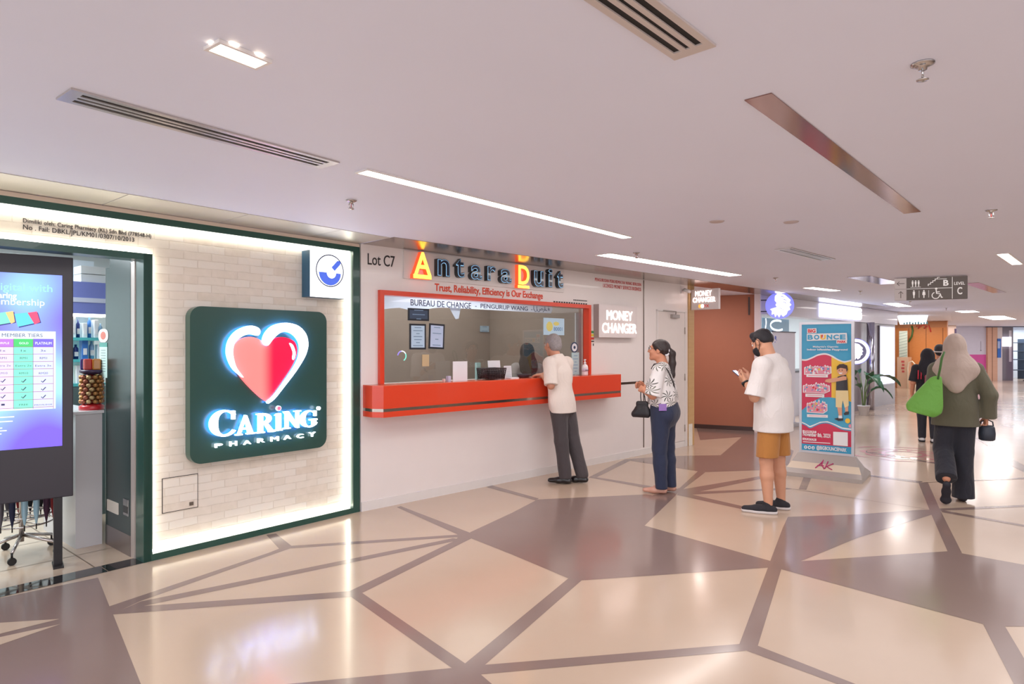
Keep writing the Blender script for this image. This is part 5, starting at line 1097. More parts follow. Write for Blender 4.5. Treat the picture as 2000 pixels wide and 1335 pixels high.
for (cx, cy, rx, ry) in ((265, 428, 105, 48), (255, 566, 104, 46), (262, 708, 80, 56)):
    rr = random.Random(int(cx+cy)); top = []
    for k in range(11):                                     # a row of inflatable towers
        u0 = -1+2*k/11; hgt = (.45+.5*rr.random())*(1.15-.55*abs(u0)); top += [(cx+rx*u0, cy-ry*hgt*.7), (cx+rx*(u0+.09), cy-ry*hgt), (cx+rx*(u0+.17), cy-ry*hgt*.75)]
    out = [(cx-rx, cy+ry*.85)]+top+[(cx+rx, cy+ry*.6), (cx+rx*.6, cy+ry)]
    pgc(out, pwt); pgc([(cx+(a_-cx)*.93, cy+3+(b_-cy)*.84) for a_, b_ in out], ppk)
    for k in range(34):
        ux, uy = cx+rx*rr.uniform(-.85, .8), cy+ry*rr.uniform(-.38, .62); sw, sh_ = rr.uniform(3, 9), rr.uniform(5, 14)
        pgc([(ux-sw, uy+sh_*.6), (ux-sw, uy-sh_*.4), (ux, uy-sh_), (ux+sw, uy-sh_*.4), (ux+sw, uy+sh_*.6)], rr.choice([pred, plv, pgn, pbl2, ppk, pwt, pye, plv, pwt]))
for (x0, y0, x1, y1) in ((180, 462, 345, 486), (172, 612, 318, 636), (185, 768, 345, 790)): pgc([(x0, y0), (x1, y0+4), (x1, y1+3), (x0, y1)], pwt); pgc([(x0+14, y0+9), (x1-14, y0+12), (x1-14, y1-6), (x0+14, y1-9)], ppk)
# the child on the poster
pgc([(412, 640), (448, 640), (452, 790), (430, 795), (416, 720)], psk); pgc([(470, 640), (498, 640), (494, 755), (474, 750)], psk)
pgc([(392, 800), (420, 792), (458, 794), (458, 812), (425, 816)], pbk); pgc([(462, 760), (478, 745), (502, 744), (500, 766), (470, 772)], pbk); pgc([(424, 775), (450, 775), (452, 796), (424, 796)], pwt)
pgc([(404, 585), (496, 585), (500, 700), (470, 716), (456, 660), (448, 716), (404, 712)], psh)
pgc([(330, 505), (350, 500), (404, 492), (440, 478), (480, 470), (486, 500), (440, 512), (404, 520), (345, 527), (322, 520)], psk)
pgc([(408, 512), (420, 482), (450, 474), (480, 468), (490, 500), (494, 586), (406, 586)], pbk); pgc([(404, 496), (460, 478), (484, 482), (484, 506), (430, 516), (352, 530), (350, 504)], psk)
pgc([(453+40*math.cos(q), 432+42*math.sin(q)) for q in [2*PI*j/20 for j in range(20)]], psk); pgc([(412, 432), (412, 408), (430, 390), (460, 386), (488, 398), (494, 430), (484, 448), (480, 424), (440, 416), (424, 424)], pph)
for cx in (430, 452): pgc([(cx+4*math.cos(q), 434+4*math.sin(q)) for q in [2*PI*j/8 for j in range(8)]], pbk)
pgc([(426, 452), (456, 452), (448, 462), (432, 462)], pwt)
pgc([(492+19*math.cos(q), 814+19*math.sin(q)) for q in [2*PI*j/16 for j in range(16)]], pye); pgc([(512+14*math.cos(q), 852+14*math.sin(q)) for q in [2*PI*j/16 for j in range(16)]], ppk)
# lettering
pgc([(186, 118), (258, 116), (260, 152), (186, 154)], pwt); ptx('BIG', 192, 122, 252, 150, pred, .05)
pgc([(184, 158), (486, 154), (490, 206), (184, 212)], pwt)
for k, ch in enumerate('BOUNCE'): ptx(ch, 190+49*k, 166, 190+49*k+42, 203, BLUE if ch != 'U' else pye, .05)
pgc([(296, 166), (310, 166), (304, 190), (296, 190)], pred)
pgc([(410, 208), (488, 206), (488, 232), (410, 234)], pwt); ptx('PARK', 416, 211, 482, 229, pred, .05)
ptx("Malaysia's Gigantic", 232, 250, 425, 266, pwt, .02); ptx('Indoor Inflatables Playground', 186, 272, 492, 288, pwt, .03)
pgc([(152, 888), (258, 894), (258, 912), (152, 908)], pwt); ptx('OPENING DATE', 160, 892, 250, 904, pcr, .02); ptx('November 8th, 2023!', 154, 914, 366, 938, pwt, .03)
pgc([(152, 946), (258, 952), (258, 970), (152, 964)], pwt); ptx('LOCATION', 160, 950, 250, 962, pcr, .02); ptx('Level 5, beside the lift lobby', 154, 972, 364, 988, pwt, .005) if False else pgc([(154, 974), (364, 982), (364, 988), (154, 980)], pwt)
pgc([(386, 897), (494, 900), (494, 1004), (386, 998)], pwt)
for k in range(3): pgc([(176+29*k+13*math.cos(q), 1018+2*k+13*math.sin(q)) for q in [2*PI*j/14 for j in range(14)]], pwt)
ptx('f', 172, 1010, 180, 1026, BLUE, .05); pgc([(200, 1014), (212, 1015), (212, 1026), (200, 1025)], BLUE); ptx('d', 228, 1014, 240, 1030, BLUE, .03)
ptx('@BIGBOUNCEPARK', 260, 1018, 486, 1040, pwt, .03)
x.build('poster', t)
x = MB(); x.box(0, PL, .031, .055, z0, z1, SIL); x.build('back_panel', t)
# sloped base
BSE = M('base_grey', (176, 166, 160), .35, metal=.3); BTP = M('base_pale', (214, 196, 174), .4)
prof = [(-.26, 0), (-.26, .045), (-.235, .055), (-.17, .085), (-.08, .15), (-.02, .245), (-.01, z0+.002), (.07, z0+.002), (.09, .22), (.16, .12), (.3, .055), (.32, .04), (.32, 0)]
x = MB(); n = len(prof); vs_ = []
for s_, k in ((-.12, 0), (PL+.12, 1)):
    for (yy, zz) in prof: 
        inset = .11*min(1, max(0, (zz-.05)/.2)); vs_.append((s_+(inset if k == 0 else -inset), yy, zz))
fs = [(i, i+n, (i+1) % n+n, (i+1) % n) for i in range(n)]+[tuple(range(n)), tuple(range(2*n-1, n-1, -1))]
x.add(vs_, [f for f in fs], BSE); 
ob = x.build('base', t); ob.data.materials.append(BTP)
for p_ in ob.data.polygons:
    if len(p_.vertices) == 4 and abs(p_.center.y+.12) < .06 and p_.normal.z != 0: p_.material_index = 1
x = MB(); MG = M('magenta_script', (190, 50, 110), .4)
yb = -.115; 
x.tube([(PL*.36, -.15, .105), (PL*.44, -.085, .155), (PL*.47, -.055, .19), (PL*.46, -.10, .14), (PL*.52, -.15, .105)], .006, MG, 8); x.tube([(PL*.38, -.115, .13), (PL*.5, -.11, .135)], .005, MG, 8); x.tube([(PL*.56, -.065, .18), (PL*.53, -.145, .108)], .006, MG, 8); x.tube([(PL*.66, -.08, .165), (PL*.55, -.118, .13), (PL*.66, -.15, .105)], .006, MG, 8); x.build('logo_script', t)
# ================================================================== PEOPLE
def V(*a): return np.array(a, float)
class Sdf:
    """union of tapered capsules and ellipsoids with soft joints, meshed as one closed surface"""
    def __init__(s, k=.02): s.p = []; s.k = k
    def c(s, a, b, ra, rb=None, k=None, sc=(1, 1, 1), cut=(), op=1):
        s.p.append(('c', V(*a), V(*b), ra, ra if rb is None else rb, s.k if k is None else k, V(*sc), cut, op, None)); return s
    def ch(s, pts, rs, **kw):
        for i in range(len(pts)-1): s.c(pts[i], pts[i+1], rs[i], rs[i+1], **kw)
        return s
    def e(s, c, r, R=None, k=None, cut=(), op=1):
        s.p.append(('e', V(*c), V(*r), 0, 0, s.k if k is None else k, None, cut, op, R)); return s
    def mesh(s, h, cuts=(), disp=None):
        lo = V(9, 9, 9); hi = -lo
        for p in s.p:
            if p[8] < 0: continue
            if p[0] == 'c':
                r = max(p[3], p[4])*p[6]; lo = np.minimum(lo, np.minimum(p[1], p[2])-r); hi = np.maximum(hi, np.maximum(p[1], p[2])+r)
            else:
                r = np.full(3, p[2].max()) if p[9] is not None else p[2]; lo = np.minimum(lo, p[1]-r); hi = np.maximum(hi, p[1]+r)
        lo = lo-4*h-.015; n = np.ceil((hi+4*h+.015-lo)/h).astype(int)+1
        ax = [lo[i]+h*np.arange(n[i]) for i in range(3)]
        D = np.full(n, 1.0, np.float32)
        for p in s.p:
            k = p[5]; m = k+3*h+.01
            if p[0] == 'c': r = max(p[3], p[4])*p[6]; a_ = np.minimum(p[1], p[2])-r-m; b_ = np.maximum(p[1], p[2])+r+m
            else: r = np.full(3, p[2].max()) if p[9] is not None else p[2]; a_ = p[1]-r-m; b_ = p[1]+r+m
            i0 = np.maximum(((a_-lo)/h).astype(int), 0); i1 = np.minimum(((b_-lo)/h).astype(int)+2, n)
            if (i1 <= i0).any(): continue
            X = (ax[0][i0[0]:i1[0]][:, None, None]).astype(np.float32); Y = (ax[1][i0[1]:i1[1]][None, :, None]).astype(np.float32); Z = (ax[2][i0[2]:i1[2]][None, None, :]).astype(np.float32)
            if p[0] == 'c':
                a, b, sc = p[1], p[2], p[6]; ab = (b-a)/sc; L2 = max(float(ab@ab), 1e-9)
                x, y, z = (X-a[0])/sc[0], (Y-a[1])/sc[1], (Z-a[2])/sc[2]
                t = np.clip((x*ab[0]+y*ab[1]+z*ab[2])/L2, 0, 1)
                d = (np.sqrt((x-t*ab[0])**2+(y-t*ab[1])**2+(z-t*ab[2])**2)-(p[3]+(p[4]-p[3])*t))*min(sc)
            else:
                x, y, z = X-p[1][0], Y-p[1][1], Z-p[1][2]
                if p[9] is not None:
                    R = p[9]; x, y, z = R[0][0]*x+R[0][1]*y+R[0][2]*z, R[1][0]*x+R[1][1]*y+R[1][2]*z, R[2][0]*x+R[2][1]*y+R[2][2]*z
                r = p[2]; k0 = np.sqrt((x/r[0])**2+(y/r[1])**2+(z/r[2])**2); k1_ = np.sqrt((x/r[0]**2)**2+(y/r[1]**2)**2+(z/r[2]**2)**2)+1e-6
                d = k0*(k0-1)/k1_
            for (q, nn) in p[7]:
                nn = V(*nn)/np.linalg.norm(nn); d = np.maximum(d, (X-q[0])*nn[0]+(Y-q[1])*nn[1]+(Z-q[2])*nn[2])
            sub = D[i0[0]:i1[0], i0[1]:i1[1], i0[2]:i1[2]]
            if p[8] > 0:
                hh = np.maximum(k-np.abs(sub-d), 0)/max(k, 1e-6); sub[...] = np.minimum(sub, d)-hh*hh*k*.25
            else:
                hh = np.maximum(k-np.abs(sub+d), 0)/max(k, 1e-6); sub[...] = np.maximum(sub, -d)+hh*hh*k*.25
        X, Y, Z = ax[0][:, None, None], ax[1][None, :, None], ax[2][None, None, :]
        if disp is not None: D += disp(X, Y, Z).astype(np.float32)
        for (q, nn) in cuts:
            nn = V(*nn)/np.linalg.norm(nn); D = np.maximum(D, ((X-q[0])*nn[0]+(Y-q[1])*nn[1]+(Z-q[2])*nn[2]).astype(np.float32))
        D[0], D[-1], D[:, 0], D[:, -1], D[:, :, 0], D[:, :, -1] = 1, 1, 1, 1, 1, 1
        return surface_net(D, lo, h)
def surface_net(D, lo, h):
    S_ = D < 0
    c = S_[:-1, :-1, :-1].astype(np.int8)
    for i, j, k in ((1,0,0),(0,1,0),(0,0,1),(1,1,0),(1,0,1),(0,1,1),(1,1,1)):
        c += S_[i:i+D.shape[0]-1, j:j+D.shape[1]-1, k:k+D.shape[2]-1]
    act = np.argwhere((c > 0) & (c < 8)); idx = np.full(c.shape, -1, np.int32); idx[tuple(act.T)] = np.arange(len(act))
    acc = np.zeros((len(act), 3)); cnt = np.zeros(len(act)); cs_ = [(i, j, k) for i in (0, 1) for j in (0, 1) for k in (0, 1)]
    val = {o: D[act[:, 0]+o[0], act[:, 1]+o[1], act[:, 2]+o[2]].astype(float) for o in cs_}
    for o in cs_:
        for a in range(3):
            if o[a]: continue
            q = list(o); q[a] = 1; q = tuple(q); d0, d1 = val[o], val[q]; m = (d0 < 0) != (d1 < 0)
            t = np.where(m, d0/np.where(m, d0-d1, 1), 0); pt = np.tile(np.array(o, float), (len(act), 1)); pt[:, a] = t
            acc[m] += pt[m]; cnt[m] += 1
    v = (act+acc/cnt[:, None])*h+lo; F_ = []
    for a in range(3):
        b, d = (a+1) % 3, (a+2) % 3
        sl0 = [slice(None)]*3; sl1 = [slice(None)]*3; sl0[a] = slice(0, -1); sl1[a] = slice(1, None)
        e = np.argwhere(S_[tuple(sl0)] != S_[tuple(sl1)]); e = e[(e[:, b] > 0) & (e[:, d] > 0) & (e[:, b] < D.shape[b]-1) & (e[:, d] < D.shape[d]-1)]
        ins = S_[tuple(e.T)]; q = []
        for (ob, od) in ((-1, -1), (0, -1), (0, 0), (-1, 0)):
            z = e.copy(); z[:, b] += ob; z[:, d] += od; q.append(idx[tuple(z.T)])
        q = np.stack(q, 1); q[~ins] = q[~ins][:, ::-1]; F_.append(q)
    f = np.concatenate(F_); f = f[(f >= 0).all(1)]
    return v, f
def np_mesh(name, v, f, mat, parent=None, smooth_it=1):
    if smooth_it:
        for _ in range(smooth_it):
            a = np.zeros_like(v); n = np.zeros(len(v))
            for i in range(4):
                j = (i+1) % 4; np.add.at(a, f[:, i], v[f[:, j]]); np.add.at(n, f[:, i], 1); np.add.at(a, f[:, j], v[f[:, i]]); np.add.at(n, f[:, j], 1)
            v = v*.5+.5*a/np.maximum(n, 1)[:, None]
    me = bpy.data.meshes.new(name); me.vertices.add(len(v)); me.vertices.foreach_set('co', v.astype(np.float32).ravel())
    me.loops.add(f.size); me.loops.foreach_set('vertex_index', f.astype(np.int32).ravel()); me.polygons.add(len(f))
    me.polygons.foreach_set('loop_start', np.arange(0, f.size, 4, dtype=np.int32)); me.polygons.foreach_set('use_smooth', np.ones(len(f), bool))
    me.update(calc_edges=True); me.validate(); me.materials.append(mat)
    o = bpy.data.objects.new(name, me); COL.objects.link(o)
    if parent: o.parent = parent
    return o
def nrm(a): return a/np.linalg.norm(a)
def folds(amp, seed=0, fz=9.0, fx=22.0):
    def d(X, Y, Z):
        return amp*(np.sin(fx*X+3.1*np.sin(4*Z+seed)+seed)*np.sin(fz*Z+2*np.sin(7*Y+seed)+1.7*seed)+.6*np.sin(17*Y+9*Z+5*np.sin(6*X)+seed))
    return d
def head_frame(fwd, tilt_side=0.0):
    f = nrm(V(*fwd)); l = nrm(np.cross(V(0, 0, 1), f)); l = -l if False else l; u = np.cross(f, l); return f, l, u
def add_head(S, hc, fwd, nb, scale=1.0, ears=True):
    f, l, u = head_frame(fwd)
    def P(x, y, z): return V(*hc)+(l*x+f*y+u*z)*scale
    R = [list(l), list(f), list(u)]
    E = lambda c, r, k=.012, op=1: S.e(P(*c), V(*r)*scale, R, k, op=op)
    E((0, -.012, .03), (.074, .094, .084)); E((0, .028, -.022), (.060, .066, .088))
    for sx in (-1, 1):
        S.c(P(sx*.046, -.005, -.055), P(sx*.012, .066, -.092), .02*scale, .017*scale, .02); E((sx*.036, .064, -.02), (.024, .022, .024), .015)
        E((sx*.031, .101, .013), (.017, .016, .011), .012, -1)
        if ears: E((sx*.076, -.012, -.002), (.011, .022, .031), .006)
    S.c(P(-.034, .080, .031), P(.034, .080, .031), .011*scale, None, .012); S.c(P(0, .088, .018), P(0, .108, -.020), .0075*scale, .0115*scale, .009)
    S.c(P(-.010, .098, -.023), P(.010, .098, -.023), .0075*scale, None, .008); S.c(P(-.019, .082, -.051), P(.019, .082, -.051), .0085*scale, None, .006); S.c(P(-.015, .081, -.063), P(.015, .081, -.063), .009*scale, None, .006)
    E((0, .072, -.092), (.021, .018, .016), .012)
    S.c(nb, P(0, -.022, -.055), .058*scale, .052*scale, .03)
    return P
def add_hand(S, wr, dr, pn, side, curl=.5, sc=1.0, spread=.06, thumb=.5):
    """wr wrist, dr direction of the fingers, pn palm normal, side = +1 when the thumb leaves toward cross(dr, pn)"""
    d = nrm(V(*dr)); n = V(*pn); n = nrm(n-d*(n@d)); t = np.cross(d, n)*side; w_ = V(*wr)
    ln = [.072, .079, .074, .058]
    for i in range(4):
        o = t*(.027-.018*i)*sc; kn = w_+d*(.086-.004*abs(i-1))*sc+o
        S.c(w_+d*.012*sc+o*.6, kn, .0135*sc, .0115*sc, .014)
        a = spread*(1.5-i)*.5; fd = nrm(d+t*a); p = kn; ang = 0.0
        for j, (fr, r0, r1) in enumerate(((.45, .0098, .009), (.31, .009, .0082), (.24, .0082, .0072))):
            ang += curl*(.75, 1.0, .7)[j]*(1+.08*i); v = fd*math.cos(ang)+n*math.sin(ang); q = p+v*ln[i]*fr*sc*1.02; S.c(p, q, r0*sc, r1*sc, .004); p = q
    b = w_+d*.022*sc+t*.022*sc+n*.006; v = nrm(d*.75+t*.75+n*thumb*.6); m = b+v*.042*sc; S.c(b, m, .0145*sc, .0115*sc, .012)
    v2 = nrm(d*.95+t*.25+n*thumb); q = m+v2*.03*sc; S.c(m, q, .0108*sc, .0095*sc, .004); S.c(q, q+nrm(v2+n*thumb*.4)*.024*sc, .0095*sc, .0078*sc, .004)
def limb(S, J, side, leg=True, arm=True, sc=1.0):
    if arm:
        S.c(J['sh'+side], J['el'+side], .050*sc, .039*sc, .025); S.c(J['el'+side], J['wr'+side], .040*sc, .0265*sc, .02)
    if leg:
        S.c(J['hip'+side], J['kn'+side], .083*sc, .055*sc, .03)
        k, a = V(*J['kn'+side]), V(*J['an'+side]); S.c(k, k+(a-k)*.35, .054*sc, .056*sc, .02); S.c(k+(a-k)*.35, a, .056*sc, .036*sc, .02)
def torso(S, J, sc=1.0, wide=1.0):
    p, c, nb = V(*J['pelvis']), V(*J['chest']), V(*J['neck'])
    S.c(p, p+(c-p)*.5, .155*sc*wide, .135*sc*wide, .04, (1, .68, 1)); S.c(p+(c-p)*.5, c, .135*sc*wide, .155*sc*wide, .04, (1, .66, 1)); S.c(c, c+(nb-c)*.62, .155*sc*wide, .10*sc, .04, (1, .62, 1))
    for s_ in 'LR': S.c(c+(nb-c)*.75, J['sh'+s_], .058*sc, .056*sc, .03)
def make_shoe(root, J, side, toe, heel, mat, sole=None, h=.005, name='shoe', w=.040, low=False):
    an = V(*J['an'+side]); t, hl = V(*toe), V(*heel); S = Sdf(.02)
    mid = hl*.45+t*.55
    S.c(hl+V(0, 0, .038), mid+V(0, 0, .036), w*.92, w*1.02, .02, (1, 1, .86)); S.c(mid+V(0, 0, .036), t+V(0, 0, .03), w*1.02, w*.8, .02, (1, 1, .78))
    if not low: S.c(hl*.8+t*.2+V(0, 0, .05), an*.6+(hl*.75+t*.25+V(0, 0, .075))*.4, w*.98, w*.94, .02)
    up = nrm(V(0, 0, 1)); z0 = min(hl[2], t[2])
    v, f = S.mesh(h, cuts=[((0, 0, z0+(.012 if sole else .002)), (0, 0, -1))]); o = np_mesh(name, v, f, mat, root)
    if sole:
        Q = Sdf(.02); Q.c(hl+V(0, 0, .02), mid+V(0, 0, .02), w*1.02, w*1.1, .02, (1, 1, .9)); Q.c(mid+V(0, 0, .02), t+V(0, 0, .02), w*1.1, w*.86, .02, (1, 1, .9))
        v, f = Q.mesh(h, cuts=[((0, 0, z0+.026), (0, 0, 1)), ((0, 0, z0+.001), (0, 0, -1))]); np_mesh('sole', v, f, sole, o)
    return o
def eyes(root, P):
    for sx in (-1, 1):
        x = MB(); x.ell(P(sx*.031, .080, .013), (.0125,)*3, M('eye_white', (226, 220, 214), .2), 14, 10); o = x.build('eye', root)
        y_ = MB(); y_.ell(P(sx*.031, .0885, .013), (.0058,)*3, M('iris_dark', (40, 26, 20), .1), 10, 8); y_.build('iris', o)
        x = MB(); x.tube([P(sx*.014, .094, .034), P(sx*.03, .096, .04), P(sx*.048, .083, .034)], .0035, M('brow_dark', (40, 30, 28), .8), 6); x.build('eyebrow', root)
def person(label, loc, face, group=None):
    return thing('person', label, 'person', loc, math.atan2(face[0], -face[1]), group)
def skin(name, c): return M(name, c, .5, var=.05, scale=14, spec=.35)
def cloth(name, c, rough=.85, bump=.12, bs=160, wr=.28):
    new = name not in MATS; m = M(name, c, rough, bump=bump, bscale=bs, sheen=.15, var=.05)
    if new:                                   # broad creases over the fine weave
        nt = m.node_tree; N = nt.nodes; L = nt.links; fine = [n for n in N if n.type == 'BUMP'][0]; tc = [n for n in N if n.type == 'TEX_COORD'][0]
        mp = N.new('ShaderNodeMapping'); mp.inputs['Scale'].default_value = (1, 1, .45); mp.inputs['Rotation'].default_value = (.35, .3, 0)
        nz = N.new('ShaderNodeTexNoise'); nz.inputs['Scale'].default_value = 11; nz.inputs['Detail'].default_value = 2; nz.inputs['Distortion'].default_value = 1.2
        bp = N.new('ShaderNodeBump'); bp.inputs['Strength'].default_value = wr; bp.inputs['Distance'].default_value = .045
        L.new(tc.outputs['Object'], mp.inputs[0]); L.new(mp.outputs[0], nz.inputs['Vector']); L.new(nz.outputs['Fac'], bp.inputs['Height']); L.new(bp.outputs['Normal'], fine.inputs['Normal'])
    return m

# ---- grey-haired man at the counter
o_s = WB.hit(1103, 700, .435)[0]
r1 = person('grey-haired man in a cream short-sleeved shirt and dark trousers leaning on the orange counter', WB.pt(o_s, 0, .45), (-.80, .60))
J = dict(pelvis=(0, -.05, .88), chest=(0, -.085, 1.19), neck=(0, -.115, 1.375), shL=(.185, -.09, 1.32), shR=(-.185, -.10, 1.32), elL=(.255, -.03, 1.085), elR=(-.235, -.15, 1.09), wrL=(.13, -.225, 1.19), wrR=(-.06, -.33, 1.19),
         hipL=(.085, -.045, .86), hipR=(-.085, -.045, .86), knL=(.085, -.005, .47), knR=(-.085, .04, .47), anL=(.08, .045, .085), anR=(-.085, .16, .085))
S = Sdf(); torso(S, J); limb(S, J, 'L'); limb(S, J, 'R')
P = add_head(S, (-.01, -.185, 1.525), (-.30, -.95, -.14), V(*J['neck'])+V(0, -.01, 0))
add_hand(S, J['wrL'], (-.25, -1, -.05), (0, 0, -1), -1, .25); add_hand(S, J['wrR'], (.25, -.9, -.05), (0, 0, -1), 1, .3)
v, f = S.mesh(.005); SK1 = skin('skin_tan', (196, 138, 112)); np_mesh('body', v, f, SK1, r1)
SH1 = cloth('cream_shirt', (226, 212, 202)); S = Sdf(.035)
p_, c_ = V(*J['pelvis']), V(*J['chest'])
S.c((0, -.02, .70), p_, .175, .17, .05, (1, .72, 1)); S.c(p_, c_, .168, .172, .05, (1, .70, 1)); S.c(c_, (0, -.10, 1.30), .172, .125, .04, (1, .64, 1)); S.c((0, -.10, 1.32), (0, -.118, 1.40), .078, .066, .03, cut=[((0, -.125, 1.405), (0, -.35, 1))])
for sd in 'LR':
    sh, el = V(*J['sh'+sd]), V(*J['el'+sd]); S.c((0, -.10, 1.325), sh, .078, .072, .03); ax_ = nrm(el-sh); S.c(sh, el+ax_*.03, .073, .078, .03, cut=[(el+ax_*-.005, ax_)])
v, f = S.mesh(.006, cuts=[((0, 0, .775), (0, 0, -1))], disp=folds(.0035, 1.0)); np_mesh('shirt', v, f, SH1, r1)
x = MB(); nk = V(0, -.122, 1.40); x.tube([(nk[0]+.066*math.cos(a), nk[1]+.063*math.sin(a)+.0, nk[2]+.012*math.sin(a)) for a in [2*PI*k/20 for k in range(20)]], .013, SH1, 8, closed=True); x.build('collar', r1)
TR1 = cloth('charcoal_trousers', (66, 58, 60), .75); S = Sdf(.03); S.c((0, -.045, .93), (0, -.045, .84), .158, .16, .04, (1, .70, 1))
for sd, sg in (('L', 1), ('R', -1)):
    hp, kn, an = V(*J['hip'+sd]), V(*J['kn'+sd]), V(*J['an'+sd]); S.c(hp, kn, .098, .077, .03); S.c(kn, an+V(0, 0, .0), .077, .070, .02)
v, f = S.mesh(.006, cuts=[((0, 0, .06), (0, 0, -1))], disp=folds(.003, 2.0, 14, 12)); np_mesh('trousers', v, f, TR1, r1)
LSH = M('black_leather', (24, 22, 24), .3, coat=.4)
make_shoe(r1, J, 'L', (.135, -.115, 0), (.07, .085, 0), LSH); make_shoe(r1, J, 'R', (-.02, .0, 0), (-.085, .2, 0), LSH)
HR1 = M('grey_hair', (150, 142, 142), .7, var=.35, scale=60, bump=.4, bscale=180); S = Sdf(.012); hf, hl_, hu = head_frame((-.30, -.95, -.14)); R = [list(hl_), list(hf), list(hu)]
S.e(P(0, -.022, .042), (.082, .098, .086), R, .01, cut=[(P(0, .06, .03), hf*1.0+hu*-.55), (P(0, -.06, -.05), -hu)]); S.e(P(0, -.055, -.01), (.078, .062, .075), R, .02, cut=[(P(0, -.03, 0), hf), (P(0, -.06, -.075), -hu)])
for sx in (-1, 1): S.c(P(sx*.066, .018, .03), P(sx*.07, .004, -.01), .016, .01, .01)
v, f = S.mesh(.004, disp=folds(.0022, .4, 60, 90)); np_mesh('hair', v, f, HR1, r1)
eyes(r1, P)

# ---- woman with ponytail
r2 = person('woman with a dark ponytail in a palm print blouse and blue jeans waiting in line', gp(1293, 961), (-.86, .51))
J = dict(pelvis=(0, .015, .86), chest=(0, .0, 1.13), neck=(0, .012, 1.315), shL=(.16, .015, 1.265), shR=(-.16, .01, 1.265), elL=(.215, -.03, 1.015), elR=(-.2, -.06, 1.01), wrL=(.135, -.145, 1.055), wrR=(-.02, -.19, 1.075),
         hipL=(.082, .015, .84), hipR=(-.082, .015, .84), knL=(.083, .0, .46), knR=(-.08, .03, .46), anL=(.08, .02, .075), anR=(-.075, .07, .075))
S = Sdf(); torso(S, J, .98); limb(S, J, 'L', sc=.98); limb(S, J, 'R', sc=.93)
fw2 = (0.10, -1, .10); P = add_head(S, (0, -.035, 1.468), fw2, V(*J['neck'])+V(0, -.002, 0), .97)
add_hand(S, J['wrL'], (-.55, -.75, .25), (-.6, .2, -.3), -1, .75, .92); add_hand(S, J['wrR'], (.35, -.75, .35), (.7, .2, -.2), 1, .8, .92)
SK2 = skin('skin_warm', (206, 142, 112)); v, f = S.mesh(.005); np_mesh('body', v, f, SK2, r2)
def palm_mat():
    m = cloth('palm_print_cotton', (226, 222, 220)); nt = m.node_tree; N = nt.nodes; L = nt.links; b = N['Principled BSDF']
    tc = N.new('ShaderNodeTexCoord'); sp = N.new('ShaderNodeSeparateXYZ'); L.new(tc.outputs['Object'], sp.inputs[0])
    # wrap around the body: u = azimuth * .16 m, v = height
    at2 = N.new('ShaderNodeMath'); at2.operation = 'ARCTAN2'; L.new(sp.outputs[0], at2.inputs[0]); L.new(sp.outputs[1], at2.inputs[1])
    mu = N.new('ShaderNodeMath'); mu.operation = 'MULTIPLY'; mu.inputs[1].default_value = .17; L.new(at2.outputs[0], mu.inputs[0])
    cb = N.new('ShaderNodeCombineXYZ'); L.new(mu.outputs[0], cb.inputs[0]); L.new(sp.outputs[2], cb.inputs[1])
    vo = N.new('ShaderNodeTexVoronoi'); vo.voronoi_dimensions = '2D'; vo.inputs['Scale'].default_value = 8.0; vo.inputs['Randomness'].default_value = .6; L.new(cb.outputs[0], vo.inputs['Vector'])
    sc_ = N.new('ShaderNodeVectorMath'); sc_.operation = 'SCALE'; sc_.inputs['Scale'].default_value = 1.0; L.new(cb.outputs[0], sc_.inputs[0])
    df = N.new('ShaderNodeVectorMath'); df.operation = 'SUBTRACT'; L.new(sc_.outputs[0], df.inputs[0]); L.new(vo.outputs['Position'], df.inputs[1])
    s2 = N.new('ShaderNodeSeparateXYZ'); L.new(df.outputs[0], s2.inputs[0])
    a2 = N.new('ShaderNodeMath'); a2.operation = 'ARCTAN2'; L.new(s2.outputs[1], a2.inputs[0]); L.new(s2.outputs[0], a2.inputs[1])
    ln = N.new('ShaderNodeVectorMath'); ln.operation = 'LENGTH'; L.new(df.outputs[0], ln.inputs[0])
    bend = N.new('ShaderNodeMath'); bend.operation = 'MULTIPLY_ADD'; bend.inputs[1].default_value = 7.0; L.new(ln.outputs['Value'], bend.inputs[0]); L.new(a2.outputs[0], bend.inputs[2])
    m9 = N.new('ShaderNodeMath'); m9.operation = 'MULTIPLY'; m9.inputs[1].default_value = 8.0; L.new(bend.outputs[0], m9.inputs[0])
    sn = N.new('ShaderNodeMath'); sn.operation = 'SINE'; L.new(m9.outputs[0], sn.inputs[0])
    th = N.new('ShaderNodeMath'); th.operation = 'MULTIPLY_ADD'; th.inputs[1].default_value = 20.0; th.inputs[2].default_value = -.25; L.new(ln.outputs['Value'], th.inputs[0])
    gt = N.new('ShaderNodeMath'); gt.operation = 'GREATER_THAN'; L.new(sn.outputs[0], gt.inputs[0]); L.new(th.outputs[0], gt.inputs[1])
    lt = N.new('ShaderNodeMath'); lt.operation = 'LESS_THAN'; lt.inputs[1].default_value = .062; L.new(ln.outputs['Value'], lt.inputs[0])
    an_ = N.new('ShaderNodeMath'); an_.operation = 'MULTIPLY'; L.new(gt.outputs[0], an_.inputs[0]); L.new(lt.outputs[0], an_.inputs[1])
    mx = N.new('ShaderNodeMix'); mx.data_type = 'RGBA'; mx.inputs[6].default_value = lin((228, 222, 220))+[1]
    cr = N.new('ShaderNodeValToRGB'); cr.color_ramp.elements[0].color = lin((52, 54, 50))+[1]; cr.color_ramp.elements[1].color = lin((128, 126, 112))+[1]; L.new(vo.outputs['Color'], cr.inputs[0]); L.new(cr.outputs[0], mx.inputs[7])
    L.new(an_.outputs[0], mx.inputs[0]); L.new(mx.outputs[2], b.inputs['Base Color']); return m
PALM = palm_mat(); S = Sdf(.03); p_, c_ = V(*J['pelvis']), V(*J['chest'])
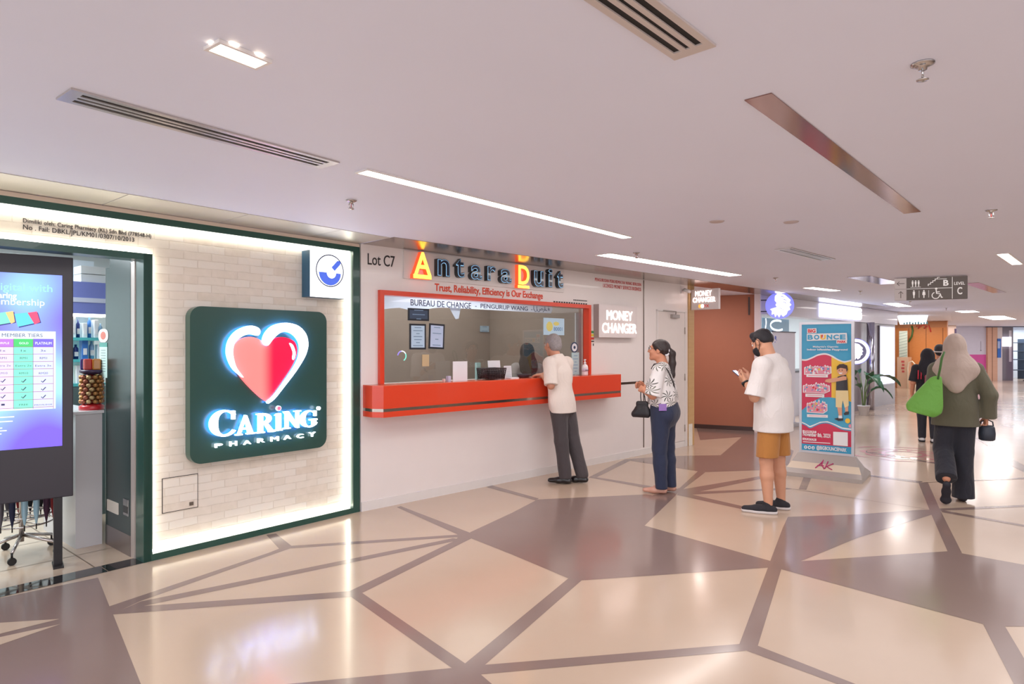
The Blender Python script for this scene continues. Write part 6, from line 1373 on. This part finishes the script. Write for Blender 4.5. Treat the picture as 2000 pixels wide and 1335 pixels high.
S.c((0, .015, .83), (0, .01, .98), .188, .178, .04, (1, .80, 1)); S.c((0, .01, .98), c_, .178, .17, .04, (1, .76, 1)); S.c(c_, (0, .01, 1.25), .168, .115, .04, (1, .64, 1))
S.e((.07, -.085, 1.10), (.07, .06, .06), None, .03); S.e((-.07, -.085, 1.10), (.07, .06, .06), None, .03)
for sd in 'LR':
    sh, el = V(*J['sh'+sd]), V(*J['el'+sd]); S.c((0, .01, 1.265), sh, .066, .062, .03); ax_ = nrm(el-sh); S.c(sh, el+ax_*.04, .063, .088, .025, cut=[(el+ax_*.0, ax_)])
S.e((0, -.02, 1.345), (.07, .07, .055), None, .015, op=-1)
v, f = S.mesh(.005, cuts=[((0, 0, .895), (0, -.22, -1))], disp=folds(.004, 3.0)); np_mesh('blouse', v, f, PALM, r2)
JN = cloth('dark_denim', (38, 46, 72), .8); S = Sdf(.03); S.c((0, .02, .95), (0, .03, .84), .165, .178, .04, (1, .80, 1)); S.e((.085, .085, .82), (.095, .08, .10), None, .03); S.e((-.085, .085, .82), (.095, .08, .10), None, .03)
for sd in 'LR':
    hp, kn, an = V(*J['hip'+sd]), V(*J['kn'+sd]), V(*J['an'+sd]); S.c(hp, kn, .108, .075, .03); m_ = kn+(an-kn)*.35; S.c(kn, m_, .075, .072, .02); S.c(m_, an+V(0, 0, -.02), .072, .058, .02)
v, f = S.mesh(.005, cuts=[((0, 0, .055), (0, 0, -1)), ((0, 0, .965), (0, 0, 1))], disp=folds(.0018, 1.3, 40, 10)); np_mesh('jeans', v, f, JN, r2)
NUD = M('nude_flats', (204, 152, 132), .4)
make_shoe(r2, J, 'L', (.10, -.145, 0), (.078, .045, 0), NUD, None, w=.036, low=True); make_shoe(r2, J, 'R', (-.065, -.09, 0), (-.075, .095, 0), NUD, None, w=.036, low=True)
HR2 = M('dark_brown_hair', (46, 34, 32), .45, var=.3, scale=50, bump=.3, bscale=140); S = Sdf(.012); hf, hl_, hu = head_frame(fw2); R = [list(hl_), list(hf), list(hu)]
S.e(P(0, -.018, .036), (.080, .098, .086), R, .01, cut=[(P(0, .052, .03), hf*1.0-hu*.75), (P(0, -.03, -.035), -hu*1.0+hf*.65)]); S.e(P(0, -.065, .015), (.064, .052, .062), R, .02)
for sx in (-1, 1): S.c(P(sx*.06, .035, .06), P(sx*.07, -.04, .01), .02, .02, .015)
v, f = S.mesh(.004, disp=folds(.0014, .9, 30, 120)); hr = np_mesh('hair', v, f, HR2, r2)
S = Sdf(.02); S.ch([P(0, -.11, .02), P(0, -.145, -.02), P(.0, -.158, -.12), P(.008, -.165, -.24), P(.012, -.168, -.33), P(.012, -.16, -.405)], [.026, .035, .036, .033, .024, .007]); v, f = S.mesh(.005, disp=folds(.0025, 1.0, 6, 140)); np_mesh('ponytail', v, f, HR2, hr)
x = MB(); x.tube([P(.03*math.cos(a), -.112+.012*math.sin(a), .018+.034*math.sin(a)) for a in [2*PI*k/16 for k in range(16)]], .008, M('hair_tie_white', (226, 222, 226), .6), 8, closed=True)
x.tube([P(.045, -.085, -.042), P(.03, -.105, -.038), P(.02, -.122, -.012)], .010, MATS['hair_tie_white'], 8); x.build('hair_tie', hr)
eyes(r2, P)
GLS = M('glasses_frame', (40, 36, 38), .25); x = MB()
for sx in (-1, 1):
    x.tube([P(sx*.032+.024*math.cos(a), .106-.012*abs(math.cos(a))*(1 if math.cos(a)*sx > 0 else 0), .012+.017*math.sin(a)) for a in [2*PI*k/18 for k in range(18)]], .0018, GLS, 6, closed=True); x.tube([P(sx*.056, .096, .018), P(sx*.078, .0, .014), P(sx*.08, -.02, .004)], .0018, GLS, 6)
x.tube([P(-.008, .106, .016), P(.008, .106, .016)], .0018, GLS, 6); x.build('glasses', r2)
# her shoulder bag and phone
fz = math.atan2(-.86, -.51); ML2 = Matrix.Translation(r2.location) @ Matrix.Rotation(fz, 4, 'Z')
bg2 = thing('shoulder_bag', 'small black shoulder bag hanging before the woman in the palm print blouse', 'bag', ML2 @ Vector((.14, -.175, .775)), fz); BLB = M('bag_black', (30, 26, 30), .45, bump=.2)
S = Sdf(.02); S.c((0, -.07, .035), (0, .06, .035), .036, .036, .02, (.8, 1, 1)); S.c((0, -.03, .15), (0, .05, .15), .024, .024, .05, (.7, 1, 1)); S.c((0, -.03, .08), (0, .05, .08), .034, .034, .04, (.7, 1, 1)); v, f = S.mesh(.004, cuts=[((0, 0, .004), (0, 0, -1))]); np_mesh('pouch', v, f, BLB, bg2)
x = MB(); x.tube([(0, .0, .165), (-.012, -.01, .22), (-.02, -.01, .29)], .005, BLB, 8); x.tube([(0, .045, .165), (-.02, .03, .22), (-.03, .0, .29)], .005, BLB, 8); x.build('handle', bg2)
x = MB(); x.tube([(.085, -.085, 1.28), (.115, -.045, 1.33), (.12, .02, 1.335), (.10, .09, 1.27), (.06, .135, 1.15), (-.02, .145, 1.0)], .006, BLB, 8); x.build('bag_strap', r2)
o = tag(MB().box(-.04, .04, -.006, .006, 0, .07, M('phone_purple', (142, 104, 176), .35), .004).build('phone'), 'purple phone sticking out of the back pocket of the blue jeans', 'phone'); o.location = at(1294.5, 802, gp(1293, 961).y-.20); o.rotation_euler = (-.12, 0, .06)

# ---- young man with phone
fy = (-.72, .69); r3 = person('man in a white t-shirt, tan shorts and black mask looking down at his phone', gp(1505, 996), fy)
J = dict(pelvis=(0, .02, .88), chest=(0, .02, 1.20), neck=(0, .0, 1.405), shL=(.19, .0, 1.335), shR=(-.19, .0, 1.335), elL=(.25, -.045, 1.05), elR=(-.22, -.09, 1.06), wrL=(.135, -.175, 1.185), wrR=(-.045, -.205, 1.20),
         hipL=(.095, .02, .86), hipR=(-.095, .02, .86), knL=(.115, .005, .475), knR=(-.11, .03, .475), anL=(.125, .03, .085), anR=(-.12, .05, .085))
S = Sdf(); torso(S, J, 1.03); limb(S, J, 'L', sc=1.03); limb(S, J, 'R', sc=1.03)
fw3 = (-.30, -1, -.55); P = add_head(S, (0, -.075, 1.545), fw3, V(*J['neck'])+V(0, -.005, 0), 1.03)
add_hand(S, J['wrL'], (-.42, -.75, .32), (-.75, .1, .45), -1, .62, 1.0, thumb=.3); add_hand(S, J['wrR'], (.32, -.72, .3), (.75, .1, .45), 1, .62, 1.0, thumb=.3)
SK3 = skin('skin_light_tan', (208, 152, 122)); v, f = S.mesh(.005); np_mesh('body', v, f, SK3, r3)
TS = cloth('white_tshirt', (226, 218, 214)); S = Sdf(.035); p_, c_ = V(*J['pelvis']), V(*J['chest'])
S.c((0, .025, .66), (0, .025, .95), .212, .2, .05, (1, .80, 1)); S.c((0, .025, .95), c_, .2, .196, .05, (1, .74, 1)); S.c(c_, (0, .01, 1.32), .194, .13, .05, (1, .64, 1)); S.c((0, .005, 1.34), (0, 0, 1.41), .085, .074, .03, cut=[((0, .0, 1.405), (0, -.3, 1))])
for sd in 'LR':
    sh, el = V(*J['sh'+sd]), V(*J['el'+sd]); S.c((0, .005, 1.345), sh, .083, .08, .03); ax_ = nrm(el-sh); S.c(sh, el+ax_*.05, .08, .092, .035, cut=[(el+ax_*-.012, ax_)])
v, f = S.mesh(.006, cuts=[((0, 0, .735), (0, 0, -1))], disp=folds(.0045, 5.0, 7, 14)); ts = np_mesh('t_shirt', v, f, TS, r3)
x = MB(); x.tube([(.073*math.cos(a), -.002+.071*math.sin(a), 1.408+.021*math.sin(a)) for a in [2*PI*k/24 for k in range(24)]], .0055, TS, 8, closed=True); x.build('neck_band', ts)
SHO = cloth('tan_shorts', (178, 118, 56)); S = Sdf(.025); S.c((0, .02, .90), (0, .02, .84), .15, .158, .04, (1, .72, 1))
for sd in 'LR':
    hp, kn = V(*J['hip'+sd]), V(*J['kn'+sd]); S.c(hp+V(0, .012, 0), kn+V(0, .01, -.02), .098, .095, .02)
v, f = S.mesh(.006, cuts=[((0, 0, .505), (0, 0, -1))], disp=folds(.003, 2.6, 9, 18)); np_mesh('shorts', v, f, SHO, r3)
KN = M('black_knit', (38, 36, 42), .8, bump=.3, bscale=200); SOL = M('white_sole', (214, 206, 204), .5)
make_shoe(r3, J, 'L', (.20, -.15, 0), (.115, .065, 0), KN, SOL, w=.043); make_shoe(r3, J, 'R', (-.05, -.125, 0), (-.125, .09, 0), KN, SOL, w=.043)
HR3 = M('black_hair', (30, 26, 32), .5, var=.3, scale=60, bump=.4, bscale=160); S = Sdf(.012); hf, hl_, hu = head_frame(fw3); R = [list(hl_), list(hf), list(hu)]
S.e(P(0, -.016, .036), (.0795, .099, .089), R, .01, cut=[(P(0, .06, .05), hf*1.0-hu*.35), (P(0, -.02, -.002), -hu*1.0+hf*.35)]); S.c(P(-.03, .044, .093), P(.03, .044, .093), .029, .029, .03); S.e(P(0, -.055, .01), (.0765, .056, .062), R, .015, cut=[(P(0, -.07, -.036), -hu*1.0+hf*.2)])
for sx in (-1, 1): S.c(P(sx*.07, .03, .045), P(sx*.074, .014, .012), .014, .008, .01)
v, f = S.mesh(.004, disp=folds(.0026, .4, 70, 90)); np_mesh('hair', v, f, HR3, r3); eyes(r3, P)
MSK = M('mask_black', (26, 24, 30), .7); S = Sdf(.015); S.e(P(0, .05, -.05), (.066, .072, .062), R, .01, cut=[(P(0, .03, -.05), -hf), (P(0, .07, -.012), hu+hf*.15)]); v, f = S.mesh(.004); mk = np_mesh('face_mask', v, f, MSK, r3)
for sx in (-1, 1):
    x = MB(); x.tube([P(sx*.058, .04, -.028), P(sx*.074, .012, .01), P(sx*.084, -.012, .026), P(sx*.086, -.034, .0), P(sx*.078, -.018, -.035), P(sx*.06, .034, -.075)], .0028, MSK, 6); x.build('ear_loop', mk)
wl_, el_ = V(*J['wrL']), V(*J['elL']); wd_ = nrm(el_-wl_); o1 = nrm(np.cross(wd_, V(0, 0, 1))); o2 = np.cross(wd_, o1); cw = wl_+wd_*.03
x = MB(); x.tube([cw+(o1*math.cos(a)+o2*math.sin(a))*.034 for a in [2*PI*k/20 for k in range(20)]], .0095, M('watch_black', (24, 22, 24), .4), 8, closed=True); wt_ = x.build('watch', r3)
x = MB(); c_w = cw+o1*.036; x.ell(c_w, (.016, .016, .016), M('watch_case', (40, 38, 40), .2, metal=.6), 12, 8); x.build('watch_case', wt_)
fz3 = math.atan2(fy[0], -fy[1]); ML3 = Matrix.Translation(r3.location) @ Matrix.Rotation(fz3, 4, 'Z')
ph = thing('phone', 'phone with a bright screen held in both hands by the man in the white t-shirt', 'phone', ML3 @ Vector((.035, -.275, 1.232)), fz3); ph.rotation_euler = (math.radians(-38), 0, fz3)
x = MB(); x.box(-.038, .038, -.078, .078, -.005, .004, M('phone_case', (70, 70, 90), .3), .004); x.build('case', ph); x = MB(); x.box(-.034, .034, -.073, .073, .0041, .005, M('phone_screen', (190, 205, 250), .2, emit=1.0)); x.build('screen', ph)

# ---- hijab wearer walking away
fh = (.52, .855); r4 = person('walking woman in a beige hijab, olive tunic and black trousers seen from behind', gp(1873, 977), fh)
J = dict(pelvis=(.03, .0, .88), chest=(.03, -.01, 1.16), neck=(.03, -.01, 1.345), shL=(.19, -.005, 1.285), shR=(-.13, -.005, 1.285), elL=(.24, .07, 1.04), elR=(-.235, .03, 1.04), wrL=(.2, -.1, .96), wrR=(-.215, -.04, .83),
         hipL=(.105, .0, .86), hipR=(-.05, .0, .86), knL=(.125, .01, .50), knR=(-.035, -.01, .48), anL=(.115, .27, .25), anR=(-.03, .01, .085))
S = Sdf(); torso(S, J, .95); limb(S, J, 'L', sc=.95); limb(S, J, 'R', sc=.95); P = add_head(S, (.03, -.03, 1.505), (.05, -1, -.02), V(*J['neck']), .97)
add_hand(S, J['wrR'], (0, -.08, -1), (.9, .3, 0), 1, 1.0, .92); add_hand(S, J['wrL'], (-.3, -.7, -.4), (-.8, 0, -.2), -1, .6, .92)
v, f = S.mesh(.006); np_mesh('body', v, f, SK2, r4)
OL = cloth('olive_tunic', (92, 88, 70)); S = Sdf(.035); c_ = V(*J['chest'])
S.c((.03, .0, .66), (.03, .0, .92), .21, .185, .05, (1, .72, 1)); S.c((.03, 0, .92), c_, .183, .17, .05, (1, .70, 1)); S.c(c_, (.03, -.005, 1.28), .168, .11, .05, (1, .64, 1)); S.c((.03, -.005, 1.29), (.03, -.01, 1.36), .07, .06, .03)
for sd in 'LR':
    sh, el, wr = V(*J['sh'+sd]), V(*J['el'+sd]), V(*J['wr'+sd]); S.c((.03, -.005, 1.29), sh, .07, .068, .03); S.c(sh, el, .07, .066, .025); ax_ = nrm(wr-el); S.c(el, wr+ax_*.04, .066, .088, .02, cut=[(wr-ax_*.005, ax_)])
v, f = S.mesh(.006, cuts=[((0, 0, .735), (0, 0, -1))], disp=folds(.005, 4.0, 6, 16)); np_mesh('tunic', v, f, OL, r4)
BT = cloth('black_trousers', (34, 34, 44)); S = Sdf(.03); S.c((.03, 0, .9), (.03, 0, .84), .155, .165, .04, (1, .72, 1))
kn, an = V(*J['knR']), V(*J['anR']); S.c(J['hipR'], kn, .10, .085, .03); S.c(kn, an+V(0, 0, -.06), .085, .092, .02)
kn, an = V(*J['knL']), V(*J['anL']); ax_ = nrm(an-kn); S.c(J['hipL'], kn, .10, .083, .03); S.c(kn, an+ax_*.05, .083, .09, .02, cut=[(an+ax_*.0, ax_)])
v, f = S.mesh(.006, cuts=[((0, 0, .035), (0, 0, -1))], disp=folds(.004, 1.6, 5, 20)); np_mesh('trousers', v, f, BT, r4)
make_shoe(r4, J, 'R', (-.015, -.16, 0), (-.03, .045, 0), M('black_slipper', (32, 30, 40), .6), None, w=.040, low=True)
S = Sdf(.02); S.c((.115, .315, .20), (.118, .285, .13), .034, .030, .02, (1, .55, 1)); S.c((.118, .285, .13), (.12, .255, .045), .032, .04, .02, (1, .5, 1)); S.c((.12, .25, .045), (.12, .22, .03), .038, .028, .02, (1, .6, .7))
v, f = S.mesh(.005); np_mesh('shoe', v, f, MATS['black_slipper'], r4)
HJ = cloth('beige_hijab', (176, 156, 144), .8, .06); S = Sdf(.03)
S.e((.03, -.02, 1.53), (.092, .112, .108), None, .03, cut=[((.03, -.09, 1.5), (0, -1, .15))]); S.c((.03, -.0, 1.47), (.03, .01, 1.36), .088, .105, .05, (1, .9, 1)); S.c((.03, .005, 1.34), (.03, .01, 1.29), .12, .15, .05, (1.12, .72, 1)); S.c((.13, .0, 1.29), (-.07, .0, 1.29), .088, .088, .05, (1, 1, 1))
for sx in (-1, 1): S.c((.03+sx*.13, .055, 1.27), (.03+sx*.03, .125, 1.12), .05, .028, .05, (1, .7, 1))
S.c((.03, .09, 1.25), (.03, .135, 1.09), .09, .016, .06, (1, .55, 1))
v, f = S.mesh(.005, disp=folds(.0035, 2.0, 8, 24)); np_mesh('hijab', v, f, HJ, r4)
fz4 = math.atan2(fh[0], -fh[1]); ML4 = Matrix.Translation(r4.location) @ Matrix.Rotation(fz4, 4, 'Z')
GB = cloth('lime_green_canvas', (104, 164, 62), .6); gb = thing('tote_bag', 'lime green tote bag hanging from the left shoulder of the hijab wearer', 'bag', at(1839, 816, 6.10), fz4)
bm = bmesh.new()
for (px_, pz, ty) in ((.06, .0, .075), (.28, .06, .06), (.295, .125, .05), (.085, .395, .014), (-.005, .405, .014), (-.012, .10, .06), (.0, .045, .07)):
    for sy in (-1, 1): bm.verts.new((px_, sy*ty, pz))
bmesh.ops.convex_hull(bm, input=bm.verts[:]); bmesh.ops.subdivide_edges(bm, edges=bm.edges[:], cuts=3, use_grid_fill=True); bmesh.ops.triangulate(bm, faces=bm.faces[:])
for _ in range(2): bmesh.ops.smooth_vert(bm, verts=bm.verts[:], factor=.35, use_axis_x=True, use_axis_y=True, use_axis_z=True)
for q in bm.verts: q.co.y *= 1+.16*math.sin(q.co.x*34+q.co.z*13)+.12*math.sin(q.co.z*40-q.co.x*20)
x = MB(); x.bm(bm, GB, True); x.build('bag', gb)
GST = cloth('strap_green', (60, 104, 40), .6); x = MB()
for sy in (-1, 1): x.tube([(.03, sy*.02, .37), (.012, sy*.03, .47), (.0, sy*.035+.02, .57), (-.02, .03, .63)], .009, GST, 8)
x.build('strap', gb)
hb = thing('handbag', 'small dark bucket handbag dangling from the right hand of the hijab wearer', 'bag', ML4 @ Vector((-.225, -.045, .60)), fz4); DB = M('handbag_slate', (48, 54, 66), .5, bump=.2)
x = MB(); x.lathe([(.05, 0), (.066, .01), (.07, .07), (.062, .13), (.05, .145), (.045, .14)], DB, 24); x.build('pouch', hb); x = MB(); x.tube([(-.05, 0, .135), (-.045, 0, .18), (0, 0, .205), (.045, 0, .18), (.05, 0, .135)], .006, DB, 8); x.build('handle', hb)

# ---- two walkers further on
def walker(label, loc, face, hz, top, trou, hairm, hair='hijab', extra=None):
    r = person(label, loc, face); k = hz/1.62
    J = {n: tuple(q*k for q in p) for n, p in dict(pelvis=(0, 0, .87), chest=(0, -.01, 1.15), neck=(0, -.01, 1.34), shL=(.165, 0, 1.28), shR=(-.165, 0, 1.28), elL=(.22, .03, 1.03), elR=(-.21, .03, 1.03), wrL=(.235, -.08, .82), wrR=(-.2, -.08, .82),
         hipL=(.08, 0, .85), hipR=(-.08, 0, .85), knL=(.085, -.04, .47), knR=(-.085, .04, .47), anL=(.085, .02, .085), anR=(-.085, .13, .10)).items()}
    S = Sdf(); torso(S, J, .9*k); limb(S, J, 'L', sc=.9); limb(S, J, 'R', sc=.9); P = add_head(S, (0, -.03*k, 1.5*k), (0, -1, 0), V(*J['neck']), .96); add_hand(S, J['wrL'], (0, -.15, -1), (-.9, 0, 0), -1, .5, .9); add_hand(S, J['wrR'], (0, -.15, -1), (.9, 0, 0), 1, .5, .9)
    v, f = S.mesh(.008); np_mesh('body', v, f, SK2, r)
    S = Sdf(.035); S.c((0, 0, .74*k), J['chest'], .175*k, .165*k, .05, (1, .72, 1)); S.c(J['chest'], (0, -.005, 1.28*k), .163*k, .1*k, .05, (1, .65, 1))
    for sd in 'LR': sh, el = V(*J['sh'+sd]), V(*J['el'+sd]); ax_ = nrm(el-sh); S.c((0, -.005, 1.285*k), sh, .066, .064, .03); S.c(sh, el, .066, .075, .02, cut=[(el-ax_*.02, ax_)])
    v, f = S.mesh(.008, cuts=[((0, 0, .80*k), (0, 0, -1))], disp=folds(.004, 1.0)); np_mesh('top', v, f, top, r)
    S = Sdf(.03); S.c((0, 0, .88*k), (0, 0, .83*k), .15*k, .155*k, .04, (1, .72, 1))
    for sd in 'LR': S.c(J['hip'+sd], J['kn'+sd], .09, .068, .03); S.c(J['kn'+sd], V(*J['an'+sd])+V(0, 0, .01), .068, .056, .02)
    v, f = S.mesh(.008); np_mesh('trousers', v, f, trou, r)
    WS_ = M('sneaker_white', (206, 204, 206), .5)
    for sd in 'LR': a = V(*J['an'+sd]); make_shoe(r, J, sd, (a[0], a[1]-.17, 0 if sd == 'L' else .0), (a[0], a[1]+.03, 0), WS_, MATS['black_knit'], .008, w=.042)
    S = Sdf(.02)
    if hair == 'hijab': S.e((0, -.015*k, 1.525*k), (.09, .108, .105), None, .02, cut=[((0, -.09, 1.5*k), (0, -1, .1))]); S.c((0, .0, 1.47*k), (0, .02, 1.30*k), .085, .13, .05, (1, .75, 1)); S.c((0, .05, 1.33*k), (0, .10, 1.16*k), .1, .06, .05, (1, .5, 1))
    else: S.e((0, -.012*k, 1.535*k), (.082, .1, .088), None, .02, cut=[((0, -.06, 1.54*k), (0, -1, -.6))]); S.e((0, .03, 1.50*k), (.076, .06, .08), None, .02)
    v, f = S.mesh(.006, disp=folds(.002, 2.0, 20, 50)); np_mesh('hijab' if hair == 'hijab' else 'hair', v, f, hairm, r); return r, k
BTOP = cloth('black_cotton', (26, 24, 32)); r5, k5 = walker('person in a black hijab and black clothes with red shoulder straps, walking ahead', gp(1812, 862), (.5, .86), 1.47, BTOP, BT, cloth('black_hijab', (24, 22, 32)))
x = MB()
for q in (.09, .13): x.tube([(q, -.085, 1.15*k5), (q, -.03, 1.305*k5+.03), (q, .07, 1.24*k5), (q+.005, .12, 1.1*k5)], .008, M('strap_red', (206, 50, 70), .5), 8)
x.build('bag_strap', r5)
r6, k6 = walker('dark-haired person with a pale mask strap, farthest of the walkers', gp(1836, 852), (.55, .83), 1.55, cloth('dark_grey_top', (48, 44, 52)), BT, HR3, 'hair')
x = MB(); x.tube([(.083, -.03, 1.505*k6), (.088, .02, 1.50*k6), (.07, .075, 1.49*k6), (0, .10, 1.488*k6), (-.07, .075, 1.49*k6), (-.088, .02, 1.5*k6), (-.083, -.03, 1.505*k6)], .009, M('mask_strap_white', (224, 218, 214), .6), 8); x.build('mask_strap', r6)
rb_ = thing('backpack', 'small dusky red bag carried at the side of the black hijab wearer', 'bag', Matrix.Translation(r5.location) @ Matrix.Rotation(math.atan2(.5, -.86), 4, 'Z') @ Vector((-.06, .19, .80)), math.atan2(.5, -.86))
x = MB(); x.box(-.11, .11, -.05, .05, 0, .27, M('bag_dusky_red', (150, 60, 80), .6), .03); x.build('bag', rb_); x = MB(); x.box(-.08, .08, .05, .065, .03, .14, MATS['bag_dusky_red'], .006); x.build('pocket', rb_)

# ---- clerk behind the glass
cs_ = WB.hit(1030, 690, -.85)[0]; r7, k7 = walker('clerk with a dark head covering and pale grey shirt behind the counter glass', WB.pt(cs_, 0, -.85), (-WB.n[0]+.5, -WB.n[1]), 1.55, cloth('pale_grey_shirt', (176, 172, 172)), BT, cloth('dark_taupe_scarf', (62, 56, 54)))
